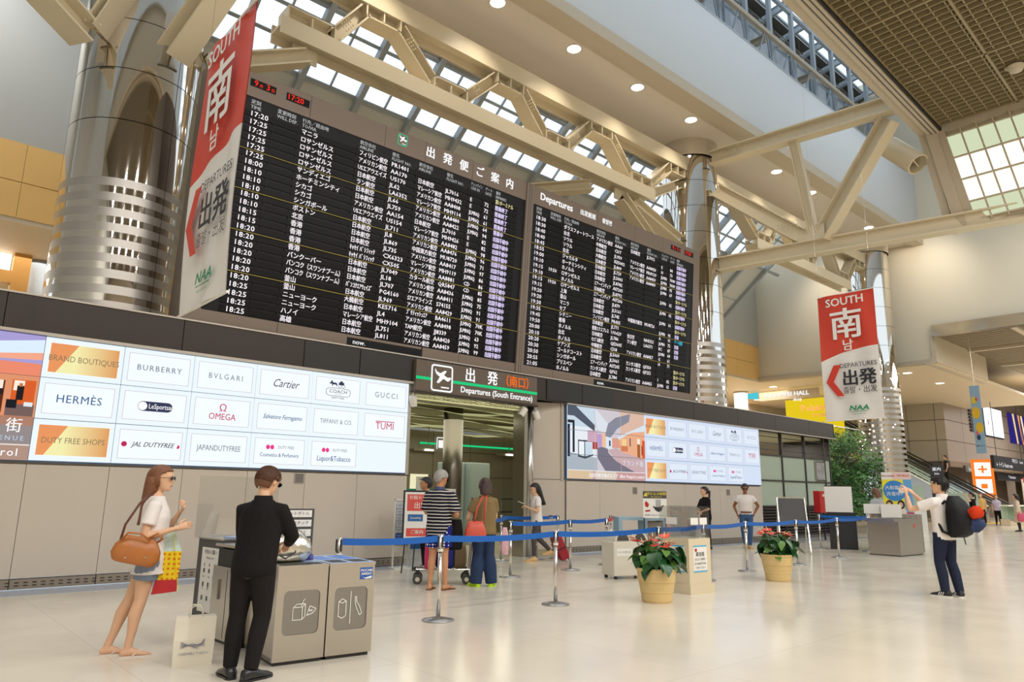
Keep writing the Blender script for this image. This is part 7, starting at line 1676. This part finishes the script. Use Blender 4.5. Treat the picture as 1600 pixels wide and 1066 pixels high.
# man in striped shirt
m_str = striped('navy_stripe_knit', srgb(24, 26, 38), srgb(206, 200, 196), 21, .70)
P = Person('grey-haired man in striped polo and dotted shorts with sandals', (6.55, 8.88), 28, 1.72, 'm', pose=dict(Rel=(.01, -.16, .62), Rwr=(.16, -.05, .68), Lel=(.03, .15, .64), Lwr=(.17, .04, .66), footdir={'L': 10, 'R': -18}, Lan=(-.02, .06, .05), Ran=(.02, -.065, .05)), vox=.011, skin=m_skint, head_pitch=14, head_yaw=-8)
P.curl = {'L': .8, 'R': .8}; P.hup = {'R': V3((0, 1, 0)), 'L': V3((0, -1, 0))}
P.body(); P.top('striped_polo', m_str, hem=.42, sleeve=.85, e=.026, boxy=1.0, sr=1.3, flare=.04, collar=cloth('polo_collar', srgb(76, 84, 116))); P.bottom('dotted_shorts', dotted('dotted_cloth', srgb(24, 30, 110), srgb(226, 226, 236), 22, .34), to=.36, r=1.2, e=.018); P.shoes(m_brsan, 'sandal'); P.hair('crop', m_hgrey); P.glasses(m_blackp, m_eye)
sb_ = T('sling_bag', (6.80, 8.82, .56), rz=-.62, label='black nylon bag slung behind the striped polo man', cat='bag'); bagmesh(.24, .12, .44, .1, 20, .8).obj('bag', m_blk, sb_, smooth=True); G().tube([(-.12, 0, .42), (-.22, .02, .65), (-.33, .04, .85), (-.28, .10, .87)], .012, 8).obj('strap', M('blue_strap', srgb(50, 80, 110), .6), sb_, smooth=True)
pr = T('paper_slip', (6.78, 9.02, 1.19), rz=.2, label='pale blue paper held by the striped polo man', cat='paper'); G().obox((0, 0, 0), (.10, .02, .05), (0, .01, 0), (-.03, 0, .15)).obj('sheet', M('blue_paper', srgb(170, 190, 226), .5), pr)
# woman in olive
P = Person('woman in olive blouse and wide jeans seen from behind', (7.36, 8.80), 62, 1.62, 'f', pose=dict(Lel=(.02, .16, .625), Lwr=(.10, .10, .56), Rel=(.08, -.13, .63), Rwr=(.16, -.04, .60), footdir={'L': 25, 'R': -25}, Lan=(-.01, .07, .05), Ran=(-.01, -.075, .05)), vox=.011, skin=m_skin)
P.curl = {'L': .8, 'R': .8}
P.body(); P.top('olive_blouse', m_olive, hem=.475, sleeve=.62, e=.022, boxy=1.0, sr=1.25, flare=.06); P.bottom('wide_jeans', m_jeans, to=1.05, e=.012, r=1.12, rk=1.3, ra=2.0); P.shoes(m_lime); P.hair('bob', m_hdk, .62)
rb_ = T('red_bag', (7.02, 8.60, .68), rz=-.62, label='coral red shoulder bag on the olive blouse woman', cat='bag'); bagmesh(.29, .15, .30, .3, 22, .75).obj('bag', M('coral_leather', srgb(206, 84, 66), .45, bump=.4, bscale=7), rb_, smooth=True)
for dy in (-.03, .03): G().tube([(-.02, dy, .29), (.02, dy, .5), (.10, dy + .04, .66), (.16, dy + .06, .68), (.13, dy + .02, .3)], .012, 8).obj('strap', bpy.data.materials['coral_leather'], rb_, smooth=True)
pk = T('pink_bag', (7.72, 8.72, .45), rz=-.6, label='pink flowered bag hanging right of the olive blouse woman', cat='bag'); bagmesh(.12, .06, .42, .1, 14, .5).obj('bag', M('pink_flowered', srgb(214, 170, 176), .6, noise=.4, nscale=25), pk, smooth=True)
# luggage cart with bags
ct = T('luggage_cart', (7.12, 9.50, 0), rz=-.62, label='luggage cart between the striped polo man and olive woman', cat='luggage cart')
G().tube([(-.42, -.22, .22), (.40, -.22, .22), (.40, .22, .22), (-.42, .22, .22), (-.42, -.22, .22)], .015, 8).tube([(.40, -.2, .22), (.46, -.2, .95), (.46, .2, .95), (.40, .2, .22)], .015, 8).tube([(.43, -.2, .6), (.43, .2, .6)], .01, 6).obj('frame', m_post, ct)
G().tube([(.46, -.23, .95), (.50, -.23, 1.0), (.50, .23, 1.0), (.46, .23, .95)], .02, 8).obj('handle', m_blackp, ct)
for k in range(7): box('slat', -.40 + k * .12, -.37 + k * .12, -.21, .21, .21, .23, m_post, ct)
for x, y in ((-.40, -.22), (.36, -.22), (-.40, .22), (.36, .22)):
    w_ = G().cyl((x, y - .018, .075), (x, y + .018, .075), .075, .075, 20).obj('wheel', m_dkgrey, ct); G().cyl((x, y - .022, .075), (x, y + .022, .075), .035, .035, 14).obj('hub', m_post, w_); G().bar((x, y, .08), (x, y, .22), .03, .05, up=(1, 0, 0)).obj('fork', m_blackp, w_)
for nm, lx, ly, z, w_, d_, h_, c, l in (('backpack', -.22, -.14, .23, .16, .26, .56, (206, 40, 104), 'pink backpack at the left end of the cart'), ('travel_bag', .02, -.06, .23, .30, .30, .40, (30, 44, 130), 'blue travel bag in the middle of the cart'), ('kraft_bag', .25, -.04, .23, .22, .28, .38, (132, 112, 80), 'brown bag at the right end of the cart')):
    a = -.62; b_ = T(nm, (7.12 + lx * math.cos(a) - ly * math.sin(a), 9.50 + lx * math.sin(a) + ly * math.cos(a), z), rz=a, label=l, cat='bag'); o_ = bagmesh(w_, d_, h_, .1, 18, .8).obj('bag', M(nm + '_cloth', srgb(*c), .6, bump=.4, bscale=6), b_, smooth=True)
    G().tube([(-w_ / 4, 0, h_), (0, 0, h_ + .07), (w_ / 4, 0, h_)], .008, 6).obj('handle', o_.data.materials[0], b_, smooth=True)
# man in blue behind
P = Person('man in blue shirt half hidden behind the striped polo man', (7.95, 11.2), 150, 1.66, 'm', vox=.016, skin=m_skint); P.body(); P.top('blue_shirt', m_bshirt, hem=.47, sleeve=.6, e=.02, boxy=1); P.bottom('trousers', m_blk2); P.shoes(m_shoeb); P.hair('short', m_hblack)
# walking woman with phone
P = Person('walking woman in white tee looking at her phone', (10.83, 11.22), 150, 1.60, 'f', lean=.04, pose=dict(Lel=(.02, .13, .635), Lwr=(.14, .07, .69), Rel=(-.05, -.16, .65), Rwr=(-.045, -.15, .51), Ran=(-.20, -.04, .13), Rkn=(-.04, -.045, .285), Lan=(.04, .03, .05), Lkn=(.05, .04, .285), footdir={'L': 0, 'R': 0}), vox=.012, head_pitch=16, head_yaw=12)
P.curl = {'L': .8, 'R': .9}; P.hup = {'L': V3((0, -1, 0))}
P.body(); P.top('tee_shirt', m_tee, hem=.49, sleeve=.55, e=.014, boxy=.6); P.bottom('slim_trousers', m_greyp, to=.96, e=.006, r=.98, ra=.9, rk=.92); P.shoes(m_tanshoe); P.hair('long', m_hblack, 1.75)
ph = T('phone', (10.63, 11.42, 1.17), rz=2.6, label='white phone in the hand of the walking woman', cat='phone'); G().obox((0, 0, 0), (.13, 0, .05), (0, .07, 0), (-.003, 0, .008)).obj('case', m_paper, ph); G().obox((.004, .004, .009), (.122, 0, .047), (0, .062, 0), (0, 0, .002)).obj('screen', m_blackp, ph)
su = T('red_suitcase', (11.45, 10.98, 0), rz=-.35, label='tilted red suitcase on wheels pulled by the walking woman', cat='suitcase')
m_rs = M('red_nylon', srgb(160, 30, 44), .5, bump=.2, bscale=20)
G().box(-.10, .10, -.18, .18, .05, .55).obj('case', m_rs, su, bevel=.03); G().box(-.125, -.10, -.13, .13, .1, .42).obj('pocket', m_rs, su, bevel=.01); G().box(-.103, .103, -.185, .185, .28, .30).obj('zip', m_blackp, su)
for y in (-.08, .08): G().cyl((.08, y, .55), (.08, y, .98), .008, .008, 8).obj('tube', m_post, su)
G().cyl((.08, -.1, .98), (.08, .1, .98), .015, .015, 10).obj('handle', m_blackp, su)
for y in (-.15, .15): G().cyl((.08, y - .02, .04), (.08, y + .02, .04), .04, .04, 14).obj('wheel', m_blackp, su)
su.rotation_euler = (0, -.42, -.55)
# pair at the wall
P = Person('woman in black with ponytail standing at the wall', (17.2, 11.25), 165, 1.63, 'f', pose=dict(Lel=(.04, .12, .64), Lwr=(.10, .02, .60), Rel=(.04, -.13, .64), Rwr=(.10, -.02, .60)), vox=.016, skin=m_skin, head_yaw=-20); P.body(); P.top('black_top', m_blk, hem=.46, sleeve=.9, e=.016, boxy=.8); P.bottom('black_leggings', m_blk2, to=1.0, r=.95, ra=.9); P.shoes(m_shoeb); P.hair('tail', m_hblack, 1.5)
P = Person('man in white tee and jeans walking towards the camera', (18.44, 10.77), 215, 1.73, 'm', lean=.03, pose=dict(Lel=(-.06, .20, .66), Lwr=(-.02, .125, .53), Rel=(-.05, -.175, .65), Rwr=(-.01, -.135, .53), Lan=(.06, .03, .05), Ran=(-.10, -.02, .06)), vox=.014, skin=m_skind, head_pitch=10); P.body(); P.top('tee_shirt', m_tee, hem=.52, sleeve=.45, e=.018, boxy=.7, sr=1.1); P.bottom('jeans', m_jeans2, waist=.55, e=.012, r=1.0, ra=1.1); P.shoes(m_tanshoe); P.hair('crop', m_hblack); P.glasses(m_blackp, m_eye)
G().lathe([(.165, .945), (.168, .985), (.12, .985)], (0, 0, 0), 24).obj('belt', M('brown_belt', srgb(110, 60, 36), .5), P.t, smooth=True)
# backpacker
P = Person('young man with large black backpack photographing with raised phone', (12.28, 3.90), 72, 1.73, 'm', lean=-.03, pose=dict(Lel=(.165, .18, .715), Lwr=(.20, .165, .86), Rel=(.16, -.05, .735), Rwr=(.215, .05, .855), Lan=(.0, .06, .05), Ran=(-.05, -.05, .05), Lkn=(.03, .055, .285), Rkn=(0, -.05, .285), footdir={'L': 12, 'R': -35}), vox=.010, skin=m_skin, head_yaw=32)
P.curl = {'L': .5, 'R': .5}; P.hup = {'L': V3((0, 1, 0)), 'R': V3((0, -1, 0))}; P.palm = {'L': V3((1, 0, 0)), 'R': V3((1, 0, 0))}
P.body(); P.top('white_shirt', m_tee, hem=.47, sleeve=.62, e=.018, boxy=.7, sr=1.2, collar=m_tee); P.bottom('navy_jeans', m_navyjean, to=1.02, e=.012, r=1.04, rk=1.05, ra=1.25); P.shoes(M('black_canvas', srgb(30, 30, 34), .6), sole=m_whsole, stripe=m_whsole); P.hair('short', m_hblack); P.hair('spiky', m_hblack)
G().lathe([(.021, 0), (.027, 0), (.027, .022), (.021, .022)], P.J['Lwr'] - V3((.008, .006, .035)), 16).obj('wristwatch', m_blackp, P.t)
bp_ = T('backpack', (12.22, 3.73, .86), rz=math.radians(72), label='large black backpack worn by the young man', cat='backpack')
o_ = G().loft([[(-.02 + (-.13) * k * (1 if math.cos(a) < 0 else .1) * abs(math.cos(a)) ** .6, .17 * k2 * math.copysign(abs(math.sin(a)) ** .6, math.sin(a)), z) for a in [2 * PI * i / 24 for i in range(24)]] for z, k, k2 in ((0, .7, .8), (.05, 1.4, 1.1), (.2, 1.9, 1.2), (.38, 1.7, 1.15), (.52, 1.0, .95), (.60, .4, .6))]).obj('pack', cloth('black_nylon', srgb(28, 28, 30), .5, .6), bp_, smooth=True)
G().tube([(-.14, -.05, .36), (-.19, -.06, .22), (-.18, -.05, .08)], .012, 6).obj('zip', M('mustard_zip', srgb(120, 96, 30), .5), bp_)
for y in (-.11, .11): G().tube([(-.03, y, .46), (.04, y * .9, .52), (.14, y, .42), (.17, y * 1.25, .25), (.08, y * 1.45, .08), (-.03, y * 1.2, .03)], .020, 8).obj('strap', bpy.data.materials['black_nylon'], bp_, smooth=True)
G().tube([(-.10, -.04, .0), (-.11, -.05, -.10)], .008, 6).obj('strap_end', m_blackp, bp_)
jk = T('red_jacket', (12.25, 3.47, 1.04), rz=math.radians(40), label='red and blue jacket stuffed behind the backpack', cat='jacket'); G().loft([[(.09 * k * math.cos(a) * (1 + .2 * math.sin(3 * a)) - .03 * j, .11 * k * math.sin(a) * (1 + .15 * math.cos(5 * a)), .08 + .05 * j) for a in [2 * PI * i / 20 for i in range(20)]] for j, k in enumerate((.5, 1.05, 1.1, .8, .35))]).obj('red_part', cloth('red_cloth', srgb(206, 60, 28), .5), jk, smooth=True); G().loft([[(.10 * k * math.cos(a) * (1 + .2 * math.sin(4 * a)), .12 * k * math.sin(a) * (1 + .15 * math.cos(3 * a)), -.10 + .05 * j) for a in [2 * PI * i / 20 for i in range(20)]] for j, k in enumerate((.35, .8, 1.1, 1.05, .7))]).obj('blue_part', cloth('blue_cloth', srgb(50, 62, 96), .5), jk, smooth=True)
p2 = T('phone', (12.20, 4.40, 1.53), rz=math.radians(72), label='pale phone raised by the backpacker', cat='phone'); G().box(0, .009, -.075, .075, -.035, .04).obj('case', m_paper, p2)
# people farther away
def simple(label, loc, face, H, sex, top_, bot, hairm, style='short', hem=.47, sleeve=.5, skin=None, shoe=None, hl=0, pose=None, to=1.0, group=None):
    P = Person(label, loc, face, H, sex, vox=.022, skin=skin, pose=pose, group=group); P.body(); P.top('top', top_, hem=hem, sleeve=sleeve, e=.02, boxy=1, flare=.1 if hem < .4 else 0); P.bottom('trousers', bot, to=to); P.shoes(shoe or m_shoeb); P.hair(style, hairm, hl); return P
m_grt = cloth('grey_top', srgb(170, 172, 176)); m_coat = cloth('cream_coat', srgb(206, 190, 168)); m_redt = cloth('red_top', srgb(200, 60, 50)); m_lav = cloth('lavender_top', srgb(190, 180, 210)); m_char = cloth('charcoal', srgb(50, 48, 56))
simple('woman in grey top behind the white counter boards', (21.9, 8.62), 60, 1.68, 'f', m_grt, m_blk2, m_hbrown, 'bob', hl=.6)
simple('man with backpack riding the escalator', (50.5, 15.5, 2.35), 120, 1.70, 'm', m_char, m_blk2, m_hblack)
simple('person in black with raised arm and magenta shoes far right', (38.0, 10.75), 110, 1.7, 'f', m_blk, m_char, m_hblack, 'tail', pose=dict(Lel=(.10, .14, .78), Lwr=(.16, .10, .92)), shoe=M('magenta_shoe', srgb(190, 30, 130), .5), hl=1.4)
simple('woman in long cream coat with pink bag far right', (39.5, 9.42), 100, 1.66, 'f', m_coat, m_char, m_hblack, 'bob', hem=.24, sleeve=1.9, hl=.6)
bgp = T('pink_tote', (39.3, 9.22, .45), rz=-1.2, label='bright pink tote of the cream coat woman', cat='bag'); bagmesh(.36, .14, .36, .1, 14, .7).obj('bag', M('hot_pink', srgb(220, 90, 120), .5), bgp, smooth=True); G().tube([(-.08, 0, .35), (0, 0, .55), (.08, 0, .35)], .012, 6).obj('handle', bpy.data.materials['hot_pink'], bgp)
simple('person in red top at the right picture edge', (40.3, 9.0), 150, 1.62, 'm', m_redt, m_tee, m_hblack, pose=dict(Lel=(.06, .12, .63), Lwr=(.16, .08, .62), Rel=(.06, -.12, .63), Rwr=(.16, -.08, .62)))
simple('woman in lavender top behind the glass balustrade', (48.0, 12.4), 200, 1.66, 'f', m_lav, m_blk2, m_hbrown, 'bob', hl=.5)
simple('dark-haired child in pale top behind the balustrade', (45.8, 12.9), 190, 1.25, 'f', m_tee, m_blk2, m_hblack, 'bob', hl=.5)
simple('person in yellow top standing near the orange sign', (47.5, 13.0), 170, 1.74, 'f', cloth('yellow_top', srgb(214, 180, 110)), m_blk2, m_hbrown, 'bob', hl=.6)
simple('dark-haired person by the white tall cabinet', (33.0, 13.1), 230, 1.5, 'f', m_char, m_blk2, m_hdk, 'bob', hl=.5)
for o in bpy.data.objects:
    if o.type == 'EMPTY' and o.get('category') == 'person': pass
